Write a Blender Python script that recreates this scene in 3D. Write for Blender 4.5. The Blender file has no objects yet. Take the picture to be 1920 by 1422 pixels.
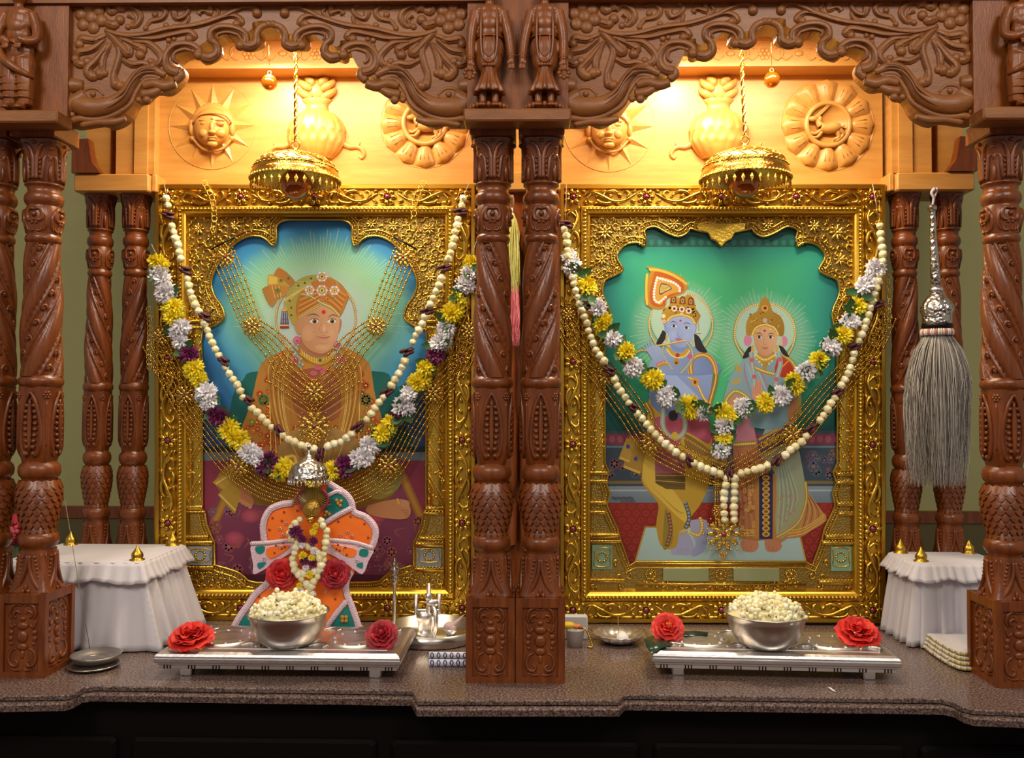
import bpy, math, random
from mathutils import Vector, Matrix
from mathutils.geometry import tessellate_polygon
PI = math.pi
rnd = random.Random(7)
S = bpy.context.scene
COL = S.collection
# ---------------------------------------------------------------- camera
CAM = Vector((0.0273, -1.72, 0.5473)); FPX = 1650.0
YAW, PIT, ROL = 0.0206, 0.0252, 0.0034
Fv = Vector((-math.sin(YAW)*math.cos(PIT), math.cos(YAW)*math.cos(PIT), math.sin(PIT)))
_r = Vector((math.cos(YAW), math.sin(YAW), 0)); _u = _r.cross(Fv)
Rv = _r*math.cos(ROL)+_u*math.sin(ROL); Uv = _u*math.cos(ROL)-_r*math.sin(ROL)
cd = bpy.data.cameras.new('camera'); cam = bpy.data.objects.new('camera', cd); COL.objects.link(cam)
cd.sensor_width = 36; cd.lens = FPX/1920*36; cd.clip_start = .05
cam.matrix_world = Matrix(((Rv.x, Uv.x, -Fv.x, CAM.x), (Rv.y, Uv.y, -Fv.y, CAM.y), (Rv.z, Uv.z, -Fv.z, CAM.z), (0, 0, 0, 1)))
S.camera = cam
# ---------------------------------------------------------------- world, lamps, exposure
w = bpy.data.worlds.new('hall'); S.world = w; w.use_nodes = True
w.node_tree.nodes['Background'].inputs[0].default_value = (1, .9, .78, 1)
w.node_tree.nodes['Background'].inputs[1].default_value = .25
def area(name, loc, target, size, power, col, spread=PI, sizey=None):
    d = bpy.data.lights.new(name, 'AREA'); d.energy = power; d.color = col; d.size = size; d.spread = spread
    if sizey: d.shape = 'RECTANGLE'; d.size_y = sizey
    o = bpy.data.objects.new(name, d); COL.objects.link(o); o.location = loc
    o.rotation_euler = (Vector(target)-Vector(loc)).to_track_quat('-Z', 'Y').to_euler()
    return o
WARM = (1, .87, .62)
# one lamp under the added roof of each bay, hidden by the arch
area('bay_lamp', (-.50, .20, 1.42), (-.50, .36, 0), .5, 7.6, WARM, sizey=.08)
area('bay_spot', (-.60, .36, 1.385), (-.57, .42, 0), .07, 1.5, WARM)
area('bay_lamp', (.50, .20, 1.42), (.50, .36, 0), .5, 7.6, WARM, sizey=.08)
area('bay_spot', (.40, .36, 1.385), (.43, .42, 0), .07, 1.5, WARM)
# ceiling lights of the hall, behind and above the photographer
area('hall_light', (-1.3, -2.6, 2.5), (-.4, .2, .5), .9, 33, (1, .92, .82))
area('hall_light', (1.3, -2.6, 2.5), (.4, .2, .5), .9, 33, (1, .92, .82))
S.view_settings.view_transform = 'Standard'; S.view_settings.look = 'None'
S.view_settings.exposure = 0.25; S.view_settings.gamma = 1; S.view_settings.use_curve_mapping = False

# ---------------------------------------------------------------- helpers
def ray(px, py): return Fv*FPX+Rv*(px-960)+Uv*(711-py)
def U(px, py, Y): d = ray(px, py); return CAM+d*((Y-CAM.y)/d.y)
def G(px, py, Z=0.): d = ray(px, py); return CAM+d*((Z-CAM.z)/d.z)
def k(Y): return (Y-CAM.y)/FPX
def h(s):
    s = s.lstrip('#'); o = []
    for i in (0, 2, 4):
        c = int(s[i:i+2], 16)/255; o.append(c/12.92 if c <= .04045 else ((c+.055)/1.055)**2.4)
    return (*o, 1)
def cr(pts, n=6, closed=False):
    P = [Vector(p) for p in pts]; m = len(P); out = []
    for i in range(m if closed else m-1):
        if closed: a, b, c, d = P[i-1], P[i], P[(i+1) % m], P[(i+2) % m]
        else: a, b, c, d = P[max(i-1, 0)], P[i], P[i+1], P[min(i+2, m-1)]
        for j in range(n):
            t = j/n; out.append(.5*((2*b)+(c-a)*t+(2*a-5*b+4*c-d)*t*t+(3*b-a-3*c+d)*t**3))
    if not closed: out.append(P[-1])
    return out
class MB:
    def __init__(s): s.v = []; s.f = []; s.c = []
    def add(s, v, f, col=None, M=None):
        n = len(s.v)
        s.v += [tuple(M @ Vector(p)) for p in v] if M is not None else [tuple(p) for p in v]
        s.f += [tuple(i+n for i in q) for q in f]
        s.c += [col or (1, 1, 1, 1)]*len(v)
    def box(s, a, b, col=None, M=None):
        x0, y0, z0 = a; x1, y1, z1 = b
        s.add([(x0, y0, z0), (x1, y0, z0), (x1, y1, z0), (x0, y1, z0), (x0, y0, z1), (x1, y0, z1), (x1, y1, z1), (x0, y1, z1)],
              [(0, 3, 2, 1), (4, 5, 6, 7), (0, 1, 5, 4), (1, 2, 6, 5), (2, 3, 7, 6), (3, 0, 4, 7)], col, M)
    def bbox(s, a, b, r, col=None, M=None):      # box with chamfered edges
        x0, y0, z0 = a; x1, y1, z1 = b
        pr = [(x0+r, z0), (x1-r, z0), (x1, z0+r), (x1, z1-r), (x1-r, z1), (x0+r, z1), (x0, z1-r), (x0, z0+r)]
        cx, cz = (x0+x1)/2, (z0+z1)/2; ins = [(x+(-r if x > cx else r), z+(-r if z > cz else r)) for x, z in pr]
        v = [(x, y0, z) for x, z in ins]+[(x, y0+r, z) for x, z in pr]+[(x, y1-r, z) for x, z in pr]+[(x, y1, z) for x, z in ins]
        f = [tuple(range(7, -1, -1))[::-1], tuple(range(24, 32))[::-1]]
        for L in range(3):
            for i in range(8): j = (i+1) % 8; f.append((L*8+j, L*8+i, L*8+8+i, L*8+8+j))
        s.add(v, f, col, M)
    def ell(s, c, r, seg=8, ring=6, col=None, M=None):
        if not hasattr(r, '__len__'): r = (r, r, r)
        c = Vector(c); R = M or Matrix.Identity(3); v = [c+R @ Vector((0, 0, r[2]))]; f = []
        for i in range(1, ring):
            a = PI*i/ring
            for j in range(seg):
                b = 2*PI*j/seg; v.append(c+R @ Vector((r[0]*math.sin(a)*math.cos(b), r[1]*math.sin(a)*math.sin(b), r[2]*math.cos(a))))
        v.append(c+R @ Vector((0, 0, -r[2]))); L = len(v)-1
        for j in range(seg):
            q = (j+1) % seg; f.append((0, 1+j, 1+q)); f.append((L, L-seg+q, L-seg+j))
            for i in range(ring-2): a = 1+i*seg; f.append((a+j, a+seg+j, a+seg+q, a+q))
        s.add(v, f, col)
    def tube(s, pts, rad, sides=6, col=None, flat=None, closed=False, cap=True):
        P = [Vector(p) for p in pts]; n = len(P)
        if not hasattr(rad, '__len__'): rad = [rad]*n
        elif len(rad) != n:
            m = len(rad)-1; rr = []
            for i in range(n):
                t = i/(n-1)*m; a = min(int(t), m-1); rr.append(rad[a]+(rad[a+1]-rad[a])*(t-a))
            rad = rr
        v = []; f = []; up = None
        for i in range(n):
            t = (P[(i+1) % n]-P[i-1]) if closed else (P[min(i+1, n-1)]-P[max(i-1, 0)])
            t = t.normalized() if t.length > 1e-9 else Vector((0, 0, 1))
            if up is None: up = Vector((0, -1, 0)) if abs(t.y) < .9 else Vector((1, 0, 0))
            up = up-t*up.dot(t); up = up.normalized() if up.length > 1e-6 else t.orthogonal().normalized()
            sd = t.cross(up)
            for j in range(sides):
                a = 2*PI*j/sides; v.append(P[i]+(sd*math.cos(a)+up*math.sin(a)*(flat or 1))*rad[i])
        for i in range(n if closed else n-1):
            for j in range(sides):
                q = (j+1) % sides; a = i*sides; b = ((i+1) % n)*sides; f.append((a+j, a+q, b+q, b+j))
        if cap and not closed: f.append(tuple(range(sides))[::-1]); f.append(tuple(range((n-1)*sides, n*sides)))
        s.add(v, f, col)
    def lathe(s, prof, seg=32, c=(0, 0, 0), mod=None, col=None, a0=0, a1=2*PI, cap=False, M=None):
        full = abs(a1-a0-2*PI) < 1e-6; m = seg if full else seg+1; v = []; f = []
        for r, z in prof:
            for j in range(m):
                a = a0+(a1-a0)*j/seg; rr = mod(r, a, z) if mod else r
                v.append((c[0]+rr*math.sin(a), c[1]-rr*math.cos(a), c[2]+z))
        for i in range(len(prof)-1):
            for j in range(seg):
                q = (j+1) % m; f.append((i*m+j, i*m+q, (i+1)*m+q, (i+1)*m+j))
        if cap: f.append(tuple(range(m))[::-1]); f.append(tuple(range((len(prof)-1)*m, len(prof)*m)))
        s.add(v, f, col, M)
    def ext(s, pts, y0, y1, col=None, bev=0, holes=(), proj=None):   # outline in (x, z), y0 front, y1 back
        loops = [list(pts)]+[list(q) for q in holes]; n = sum(len(l) for l in loops)
        tri = tessellate_polygon([[Vector((p[0], p[1], 0)) for p in l] for l in loops])
        flat = [p for l in loops for p in l]
        v = [(p[0], y0, p[1]) for p in flat]+[(p[0], y1, p[1]) for p in flat]
        f = []
        for t in tri:
            a, b, c = (flat[i] for i in t); cr_ = (b[0]-a[0])*(c[1]-a[1])-(b[1]-a[1])*(c[0]-a[0])
            t = tuple(t) if cr_ > 0 else tuple(t)[::-1]
            f.append(t); f.append(tuple(i+n for i in t[::-1]))
        o = 0
        for l in loops:
            m = len(l)
            for i in range(m): j = (i+1) % m; f.append((o+i, o+j, n+o+j, n+o+i))
            o += m
        s.add(v, f, col)
    def mesh(s, name, mat, smooth=True):
        me = bpy.data.meshes.new(name); me.from_pydata(s.v, [], s.f); me.materials.append(mat)
        if any(c != (1, 1, 1, 1) for c in s.c):
            at = me.color_attributes.new('Col', 'FLOAT_COLOR', 'POINT'); at.data.foreach_set('color', [x for c in s.c for x in c])
        if smooth: me.shade_smooth(); 
        me.update(); return me
    def build(s, name, mat, parent=None, smooth=True, ang=None):
        return put(name, s.mesh(name, mat, smooth), parent, ang=ang)
def put(name, me, parent=None, loc=None, rot=None, scale=None, ang=None):
    o = bpy.data.objects.new(name, me); COL.objects.link(o)
    if parent is not None:
        o.parent = parent
        o.matrix_parent_inverse = Matrix.Translation(-Vector(parent.location)) if parent.parent is None else Matrix.Identity(4)
    if loc is not None: o.location = loc
    if rot is not None:
        if hasattr(rot, 'to_euler'): o.rotation_euler = rot.to_euler()
        else: o.rotation_euler = rot
    if scale is not None: o.scale = scale if hasattr(scale, '__len__') else (scale,)*3
    if ang: 
        m = o.modifiers.new('split', 'EDGE_SPLIT'); m.split_angle = math.radians(ang)
    return o
def tag(o, label=None, cat=None, group=None, kind=None):
    if label: o['label'] = label
    if cat: o['category'] = cat
    if group: o['group'] = group
    if kind: o['kind'] = kind
    return o
def thing(name, label, cat, loc=(0, 0, 0), group=None):
    o = bpy.data.objects.new(name, None); COL.objects.link(o); o.location = loc; o.empty_display_size = .02
    return tag(o, label, cat, group)
def copy_tree(r, loc=None, label=None, scale=None, parent=None):
    c = r.copy(); COL.objects.link(c)
    if parent is not None: mi = r.matrix_parent_inverse.copy(); c.parent = parent; c.matrix_parent_inverse = mi
    if loc is not None: c.location = loc
    if scale is not None: c.scale = scale
    if label: c['label'] = label
    for ch in r.children: copy_tree(ch, parent=c)
    return c
# ---------------------------------------------------------------- materials
def nodes(name):
    m = bpy.data.materials.new(name); m.use_nodes = True
    return m, m.node_tree.nodes, m.node_tree.links, m.node_tree.nodes['Principled BSDF']
def mat(name, col=None, rough=.5, metal=0, bump=0, bscale=60, vcol=False, noise=0, nscale=20, stretch=None, spec=.5, coat=0, trans=0, btype='noise', sss=0, sheen=0, two=None):
    m, N, L, B = nodes(name)
    B.inputs['Roughness'].default_value = rough; B.inputs['Metallic'].default_value = metal
    B.inputs['Specular IOR Level'].default_value = spec; B.inputs['Coat Weight'].default_value = coat
    B.inputs['Coat Roughness'].default_value = .15; B.inputs['Transmission Weight'].default_value = trans
    if sheen: B.inputs['Sheen Weight'].default_value = sheen
    if sss: B.inputs['Subsurface Weight'].default_value = sss; B.inputs['Subsurface Radius'].default_value = (.004, .003, .002)
    tc = N.new('ShaderNodeTexCoord'); mp = N.new('ShaderNodeMapping'); L.new(tc.outputs['Object'], mp.inputs[0])
    if stretch: mp.inputs['Scale'].default_value = stretch
    src = None
    if vcol:
        a = N.new('ShaderNodeAttribute'); a.attribute_name = 'Col'; src = a.outputs['Color']
    if noise or two:
        n = N.new('ShaderNodeTexNoise'); n.inputs['Scale'].default_value = nscale; n.inputs['Detail'].default_value = 6; n.inputs['Roughness'].default_value = .65
        L.new(mp.outputs[0], n.inputs['Vector'])
        r = N.new('ShaderNodeValToRGB'); r.color_ramp.elements[0].position = .32; r.color_ramp.elements[1].position = .68
        L.new(n.outputs['Fac'], r.inputs[0])
        if two: r.color_ramp.elements[0].color = two; r.color_ramp.elements[1].color = col; src = r.outputs[0]
        else:
            g = 1-noise; r.color_ramp.elements[0].color = (g, g, g, 1); r.color_ramp.elements[1].color = (1, 1, 1, 1)
            x = N.new('ShaderNodeMix'); x.data_type = 'RGBA'; x.blend_type = 'MULTIPLY'; x.inputs[0].default_value = 1
            if src: L.new(src, x.inputs[6])
            else: x.inputs[6].default_value = col
            L.new(r.outputs[0], x.inputs[7]); src = x.outputs[2]
    if src: L.new(src, B.inputs['Base Color'])
    else: B.inputs['Base Color'].default_value = col
    if bump:
        if btype == 'voronoi': t = N.new('ShaderNodeTexVoronoi'); t.inputs['Scale'].default_value = bscale; o = t.outputs['Distance']
        else: t = N.new('ShaderNodeTexNoise'); t.inputs['Scale'].default_value = bscale; t.inputs['Detail'].default_value = 3; o = t.outputs['Fac']
        L.new(mp.outputs[0], t.inputs['Vector'])
        b = N.new('ShaderNodeBump'); b.inputs['Strength'].default_value = bump; b.inputs['Distance'].default_value = .004
        L.new(o, b.inputs['Height']); L.new(b.outputs[0], B.inputs['Normal'])
    return m
WOODC = mat('column_wood', h('84441a'), .29, two=h('5e2a0e'), nscale=14, stretch=(5, 5, .7), bump=.12, bscale=90, spec=.5)
WOODA = mat('arch_wood', h('9c6230'), .42, two=h('80481c'), nscale=10, stretch=(1, 5, 5), bump=.12, bscale=70)
WOODL = mat('panel_wood', h('cf9850'), .38, two=h('b9803a'), nscale=7, stretch=(.7, 4, 6), bump=.04, bscale=40)
WOODS = mat('statue_wood', h('96531f'), .34, two=h('743a12'), nscale=12, stretch=(5, 5, 1), bump=.08, bscale=90)
WOODX = mat('cabinet_wood', h('0b0706'), .7, spec=.1)  # near-black base colour holds the shade under the shelf overhang
GOLD = mat('gold_leaf', h('d8b048'), .26, 1, bump=.15, bscale=160)
GOLDP = mat('gold_plain', h('d0a840'), .34, 1, bump=.06, bscale=60)
GOLDF = mat('gold_foil', h('a88c48'), .42, 1, bump=.3, bscale=220, btype='voronoi')
GOLDC = mat('gold_chain', h('d8b052'), .27, 1)
GOLDB = mat('gold_bright', h('e6c25c'), .2, 1, bump=.35, bscale=220)
SILV = mat('silver', h('e4dfde'), .33, 1, bump=.12, bscale=90)
SILVE = mat('silver_embossed', h('c8c2bd'), .26, 1, bump=.8, bscale=120, btype='voronoi')
STEEL = mat('steel', h('cbc5be'), .3, 1, bump=.05, bscale=120, stretch=(1, 1, 8))
RUBY = mat('ruby', h('7a1030'), .08, 0, coat=1)
WHITE = mat('white_cloth', h('cdc6cc'), .85, bump=.15, bscale=300, sheen=.2)
PAINT = mat('painting', None, .5, vcol=True, spec=.3)
VC = mat('tinted', None, .6, vcol=True)
VCG = mat('tinted_gloss', None, .25, vcol=True, coat=.3)
PETAL = mat('petal', None, .6, vcol=True, sss=.12)
DARKM = mat('dark_metal', h('1a120c'), .4, .5)
# ================================================================ granite shelf, cabinet, hall walls
gm, N, L, B = nodes('granite')
tc = N.new('ShaderNodeTexCoord'); B.inputs['Roughness'].default_value = .22
n1 = N.new('ShaderNodeTexNoise'); n1.inputs['Scale'].default_value = 230; n1.inputs['Detail'].default_value = 4; n1.inputs['Roughness'].default_value = .85
r1 = N.new('ShaderNodeValToRGB'); cr1 = r1.color_ramp
cr1.elements[0].position = .38; cr1.elements[0].color = h('231a1c'); cr1.elements[1].position = .62; cr1.elements[1].color = h('9a8070')
e = cr1.elements.new(.47); e.color = h('54433f'); e = cr1.elements.new(.54); e.color = h('7b6660')
L.new(tc.outputs['Object'], n1.inputs['Vector']); L.new(n1.outputs['Fac'], r1.inputs[0]); L.new(r1.outputs[0], B.inputs['Base Color'])
edge = [(-150, 1309), (128, 1304), (143, 1299), (158, 1290), (176, 1287), (772, 1295), (783, 1314), (1160, 1314), (1171, 1303), (1764, 1311), (1785, 1316), (1803, 1326), (1822, 1331), (2080, 1341)]
E0 = [G(x, y) for x, y in edge]
slab = thing('granite_shelf', 'speckled brown granite shelf with a stepped moulded front edge', 'shelf')
def slab_part(name, off, z0, z1, r):
    pts = [(p.x, p.y-off) for p in E0]+[(1.5, .62), (-1.5, .62)]; n = len(pts)
    q = [(x, y+(r if i < n-2 else 0)) for i, (x, y) in enumerate(pts)]
    m = MB(); v = [(x, y, z0) for x, y in q]+[(x, y, z1-r) for x, y in pts]+[(x, y, z1) for x, y in q]; f = []
    for a in (0, n):
        for i in range(n): j = (i+1) % n; f.append((a+i, a+j, a+n+j, a+n+i))
    m.add(v, f)
    tri = tessellate_polygon([[Vector((x, y, 0)) for x, y in q]])
    for z, flip in ((z1, 0), (z0, 1)):
        ff = []
        for t in tri:
            a, b, c = (q[i] for i in t); cc = (b[0]-a[0])*(c[1]-a[1])-(b[1]-a[1])*(c[0]-a[0])
            t = tuple(t) if (cc > 0) != bool(flip) else tuple(t)[::-1]; ff.append(t)
        m.add([(x, y, z) for x, y in q], ff)
    m.build(name, gm, slab, smooth=False)
slab_part('slab_top', 0, -.009, 0, .002)
slab_part('slab_lip', .012, -.026, -.011, .003)
cab = thing('altar_cabinet', 'dark wooden cabinet under the granite shelf, shade put into its near-black colour', 'cabinet')
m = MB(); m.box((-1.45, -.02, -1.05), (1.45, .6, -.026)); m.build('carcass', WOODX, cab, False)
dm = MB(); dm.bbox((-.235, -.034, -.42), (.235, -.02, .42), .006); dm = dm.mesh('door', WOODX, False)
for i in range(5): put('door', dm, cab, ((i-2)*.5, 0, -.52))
m = MB(); m.box((-4, -6, -1.1), (4, 1.2, -1.05)); tag(m.build('floor', mat('carpet', h('5a2c22'), .9), None, False), kind='structure')
WALLM = mat('wall_paint', h('a8a46e'), .8, noise=.06)
m = MB(); m.box((-4, .95, -1.05), (4, 1.0, 2.9)); tag(m.build('wall_back', WALLM, None, False), kind='structure')
m = MB(); a = U(130, 950, .93); m.box((-4, .93, a.z-.035), (4, .95, a.z)); tag(m.build('trim_1', WOODC, None, False), kind='structure')
m = MB(); m.box((-4, .935, -1.05), (4, .95, a.z-.035)); tag(m.build('trim_2', mat('dado', h('5e5432'), .8), None, False), kind='structure')

# ================================================================ carved columns (built at the origin, scaled in pixels of the centre pair)
KC = k(.057)
def zc(y): return U(924, y, .057).z
def cylpt(th, x, y, r, hgt=0):      # x: arc offset in px, y: px row, r: surface radius in px
    a = th+x/r; R = (r+hgt)*KC
    return Vector((R*math.sin(a), -R*math.cos(a), zc(y)))
def cstroke(mb, th, pts, r, rad, sides=5, n=4, hgt=0, flat=None):
    P = cr([(x, y, 0) for x, y in pts], n); rf = r if callable(r) else (lambda y: r)
    mb.tube([cylpt(th, p.x, p.y, rf(p.y), hgt) for p in P], [q*KC for q in rad] if hasattr(rad, '__len__') else rad*KC, sides, flat=flat)
def sq(p):                          # superellipse radius factor
    def g(a):
        c, s = abs(math.cos(a)), abs(math.sin(a)); return (c**p+s**p)**(-1/p)
    return g
def lath(mb, prof, seg=40, mod=None): mb.lathe([(r*KC, zc(y)) for r, y in prof], seg, mod=mod)
def ring(y0, y1, r, n=6, neck=None):
    out = []; nk = neck or r-4
    for i in range(n+1):
        a = PI*i/n; out.append((nk+(r-nk)*math.sin(a)**.6, y0+(y1-y0)*i/n))
    return out
def make_column(name, hand):
    c = thing(name, '', 'column')
    # abacus block
    m = MB(); W = .0455; m.bbox((-W, -W*1.12, zc(267)), (W, W*1.12, zc(232)), .003); m.build('abacus', WOODC, c, False)
    # capital
    m = MB(); g4 = sq(5)
    def capmod(r, a, z):
        t = max(0, min(1, (z-zc(345))/(zc(268)-zc(345)))); return r*(1+(g4(a)-1)*t**1.5*.75)
    lath(m, [(30, 346), (32, 340), (32.5, 325), (32.5, 305), (33.5, 290), (36, 278), (38.5, 270), (38.5, 268)], 40, capmod)
    cap = m.build('capital', WOODC, c)
    m = MB(); rc = lambda y: 33.5 if y > 292 else 33.5+(292-y)*.22
    for s in range(4):
        th = s*PI/2
        cstroke(m, th, [(-3, 342), (-3, 320), (-4, 300), (-10, 284), (-20, 276), (-28, 279), (-30, 286), (-26, 289)], rc, [5, 5, 5, 4.6, 4.4, 4.2, 3.6, 3])
        cstroke(m, th, [(3, 342), (3, 320), (4, 300), (10, 284), (20, 276), (28, 279), (30, 286), (26, 289)], rc, [5, 5, 5, 4.6, 4.4, 4.2, 3.6, 3])
        for sg in (-1, 1):
            cstroke(m, th, [(sg*12, 343), (sg*14, 325), (sg*16, 305), (sg*21, 297), (sg*25, 302), (sg*24, 307)], rc, [2.6, 4, 4, 3.6, 3, 2])
            for q in range(5): m.ell(cylpt(th, sg*(10-q*.3), 338-q*8.5, 33), (3.2*KC, 3.2*KC, 3.6*KC), 6, 4)
            m.ell(cylpt(th, sg*28, 284, 36), 4.5*KC, 8, 5)
        m.ell(cylpt(th+PI/4, 0, 330, 34), (4*KC, 4*KC, 16*KC), 6, 5)
        m.ell(cylpt(th, 0, 274, 38), (5*KC, 2.5*KC, 4*KC), 6, 4)
    tag(m.build('leaf_carving', WOODC, cap), kind='stuff')
    # neck with torus, flower band, ring
    m = MB(); lath(m, ring(345, 352, 34, 4, 30)+[(29, 356), (28.5, 362)]+ring(364, 386, 34.5, 7, 30)+[(29, 389)]); m.build('torus', WOODC, c)
    m = MB(); lath(m, [(29, 388), (30.5, 393), (33, 405), (33, 418), (30.5, 430), (28.5, 441)])
    fb = m.build('flower_band', WOODC, c); m = MB()
    for s in range(4):
        th = s*PI/2; m.ell(cylpt(th, 0, 407, 33), 5.5*KC, 8, 5)
        for sg in (-1, 1):
            cstroke(m, th, [(0, 398), (sg*9, 396), (sg*14, 405), (sg*12, 416), (sg*4, 418), (0, 414)], 32.5, [3, 4, 4.6, 4.4, 3.4, 2])
            cstroke(m, th, [(sg*15, 399), (sg*20, 412), (sg*19, 428), (sg*13, 437)], lambda y: 32.5 if y < 420 else 32.5-(y-420)*.2, [2, 3.5, 3, 2])
            m.ell(cylpt(th, sg*4, 422, 32), 3.6*KC, 6, 4)
            cstroke(m, th, [(sg*2, 436), (sg*9, 437), (sg*12, 431)], 30, [2, 2, 1.5])
    tag(m.build('flower_carving', WOODC, fb), kind='stuff')
    m = MB(); lath(m, [(28, 440)]+ring(442, 458, 32, 6, 28)+[(27, 460)]); m.build('collar', WOODC, c)
    # twisted shaft
    m = MB(); PR = []; NZ = 84
    for i in range(NZ+1):
        t = i/NZ; PR.append((28.4+6.8*t+2*math.sin(PI*t), 459+250*t))
    def tw(r, a, z):
        t = (3*a*hand+2*PI*(z-zc(459))/(132*KC)) % (2*PI)/(2*PI)
        if t < .46: d = 5*math.sin(PI*t/.46)**.6-2
        elif t < .52: d = -4.2
        elif t < .62: d = 3.4*math.sin(PI*(t-.52)/.1)**.6-2.6
        elif t < .86: d = -5.4
        elif t < .96: d = 3.4*math.sin(PI*(t-.86)/.1)**.6-2.6
        else: d = -4.2
        return r+d*KC
    m.lathe([(r*KC, zc(y)) for r, y in PR], 96, mod=tw); sh = m.build('twisted_shaft', WOODC, c)
    m = MB()
    for s in range(3):
        for q in range(9):                      # vine in the hollow between the twists
            y = 470+q*28; zz = zc(y); r = 27.6+6.4*(y-459)/250+2*math.sin(PI*(y-459)/250)
            a = (2*PI*.74-2*PI*(zz-zc(459))/(132*KC)+2*PI*s)/3*hand
            R0 = r-3.4
            cstroke(m, a, [(-3*hand, y+12), (-5*hand, y+2), (0, y-6), (5*hand, y-3), (4*hand, y+3), (1*hand, y+2)], R0, [1.8, 3.0, 3.6, 3.4, 2.8, 1.8])
            m.ell(cylpt(a, 2*hand, y, R0), 3.4*KC, 6, 4)
            m.ell(cylpt(a, -3*hand, y+11, R0), 2.6*KC, 6, 4)
    tag(m.build('vine_carving', WOODC, sh), kind='stuff')
    # ring, leaf panels
    m = MB(); lath(m, [(33, 707)]+ring(709, 728, 39.5, 6, 35)+[(34, 730)]); m.build('collar', WOODC, c)
    m = MB(); g8 = sq(3.2)
    lath(m, [(35, 728), (34.5, 736), (34.5, 780), (35, 810), (35, 835), (33.5, 850), (30, 862), (28, 870)], 48, lambda r, a, z: r*g8(a)*.95)
    lp = m.build('leaf_panels', WOODC, c); m = MB()
    for s in range(4):
        th = s*PI/2; rr = lambda y: 36 if y < 842 else 36-(y-842)*.22
        for sg in (-1, 1):
            cstroke(m, th, [(0, 737), (sg*10, 758), (sg*17, 790), (sg*19, 820), (sg*15, 848), (sg*7, 858)], rr, [2.6, 3.8, 4.2, 4.2, 3.8, 3])
            for q in range(8):
                y = 764+q*11; ww = 4+5*math.sin(PI*min(1, (q+1.3)/9))
                m.ell(cylpt(th, sg*ww, y, 35.4), (5.4*KC, 3.8*KC, 4.4*KC), 6, 4)
            m.ell(cylpt(th, sg*6, 853, 34), 4.5*KC, 6, 4)
            m.ell(cylpt(th, sg*11, 851, 33), 3*KC, 6, 4)
        cstroke(m, th, [(0, 752), (0, 790), (0, 848)], 36.5, [2.6, 5, 3.4])
        thq = th+PI/4
        for q in range(6):
            a = q*PI/3; m.ell(cylpt(thq, 5*math.cos(a), 744+5*math.sin(a), 37.5), 3.1*KC, 6, 4)
        m.ell(cylpt(thq, 0, 744, 38.5), 2.6*KC, 6, 4)
        cstroke(m, thq, [(0, 754), (0, 800), (0, 840)], 37, [1.5, 2, 1.5])
    tag(m.build('leaf_carving', WOODC, lp), kind='stuff')
    m = MB(); lath(m, [(28, 868)]+ring(872, 900, 37, 8, 31)+[(30, 903), (30, 908)]); m.build('torus', WOODC, c)
    # scaled bulb
    m = MB(); prof = [(31, 906), (36, 914), (38, 928), (37, 946), (34, 964), (30, 982), (26.5, 998), (27, 1004)]; lath(m, prof)
    bulb = m.build('bulb', WOODC, c); m = MB()
    def rb(y):
        for (r0, y0), (r1, y1) in zip(prof, prof[1:]):
            if y <= y1: return r0+(r1-r0)*(y-y0)/(y1-y0)
        return 27
    NS = 15
    for row in range(8):
        y0 = 906+row*12.2; r = rb(y0+6)
        hw = PI*r/NS*1.04
        for j in range(NS):
            th = 2*PI*(j+.5*(row % 2))/NS
            prof2 = [(-hw, 0, -.5), (0, -3, .2), (hw, 0, -.5), (-hw*.96, 7, 2.0), (0, 6, 3.8), (hw*.96, 7, 2.0), (-hw*.58, 12.5, 3.6), (0, 15.5, 4.6), (hw*.58, 12.5, 3.6)]
            vs = [cylpt(th, x, y0+y, r, hh-(r-rb(y0+y) if y > 0 else 0)) for x, y, hh in prof2]
            base = [cylpt(th, x, y0+y+.5, r, -2-(r-rb(y0+y))) for x, y, hh in (prof2[3], prof2[6], prof2[7], prof2[8], prof2[5])]
            m.add(vs+base, [(0, 3, 4, 1), (1, 4, 5, 2), (3, 6, 7, 4), (4, 7, 8, 5), (3, 9, 10, 6), (6, 10, 11, 7), (7, 11, 12, 8), (8, 12, 13, 5)])
    tag(m.build('scale_carving', WOODC, bulb, ang=50), kind='stuff')
    m = MB(); lath(m, [(26, 1002)]+ring(1004, 1030, 36, 8, 30)+[(30, 1034)]); m.build('torus', WOODC, c)
    # flared base
    m = MB(); gb = sq(6)
    def bm(r, a, z):
        t = max(0, min(1, (zc(1040)-z)/(zc(1040)-zc(1120)))); return r*(1+(gb(a)-1)*t*.95)
    pb = [(31.5, 1034), (32.5, 1050), (33.5, 1070), (36, 1092), (40, 1110), (43, 1122)]; lath(m, pb, 48, bm)
    bs = m.build('flared_base', WOODC, c); m = MB()
    def rbb(y):
        for (r0, y0), (r1, y1) in zip(pb, pb[1:]):
            if y <= y1: return r0+(r1-r0)*(y-y0)/(y1-y0)+.8
        return 43
    for s in range(4):
        th = s*PI/2
        for sg in (-1, 1):
            cstroke(m, th, [(sg*2, 1042), (sg*4, 1068), (sg*13, 1092), (sg*26, 1110), (sg*34, 1117)], rbb, [3.2, 4.2, 4.8, 4.4, 2.6])
            for q in range(6): m.ell(cylpt(th, sg*(11+q*1.6), 1046+q*7.5, rbb(1046+q*7.5)), (3.2*KC,)*3, 6, 4)
            cstroke(m, th, [(sg*22, 1040), (sg*22, 1065), (sg*27, 1088), (sg*33, 1100)], rbb, [2, 2.6, 2.4, 1.6])
            m.ell(cylpt(th, sg*5, 1108, 40.5), (4*KC, 2.5*KC, 5*KC), 6, 4)
        m.ell(cylpt(th, 0, 1102, 40), (3.5*KC, 2.5*KC, 8*KC), 6, 5)
    tag(m.build('leaf_carving', WOODC, bs), kind='stuff')
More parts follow.
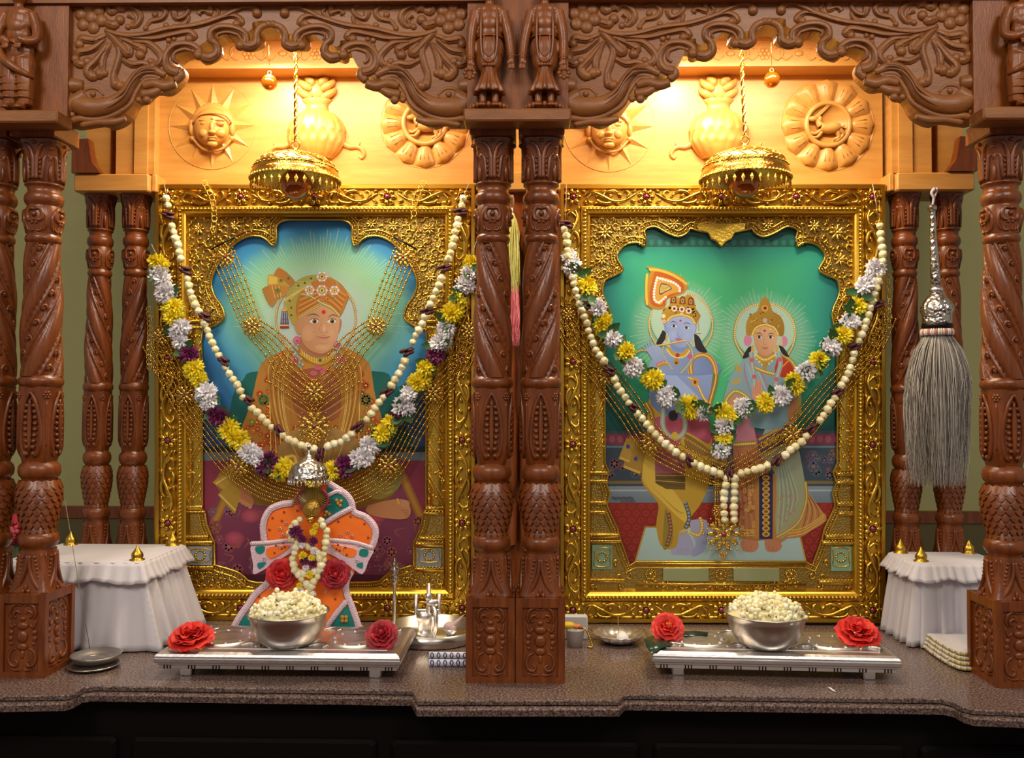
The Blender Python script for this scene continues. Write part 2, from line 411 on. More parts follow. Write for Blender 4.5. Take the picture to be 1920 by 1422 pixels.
    # pedestal with carved panels
    m = MB(); W = .0478; D = .0565; Zt = .1641; fr = .013; q = .006
    m.box((-W+q, -D+q, 0), (W-q, D-q, Zt))
    for sx in (-1, 1):
        for sy in (-1, 1): m.box((min(sx*W, sx*(W-fr)), min(sy*D, sy*(D-fr)), 0), (max(sx*W, sx*(W-fr)), max(sy*D, sy*(D-fr)), Zt))
    for z0, z1 in ((0, .012), (Zt-.018, Zt)):
        m.box((-W+.0004, -D+.0004, z0), (W-.0004, D-.0004, z1-.0003 if z1 < .1 else z1))
    pd = m.build('pedestal', WOODC, c, False); m = MB()
    for s in range(4):
        w_, d_ = (W, D) if s % 2 == 0 else (D, W)
        T = Matrix.Rotation(s*PI/2, 4, 'Z'); yy = -(d_-q); kx = (w_-fr)/.0345
        def pp(x, z): return T @ Vector((x*.001*kx, yy, z*.001))
        def st(pts, rad): m.tube(cr([pp(x, z) for x, z in pts], 4), [r*.001 for r in rad], 5)
        def bl(x, z, a, b, dd=3): m.ell(pp(x, z), (a*.001 if s % 2 == 0 else dd*.001, dd*.001 if s % 2 == 0 else a*.001, b*.001), 8, 5)
        for sg in (-1, 1):
            st([(sg*3, 140), (sg*12, 144), (sg*22, 138), (sg*26, 124), (sg*21, 115)], [2.5, 3.5, 4, 3.4, 2])
            st([(sg*5, 124), (sg*11, 130), (sg*18, 126), (sg*17, 118), (sg*12, 119)], [2, 3.5, 3.6, 3, 2])
            st([(sg*26, 112), (sg*22, 98), (sg*14, 104)], [2, 3.2, 2])
            bl(sg*23, 88, 6.5, 5.5); bl(sg*24, 76, 6, 5.5); bl(sg*22, 66, 4, 4)
            st([(sg*12, 57), (sg*22, 52), (sg*27, 38), (sg*23, 26), (sg*14, 22), (sg*9, 29), (sg*15, 34)], [2, 3, 3.6, 4, 4, 3, 2])
            st([(sg*2, 16), (sg*12, 14), (sg*24, 18)], [2, 2.5, 1.5])
        bl(0, 80, 12, 13, 6); bl(0, 101, 13, 8, 5); bl(0, 60, 12, 8, 5); bl(0, 115, 7, 5, 4); bl(0, 45, 5, 9, 3)
    tag(m.build('scroll_carving', WOODC, pd), kind='stuff')
    return c
colA = make_column('carved_column', 1)
colB = make_column('carved_column', -1)
AY = .0569
spots = [(colA, -.0486, AY, 1, 'carved wooden column left of the gap in the centre pair'), (colB, .0486, AY, 1, 'carved wooden column right of the gap in the centre pair'),
         (colB, -.9713, AY, 1, 'whole carved front column at the left, beside the white draped table'), (colA, -1.0685, AY, 1, 'carved front column cut off by the left edge of the picture'),
         (colA, .9713, AY, 1, 'carved front column at the far right, before the folded cloth')]
def xb(px): return U(px, 600, .49).x
spots += [(colA, xb(186), .49, .84, 'slim rear column at the left, nearer the green wall'), (colB, xb(253), .49, .84, 'slim rear column at the left, against the gold frame'),
          (colB, xb(1697), .49, .84, 'slim rear column at the right, against the gold frame'), (colA, xb(1777), .49, .84, 'slim rear column behind the hanging grey whisk')]
used = set()
for src, x, y, sc, lab in spots:
    if src.name not in used: used.add(src.name); o = src
    else: o = copy_tree(src)
    sz = 1
    if sc < 1:
        for ch in list(o.children):
            if ch.name.startswith('abacus'): bpy.data.objects.remove(ch)
        sz = (U(200, 360, .44).z-.001)/zc(268)
    o.location = (x, y, 0); o.scale = (sc, sc, sz); o['label'] = lab; o['group'] = 'carved columns of the altar'
for o in list(COL.objects):
    if o.name.startswith('carved_column'): o['kind'] = 'thing'
# ================================================================ arches
def mirror_x(root, label):
    return copy_tree(root, (-root.location.x, root.location.y, root.location.z), label, (-1, 1, 1))
AF, AB = .014, .105
low = [(20, 236), (132, 242), (154, 245), (197, 239), (215, 245), (235, 239), (253, 225), (267, 200), (281, 196), (299, 180), (324, 181), (347, 162), (354, 146), (351, 134), (343, 127), (354, 116), (371, 111), (387, 123), (408, 116), (420, 104), (419, 90), (438, 81), (456, 96), (480, 97), (498, 88), (500, 76), (527, 75), (538, 87), (553, 96), (576, 97), (584, 90), (584, 78), (605, 78), (607, 91), (617, 106), (645, 120), (655, 116), (657, 109), (677, 111), (685, 121), (675, 127), (680, 144), (695, 162), (713, 175), (728, 176), (731, 189), (756, 192), (766, 202), (779, 220), (796, 235), (817, 244), (837, 237), (850, 243), (930, 240)]
L3 = [(p.x, p.z) for p in (U(x, y, AB) for x, y in low)]
L3 = [(p.x, p.y) for p in cr([(a, b, 0) for a, b in L3], 3)]
ztop = U(500, -70, AF).z
arch = thing('carved_arch', 'carved wooden arch of scrolls and beasts over the left bay', 'arch', (-.5, AF, 1.1), 'scalloped arches over the bays')
arch['kind'] = 'thing'
m = MB(); m.ext(L3+[(L3[-1][0], ztop), (L3[0][0], ztop)], AF, AB); m.build('panel', WOODA, arch, False)
def A(x, y, d=0): return U(x, y, AF-d)
KA = k(AF)
scr = MB()
def both(fn): fn(lambda x, y: (x, y), 1); fn(lambda x, y: (1016-x, y), -1)
def half(T, sg):
    fl = MB(); trunk = MB()
    def st(pts, rad, mb=None, n=4, z=3.95, sides=8):
        mb = mb or scr; mb.tube(cr([A(*T(x/z, y/z), -.001) for x, y in pts], n), [r*KA/z*(1.3 if mb is scr else 1.15) for r in rad], sides, flat=.8); _tip(pts, rad, mb)
    def _tip(pts, rad, mb):
        if mb is scr:
            x, y = pts[-1]; bl(x, y, max(rad[-1]*1.5, rad[-2]*1.25))
            mb.tube(cr([A(*T(x_/3.95, y_/3.95), .0016+.78*max(rad)*KA/3.95*.8) for x_, y_ in pts[:-1]], 4), [.0006, .0014, .0006], 5)
    def bl(x, y, r, mb=None, rz=None): (mb or scr).ell(A(*T(x/3.95, y/3.95)), (r*KA/3.95*(1.2 if mb is fl else 1), r*KA/3.95*(.55 if mb is fl else .8), (rz or r)*KA/3.95*(1.2 if mb is fl else 1)), 10, 6)
    # beast: trunk, lower lip, curls, eye
    st([(560, 760), (650, 800), (800, 790), (920, 710), (985, 600), (1050, 530), (1140, 520), (1230, 560)], [60, 74, 66, 48, 38, 34, 32, 22], trunk, 5)
    for o_ in (-26, 8): trunk.tube(cr([A(*T(x/3.95, (y+o_)/3.95), .012) for x, y in ((700, 800), (800, 785), (910, 705), (975, 600), (1045, 535), (1140, 525))], 5), [.001, .0022, .0022, .0012], 6)
    st([(430, 700), (500, 640), (620, 640)], [40, 60, 40], trunk); st([(470, 820), (560, 760), (640, 700)], [50, 60, 44], trunk)
    st([(520, 900), (600, 880), (720, 890), (850, 850), (960, 780), (1010, 680), (1075, 595), (1150, 590), (1180, 620)], [20, 26, 26, 22, 18, 16, 16, 14, 10], trunk, 5)
    st([(600, 930), (720, 905), (840, 905), (930, 880)], [18, 26, 30, 18], trunk)
    st([(1060, 640), (1140, 620), (1220, 640), (1300, 620)], [26, 34, 36, 30], trunk); st([(1050, 700), (1130, 690), (1190, 660)], [30, 34, 22], trunk)
    st([(1300, 600), (1340, 560), (1330, 520)], [26, 32, 26], trunk)
    bl(1090, 740, 34, trunk); bl(1030, 740, 26, trunk)
    st([(600, 700), (650, 660), (720, 660), (770, 710)], [8, 14, 14, 8], trunk); st([(600, 705), (680, 735), (770, 715)], [8, 12, 8], trunk); bl(690, 698, 24, trunk)
    for q in range(4): bl(505+10*q, 640+70*q, 36-3*q, trunk)
    # rolled rim of the scallops
    st([(1330, 540), (1260, 520), (1225, 460), (1240, 390), (1300, 335), (1400, 330), (1465, 365), (1470, 410)], [34, 30, 26, 24, 24, 24, 24, 26])
    st([(1320, 470), (1285, 440), (1300, 390), (1370, 365), (1430, 380)], [10, 14, 14, 14, 8])
    st([(1500, 420), (1560, 430), (1610, 390), (1600, 330), (1560, 290), (1570, 230), (1640, 200), (1740, 210), (1810, 250), (1820, 310), (1780, 340)], [28, 34, 28, 22, 22, 24, 24, 24, 24, 24, 26])
    st([(1620, 300), (1610, 260), (1680, 240), (1760, 260), (1790, 300)], [8, 13, 13, 13, 8])
    st([(1800, 330), (1850, 345), (1900, 320), (1900, 260), (1930, 205), (1990, 180)], [28, 34, 28, 22, 22, 20])
    # rosette
    for q in range(6):
        a = q*PI/3+.3; bl(675+78*math.cos(a), 130+78*math.sin(a), 42, fl)
    bl(675, 130, 46, fl)
    # foliage
    st([(780, 225), (900, 265), (1060, 260), (1250, 215), (1450, 190), (1640, 130), (1790, 60), (1890, 62), (1905, 100)], [14, 24, 22, 20, 22, 20, 20, 24, 26])
    st([(900, 265), (1120, 290), (1300, 255), (1400, 240), (1440, 275), (1400, 290)], [16, 20, 20, 24, 26, 18])
    st([(1300, 210), (1500, 180), (1680, 120), (1760, 130), (1790, 170), (1750, 180)], [14, 18, 18, 22, 24, 16])
    st([(800, 240), (880, 330), (950, 400), (960, 360), (900, 300)], [18, 26, 34, 22, 12]); st([(880, 280), (990, 330), (1060, 370), (1040, 410)], [14, 24, 32, 18])
    st([(980, 310), (1090, 320), (1160, 370), (1200, 430), (1170, 480), (1120, 460)], [12, 24, 26, 26, 24, 14])
    st([(900, 440), (980, 480), (1060, 470), (1130, 490)], [14, 26, 22, 14])
    st([(840, 300), (890, 380), (870, 480), (845, 560), (860, 630), (890, 640)], [16, 24, 24, 22, 34, 24])
    st([(820, 320), (770, 420), (760, 500), (775, 545)], [14, 26, 24, 14]); st([(800, 330), (720, 440), (650, 520), (690, 570), (740, 550)], [14, 24, 30, 34, 20])
    st([(790, 260), (700, 300), (610, 290), (590, 330)], [14, 26, 30, 18]); st([(780, 290), (680, 370), (590, 390), (560, 440)], [14, 24, 28, 16])
    st([(560, 460), (600, 480), (650, 460)], [24, 30, 18]); bl(720, 300, 34); bl(600, 290, 26)
    st([(900, 80), (950, 50), (1010, 70), (1045, 130), (1010, 190), (950, 200)], [26, 18, 20, 22, 20, 10])
    st([(960, 110), (990, 140), (975, 190)], [26, 16, 8]); st([(800, 50), (830, 90), (890, 60)], [20, 30, 16]); st([(790, 170), (850, 190), (890, 150)], [26, 32, 16])
    st([(1120, 60), (1190, 50), (1230, 90), (1200, 140), (1120, 160), (1080, 210)], [16, 18, 20, 20, 18, 10]); bl(1150, 110, 26)
    st([(1290, 90), (1310, 140), (1370, 120), (1400, 70), (1370, 40)], [26, 20, 18, 18, 14]); st([(1400, 120), (1380, 170), (1290, 200)], [14, 18, 10])
    st([(1470, 110), (1500, 80), (1560, 100), (1560, 60)], [20, 16, 22, 14]); st([(1600, 50), (1620, 90), (1580, 140)], [14, 16, 8])
    bl(1250, 300, 24); bl(1290, 290, 20); bl(1250, 340, 20); bl(1230, 190, 24)
    st([(1680, 40), (1740, 30), (1800, 20)], [14, 20, 10])
    trunk.build('beast_carving', WOODA, arch); fl.build('rosette', WOODA, arch)
both(half)
tag(scr.build('scroll_carving', WOODA, arch), kind='stuff')
m = MB(); m.box((L3[0][0], AF-.022, U(500, 4, AF-.02).z), (L3[-1][0], AF+.02, ztop)); m.build('top_rail', WOODA, arch, False)
mirror_x(arch, 'carved wooden arch of scrolls and beasts over the right bay')
# unseen roof added above the lamps to keep world light out of the bays
m = MB(); m.box((-1.25, .03, 1.47), (1.25, .62, 1.5)); tag(m.build('light_block_roof', WOODL, None, False), 'unseen flat roof added above the arches to block light from the bays', 'roof', kind='structure')
m = MB(); m.box((-1.25, AF+.01, ztop-.03), (1.25, AB, 1.48)); tag(m.build('canopy_beam', WOODA, None, False), 'wooden beam above both arches', 'beam')

# ================================================================ bracket shelves and carved attendants
def bracket(name, x0, x1, lab, slant=0):
    b = thing(name, lab, 'bracket', ((x0+x1)/2, 0, 1.1))
    m = MB(); z0, z1 = U(970, 231, -.03).z, U(970, 207, -.03).z
    m.bbox((x0, -.045, z0), (x1, .0125, z1), .003); m.build('ledge', WOODA, b, False)
    m = MB(); m.box((x0+.004, -.001, z1), (x1-.004, .0125, ztop)); m.build('backboard', WOODS, b, False)
    return z1
zl = bracket('bracket_shelf', U(869, 220, -.04).x, U(1071, 220, -.04).x, 'wooden bracket shelf under the two centre statues')
bracket('bracket_shelf', -1.2, U(110, 220, -.04).x, 'wooden bracket shelf under the statue at the left edge')
bracket('bracket_shelf', -U(110, 220, -.04).x-.005, 1.2, 'wooden bracket shelf under the statue at the right edge')
KS = k(-.018)
def statue(cx, lab, female=True):
    # built around the origin, z up from the ledge, unit: photo pixels at the statue's depth
    r = thing('carved_statue', lab, 'statue', (0, 0, 0), 'carved attendants on the brackets'); q = KS
    b = MB(); E = lambda x, z, a, d, c, y=0: b.ell((x*q, y*q, z*q), (a*q, d*q, c*q), 14, 10)
    T = lambda pts, rad: b.tube(cr([(x*q, y*q, z*q) for x, y, z in pts], 4), [v*q for v in rad], 10)
    E(0, 176, 27, 16, 28); E(0, 150, 24, 15, 22); E(0, 166, 18, 10, 17, -8); E(0, 193, 31, 13, 11)
    T([(0, 0, 196), (0, -1, 212)], [9, 8]); E(0, 226, 14, 15, 18, -2); E(0, 224, 4, 4, 4, -17); E(-14, 225, 3, 4, 5); E(14, 225, 3, 4, 5)
    E(0, 244, 11, 11, 9, 2)
    if female:
        E(0, 118, 28, 17, 34); E(0, 98, 25, 16, 28, -1); T([(0, 0, 92), (0, 0, 40)], [18, 12])
        T([(-10, -3, 60), (-12, -6, 12)], [9, 6]); T([(10, -3, 60), (12, -6, 12)], [9, 6])
        arms = [[(-26, 0, 191), (-32, -4, 160), (-35, -6, 135), (-35, -10, 105), (-35, -14, 92)], [(26, 0, 191), (33, -4, 160), (38, -6, 135), (41, -10, 108), (42, -14, 95)]]
    else:
        E(0, 118, 30, 18, 28); E(-12, 92, 20, 16, 30); E(14, 92, 19, 16, 30)
        T([(-11, 0, 100), (-12, -3, 60), (-12, -2, 14)], [19, 17, 13]); T([(12, 0, 100), (16, -3, 60), (16, -2, 14)], [19, 17, 13])
        arms = [[(-26, 0, 191), (-36, -2, 165), (-38, -8, 140), (-26, -18, 132), (-12, -22, 136)], [(26, 0, 191), (36, -2, 165), (38, -8, 140), (26, -18, 132), (12, -22, 136)]]
    for a in arms:
        T(a, [10.5, 10, 9, 8, 7]); e = a[-1]
        E(e[0], e[2]-5, 6.5, 5.5, 8, e[1])
    sgn = lambda v: 1 if v > 0 else -1
    for a in arms:
        e = a[-1]
        for f in range(4): T([(e[0]+(f-1.5)*3.2, e[1], e[2]-9), (e[0]+(f-1.5)*3.4, e[1]-3, e[2]-17), (e[0]+(f-1.5)*3, e[1]-1, e[2]-21+abs(f-1.4))], [1.9, 1.8, 1.4])
        T([(e[0]-sgn(e[0])*5, e[1]-1, e[2]-3), (e[0]-sgn(e[0])*8, e[1]-4, e[2]-10)], [2.2, 1.6])
    for s in (-1, 1):
        E(s*12, 9, 8, 13, 6, -12)
        for f in range(5): E(s*12+(f-2)*3.1, 6, 1.7, 4, 3, -24+abs(f-2)*.8)
    body = b.build('body', WOODS, r); md = body.modifiers.new('skin', 'REMESH'); md.mode = 'VOXEL'; md.voxel_size = .0019; md.use_smooth_shade = True
    g = MB()
    if female:
        g.lathe([(13*q, 84*q), (16*q, 66*q), (21*q, 52*q), (29*q, 36*q), (27*q, 33*q), (16*q, 36*q)], 64, mod=lambda R, a, z: R*(1+.13*math.cos(a*11)*max(0, min(1, (84*q-z)/(30*q)))))
        g.build('pleated_skirt', WOODS, r); g = MB()
        for s in (-1, 1): g.tube(cr([(s*14*q, -9*q, 196*q), (s*15*q, -16*q, 165*q), (s*15*q, -16*q, 125*q), (s*11*q, -16*q, 98*q), (0, -17*q, 88*q)], 5), [2.6*q]*5, 6)
        for s in range(-2, 3): g.ell((s*5*q, -15.5*q, 84*q), 3.6*q, 8, 6)
        g.tube(cr([(-9*q, -14.5*q, 140*q), (-9*q, -16*q, 112*q), (0, -16*q, 100*q), (9*q, -16*q, 112*q), (9*q, -14.5*q, 140*q)], 5), [1.8*q]*2, 6)
        g.tube([(24*q*math.sin(a), -15*q*math.cos(a), 141*q) for a in [i*PI/8 for i in range(16)]], 2.2*q, 6, closed=True)
        g.build('sash', WOODS, r); g = MB()
        for ex, ez in ((-35, 98), (42, 101)): g.tube([(ex*q+7.6*q*math.cos(i*PI/6), (-12+7*math.sin(i*PI/6))*q, ez*q) for i in range(12)], 2*q, 6, closed=True)
        tag(g.build('bangles', WOODS, r), kind='stuff'); g = MB()
        for i in range(8): a = i*PI/4; g.ell((-36*q+9*q*math.cos(a), -15*q, 68*q+9*q*math.sin(a)), (4.4*q, 3*q, 4.4*q), 8, 5)
        g.build('held_flower', WOODS, r)
    else:
        g.tube(cr([(-26*q, -13*q, 128*q), (-22*q, -19*q, 104*q), (0, -23*q, 84*q), (24*q, -18*q, 70*q), (34*q, -6*q, 66*q)], 5), [4*q, 9*q, 8*q, 6*q, 3*q], 8)
        g.tube([(26*q*math.sin(a), -17*q*math.cos(a), 132*q) for a in [i*PI/8 for i in range(16)]], 5*q, 6, closed=True)
        for s in (-1, 1):
            for i in range(4): g.tube([(s*14*q+16*q*math.sin(a), -3*q-16*q*math.cos(a), (66-i*13)*q) for a in [j*PI/6 for j in range(12)]], 1.8*q, 5, closed=True)
            g.ell((s*13*q, -6*q, 16*q), (12*q, 12*q, 4*q), 10, 5)
        g.build('draped_cloth', WOODS, r)
    g = MB()
    for i in range(20):
        a = 2*PI*i/20; g.ell((35*q*math.sin(a), -20*q*math.cos(a), (5+3*math.cos(a))*q), (5*q, 5*q, 6*q), 8, 5)
    g.ell((0, 0, 4*q), (32*q, 19*q, 6*q), 16, 6)
    if female: g.build('lotus_base', WOODS, r)
    return r
sf = statue(0, ''); sm = statue(0, '', False)
def ps(o, px, lab, mir=1, y=-.022):
    p = U(px, 200, y); o.location = (p.x, y, zl); o.scale = (mir, 1, 1); o['label'] = lab
ps(sf, 917, 'headless-looking carved statue in pleated skirt, left of the centre pair'); sf['label'] = 'carved wooden statue in pleated skirt, left one on the centre bracket'
ps(copy_tree(sf), 1021, 'carved wooden statue in pleated skirt, right one on the centre bracket', -1)
ps(sm, 33, 'carved wooden statue in draped cloth at the left edge')
ps(copy_tree(sm), 1921, 'carved wooden statue in draped cloth at the right edge', -1)

# ================================================================ back wall of the bays: panels with sun, pot and moon carvings
BP = .505; KB = k(BP)
def P(x, y, d=0): return U(x, y, BP-d)
def back_panel(x0, x1, lab, sun, pot, moon, flip):
    t = thing('bay_back_panel', lab, 'panel', (P((x0+x1)/2, 345).x, BP, 0), 'lit wooden back panels of the bays')
    t['kind'] = 'thing'
    m = MB(); zt = 1.47; xa, xb_ = max(P(x0, 300).x, .101 if x0 > 960 else -9), min(P(x1, 300).x, -.101 if x1 < 960 else 9)
    m.box((xa, BP, .02), (xb_, BP+.03, zt)); m.build('board', WOODL, t, False)
    m = MB(); zf0, zf1 = U(500, 128, .44).z, 1.47
    m.box((xa, .44, zf0), (xb_, BP-.0005, zf1)); fz = m.build('frieze', WOODL, t, False)
    m = MB()                       # shallow vine on the frieze
    Ff = lambda x, y: U(x, y, .4395); Kf = k(.44)
    m.tube([Ff(x0-20, 75), Ff(x1+20, 75)], .0016, 5)
    for i in range(9):
        cx = x0+40+i*64
        for sg in (-1, 1):
            m.tube(cr([Ff(cx+sg*12, 104), Ff(cx+sg*24, 112), Ff(cx+sg*34, 100), Ff(cx+sg*28, 88), Ff(cx+sg*20, 92)], 4), [1*Kf, 2*Kf, 2.4*Kf, 2*Kf, 1*Kf], 5)
        if i % 2 == 0:
            for q in range(6): a = q*PI/3; m.ell(Ff(cx+8*math.cos(a), 101+8*math.sin(a)), (4.6*Kf, 1.5*Kf, 4.6*Kf), 8, 4)
            m.ell(Ff(cx, 101), (4*Kf, 2.4*Kf, 4*Kf), 8, 4)
        else: m.ell(Ff(cx, 100), (9*Kf, 2*Kf, 6*Kf), 8, 4)
    tag(m.build('vine_carving', WOODL, fz), kind='stuff')
    # sun
    m = MB(); sx, sy, R = sun; C0 = P(sx, sy)
    m.lathe([(R*KB, 0), (R*KB*.995, .0015), (R*KB*.985, 0)], 64, M=Matrix.Translation(C0) @ Matrix.Rotation(PI/2, 4, 'X')); so = m.build('sun_carving', WOODL, t)
    rm = MB(); r0, r1, wd = 40*KB, R*KB*.97, 11.5*KB
    rm.add([(-wd, 0, r0), (wd, 0, r0), (0, 0, r1), (0, -.0085, r0), (0, -.001, r1*.985)], [(0, 3, 4, 2), (3, 1, 2, 4), (0, 1, 3)]); rm = rm.mesh('ray', WOODL, False)
    for i in range(12): put('ray', rm, so, C0, (0, 2*PI*i/12, 0))
    f = MB()
    def fe(x, y, d, a, b, c): f.ell(P(sx+x, sy+y, d*KB), (a*KB, b*KB, c*KB), 18, 12)
    fe(0, 0, 2, 43, 10, 45); fe(0, 3, 6, 35, 22, 38); fe(0, 14, 16, 26, 12, 22)
    for s in (-1, 1):
        fe(s*38, 4, 4, 6, 8, 16); fe(s*37, 24, 4, 5, 6, 5); fe(s*15, 14, 22, 10, 7, 9); fe(s*14, -4, 24, 9, 4, 4.5); fe(s*14, -10, 24, 11, 3.5, 2.2)
    fe(0, 3, 28, 4.5, 6, 12); fe(0, 12, 29, 7.5, 6, 4.5); fe(0, 22, 27, 9, 4, 2); fe(0, 26, 26, 7.5, 4, 2.4); fe(0, 34, 22, 10, 6, 6); fe(0, -14, 27, 2.5, 2.5, 2.5)
    fo = f.build('face', WOODL, so); f = MB()
    f.tube(cr([P(sx-36, sy-6, 14*KB), P(sx-24, sy-20, 24*KB), P(sx, sy-24, 28*KB), P(sx+24, sy-20, 24*KB), P(sx+36, sy-6, 14*KB)], 5), [2*KB]*2, 6)
    f.tube(cr([P(sx-38, sy+22, 6*KB), P(sx-20, sy+42, 8*KB), P(sx, sy+47, 8*KB), P(sx+20, sy+42, 8*KB), P(sx+38, sy+22, 6*KB)], 5), [2.6*KB]*2, 6)
    f.build('headband', WOODL, so)
    # pot with leaves
    px = pot; m = MB()
    cz = lambda y: P(px, y).z
    prof = [(30, 299), (42, 288), (51, 274), (54, 266), (55, 265), (56, 249), (55, 248), (52, 238), (44, 224), (33, 214), (24, 210), (21, 203), (22, 196), (29, 189), (27, 187), (15, 188)]
    def ribs(r, a, z):
        zz = (z-cz(257))/KB
        return r*(1+.035*abs(math.cos(a*9))) if abs(zz) > 9 and r > 32*KB else r
    m.lathe([(r*KB, cz(y)) for r, y in prof], 72, c=(P(px, 250).x, BP, 0), mod=ribs, a0=-PI/2, a1=PI/2, M=Matrix.Translation((0, BP, 0)) @ Matrix.Diagonal((1, .55, 1, 1)) @ Matrix.Translation((0, -BP, 0)))
    po = m.build('pot_carving', WOODL, t); m = MB()
    for s in (-1, 1):
        m.tube(cr([P(px+s*50, 270), P(px+s*62, 276), P(px+s*74, 276), P(px+s*84, 280), P(px+s*89, 290), P(px+s*84, 297), P(px+s*79, 293)], 5), [6*KB, 5.5*KB, 4.5*KB, 4.5*KB, 4*KB, 3*KB, 1.6*KB], 8)
        m.tube(cr([P(px+s*70, 276), P(px+s*78, 272), P(px+s*80, 266)], 5), [4*KB, 3*KB, 1.4*KB], 8)
    tag(m.build('ribbon', WOODL, po), kind='stuff'); m = MB()
    m.ell(P(px, 170), (18*KB, 10*KB, 24*KB), 14, 8)
    for s in (-1, 1):
        for a, yy, ln in ((26, 176, 16), (24, 160, 18), (12, 152, 12)):
            m.tube(cr([P(px+s*10, yy+8, .006), P(px+s*a*.8, yy+2, .010), P(px+s*(a+6), yy-ln*.3, .006), P(px+s*(a+9), yy-ln*.7, .004)], 4), [6*KB, 8*KB, 6*KB, 1.4*KB], 8)
    m.build('leaves', WOODL, po)
    # moon in a ring of petals
    mx, my, R = moon; m = MB(); C1 = P(mx, my); RX = Matrix.Translation(C1) @ Matrix.Rotation(PI/2, 4, 'X')
    m.lathe([(R*KB*1.01, 0), (R*KB, .0015), (R*KB*.985, 0)], 64, M=RX)
    m.lathe([(44*KB, 0), (45*KB, .008), (43*KB, .012), (38*KB, .013), (36*KB, .010), (35.5*KB, .003), (0, .002)], 48, M=RX); mo = m.build('moon_carving', WOODL, t)
    pm = MB(); n = 7; vs = []; fs = []
    for i in range(n+1):
        tt = i/n; w_ = (9.5+10.5*math.sin(tt*PI*.58)) if tt < .86 else (20*math.sqrt(max(0, 1-((tt-.86)/.14)**2))*.96+.6)
        for j in range(5):
            s = (j-2)/2; vs.append((s*w_*KB, -(.0025+.0065*(1-s*s)*math.sin(PI*(.15+.7*tt))+(.004 if 0 < i < n else 0)*(1-s**4)) if abs(s) < 1 else 0, (42+(R-43)*tt)*KB))
    for i in range(n):
        for j in range(4): a = i*5+j; fs.append((a, a+1, a+6, a+5))
    fs.append(tuple(range(n*5, n*5+5)))
    pm.add(vs, fs)
    for s in (-1, 0, 1): pm.tube([(s*6*KB, -.0125, 52*KB), (s*8*KB, -.013, 70*KB)], [.0003, .0009], 5)
    pm = pm.mesh('petal', WOODL)
    for i in range(12): put('petal', pm, mo, C1, (0, 2*PI*(i+.0)/12, 0))
    m = MB()
    D = lambda x, y, d=8: P(mx+flip*x, my+y, d*KB)
    m.tube(cr([D(-12, 4), D(0, 6), D(14, 4), D(22, 6)], 4), [9*KB, 10*KB, 11*KB, 8*KB], 8)          # leaping antelope
    m.tube(cr([D(-12, 2), D(-18, -8), D(-22, -12)], 3), [7*KB, 5*KB, 4*KB], 8); m.ell(D(-26, -12, 10), (9*KB, 5*KB, 5*KB), 8, 6)
    for q in (-3, 1): m.tube(cr([D(-20+q, -15), D(-8+q, -26), D(4+q, -38)], 3), [2.4*KB, 2*KB, 1*KB], 6)
    m.ell(D(-13, -12, 10), (4*KB, 2*KB, 6*KB), 6, 5)
    m.tube(cr([D(-12, 10), D(-24, 16), D(-30, 12)], 3), [4.5*KB, 3*KB, 2*KB], 6); m.tube(cr([D(-10, 12), D(-18, 22), D(-28, 22)], 3), [4.5*KB, 3*KB, 2*KB], 6)
    m.tube(cr([D(22, 8), D(30, 16), D(22, 26), D(16, 30)], 3), [6*KB, 4*KB, 3*KB, 2*KB], 6); m.tube(cr([D(18, 10), D(22, 22), D(12, 26)], 3), [6*KB, 4*KB, 2.4*KB], 6)
    m.tube(cr([D(28, 4), D(33, 0)], 3), [3*KB, 1.4*KB], 6)
    m.build('antelope', WOODL, mo)
back_panel(298, 930, 'lit wooden back panel of the left bay with sun and moon carvings', (398, 236, 84), 594, (797, 232, 85), 1)
back_panel(1010, 1655, 'lit wooden back panel of the right bay with sun and moon carvings', (1142, 238, 86), 1347, (1551, 235, 87), 1)
# side posts and lintels over the rear columns
def side(mir, lab1, lab2):
    X = lambda px, Y=.5: U(px, 300, Y).x
    t = thing('side_panel', lab1, 'panel', (X(230), .5, 1.0)); t['kind'] = 'thing'
    m = MB(); z0, z1 = U(230, 326, .47).z, 1.47
    m.box((X(160), .52, z0), (X(296), .55, z1)); m.build('board', WOODL, t, False)
    m = MB(); m.box((X(226), .475, z0), (X(297), .53, z1)); m.build('stile', WOODL, t, False)
    m = MB(); m.box((X(165), .49, z0), (X(209), .53, z1)); m.build('stile', WOODL, t, False)
    m = MB(); m.box((X(262), .468, z0), (X(286), .48, z1)); m.build('rib', WOODL, t, False)
    m = MB(); pts = [(X(a, .44), U(a, b, .44).z) for a, b in ((138, 264), (168, 262), (171, 285), (176, 305), (191, 326), (138, 326))]
    m.ext(pts, .43, .46); m.build('corbel', WOODC, t, False)
    l = thing('rear_lintel', lab2, 'lintel', (X(215), .47, 1.0)); l['kind'] = 'thing'
    m = MB(); m.bbox((X(139, .435), .435, U(200, 360, .44).z), (X(279, .435), .56, U(200, 327, .44).z), .003); m.build('beam', WOODL, l, False)
    m = MB(); m.bbox((X(280, .435), .45, U(200, 358, .44).z), (X(289, .435), .56, U(200, 325, .44).z), .002); m.build('end_block', WOODL, l, False)
    if mir:
        for o, lb in ((t, mir[0]), (l, mir[1])): mirror_x(o, lb)
side(('wooden side panel right of the right bay, above the rear columns', 'wooden lintel block above the rear columns at the right'), 'wooden side panel left of the left bay, above the rear columns', 'wooden lintel block above the rear columns at the left')
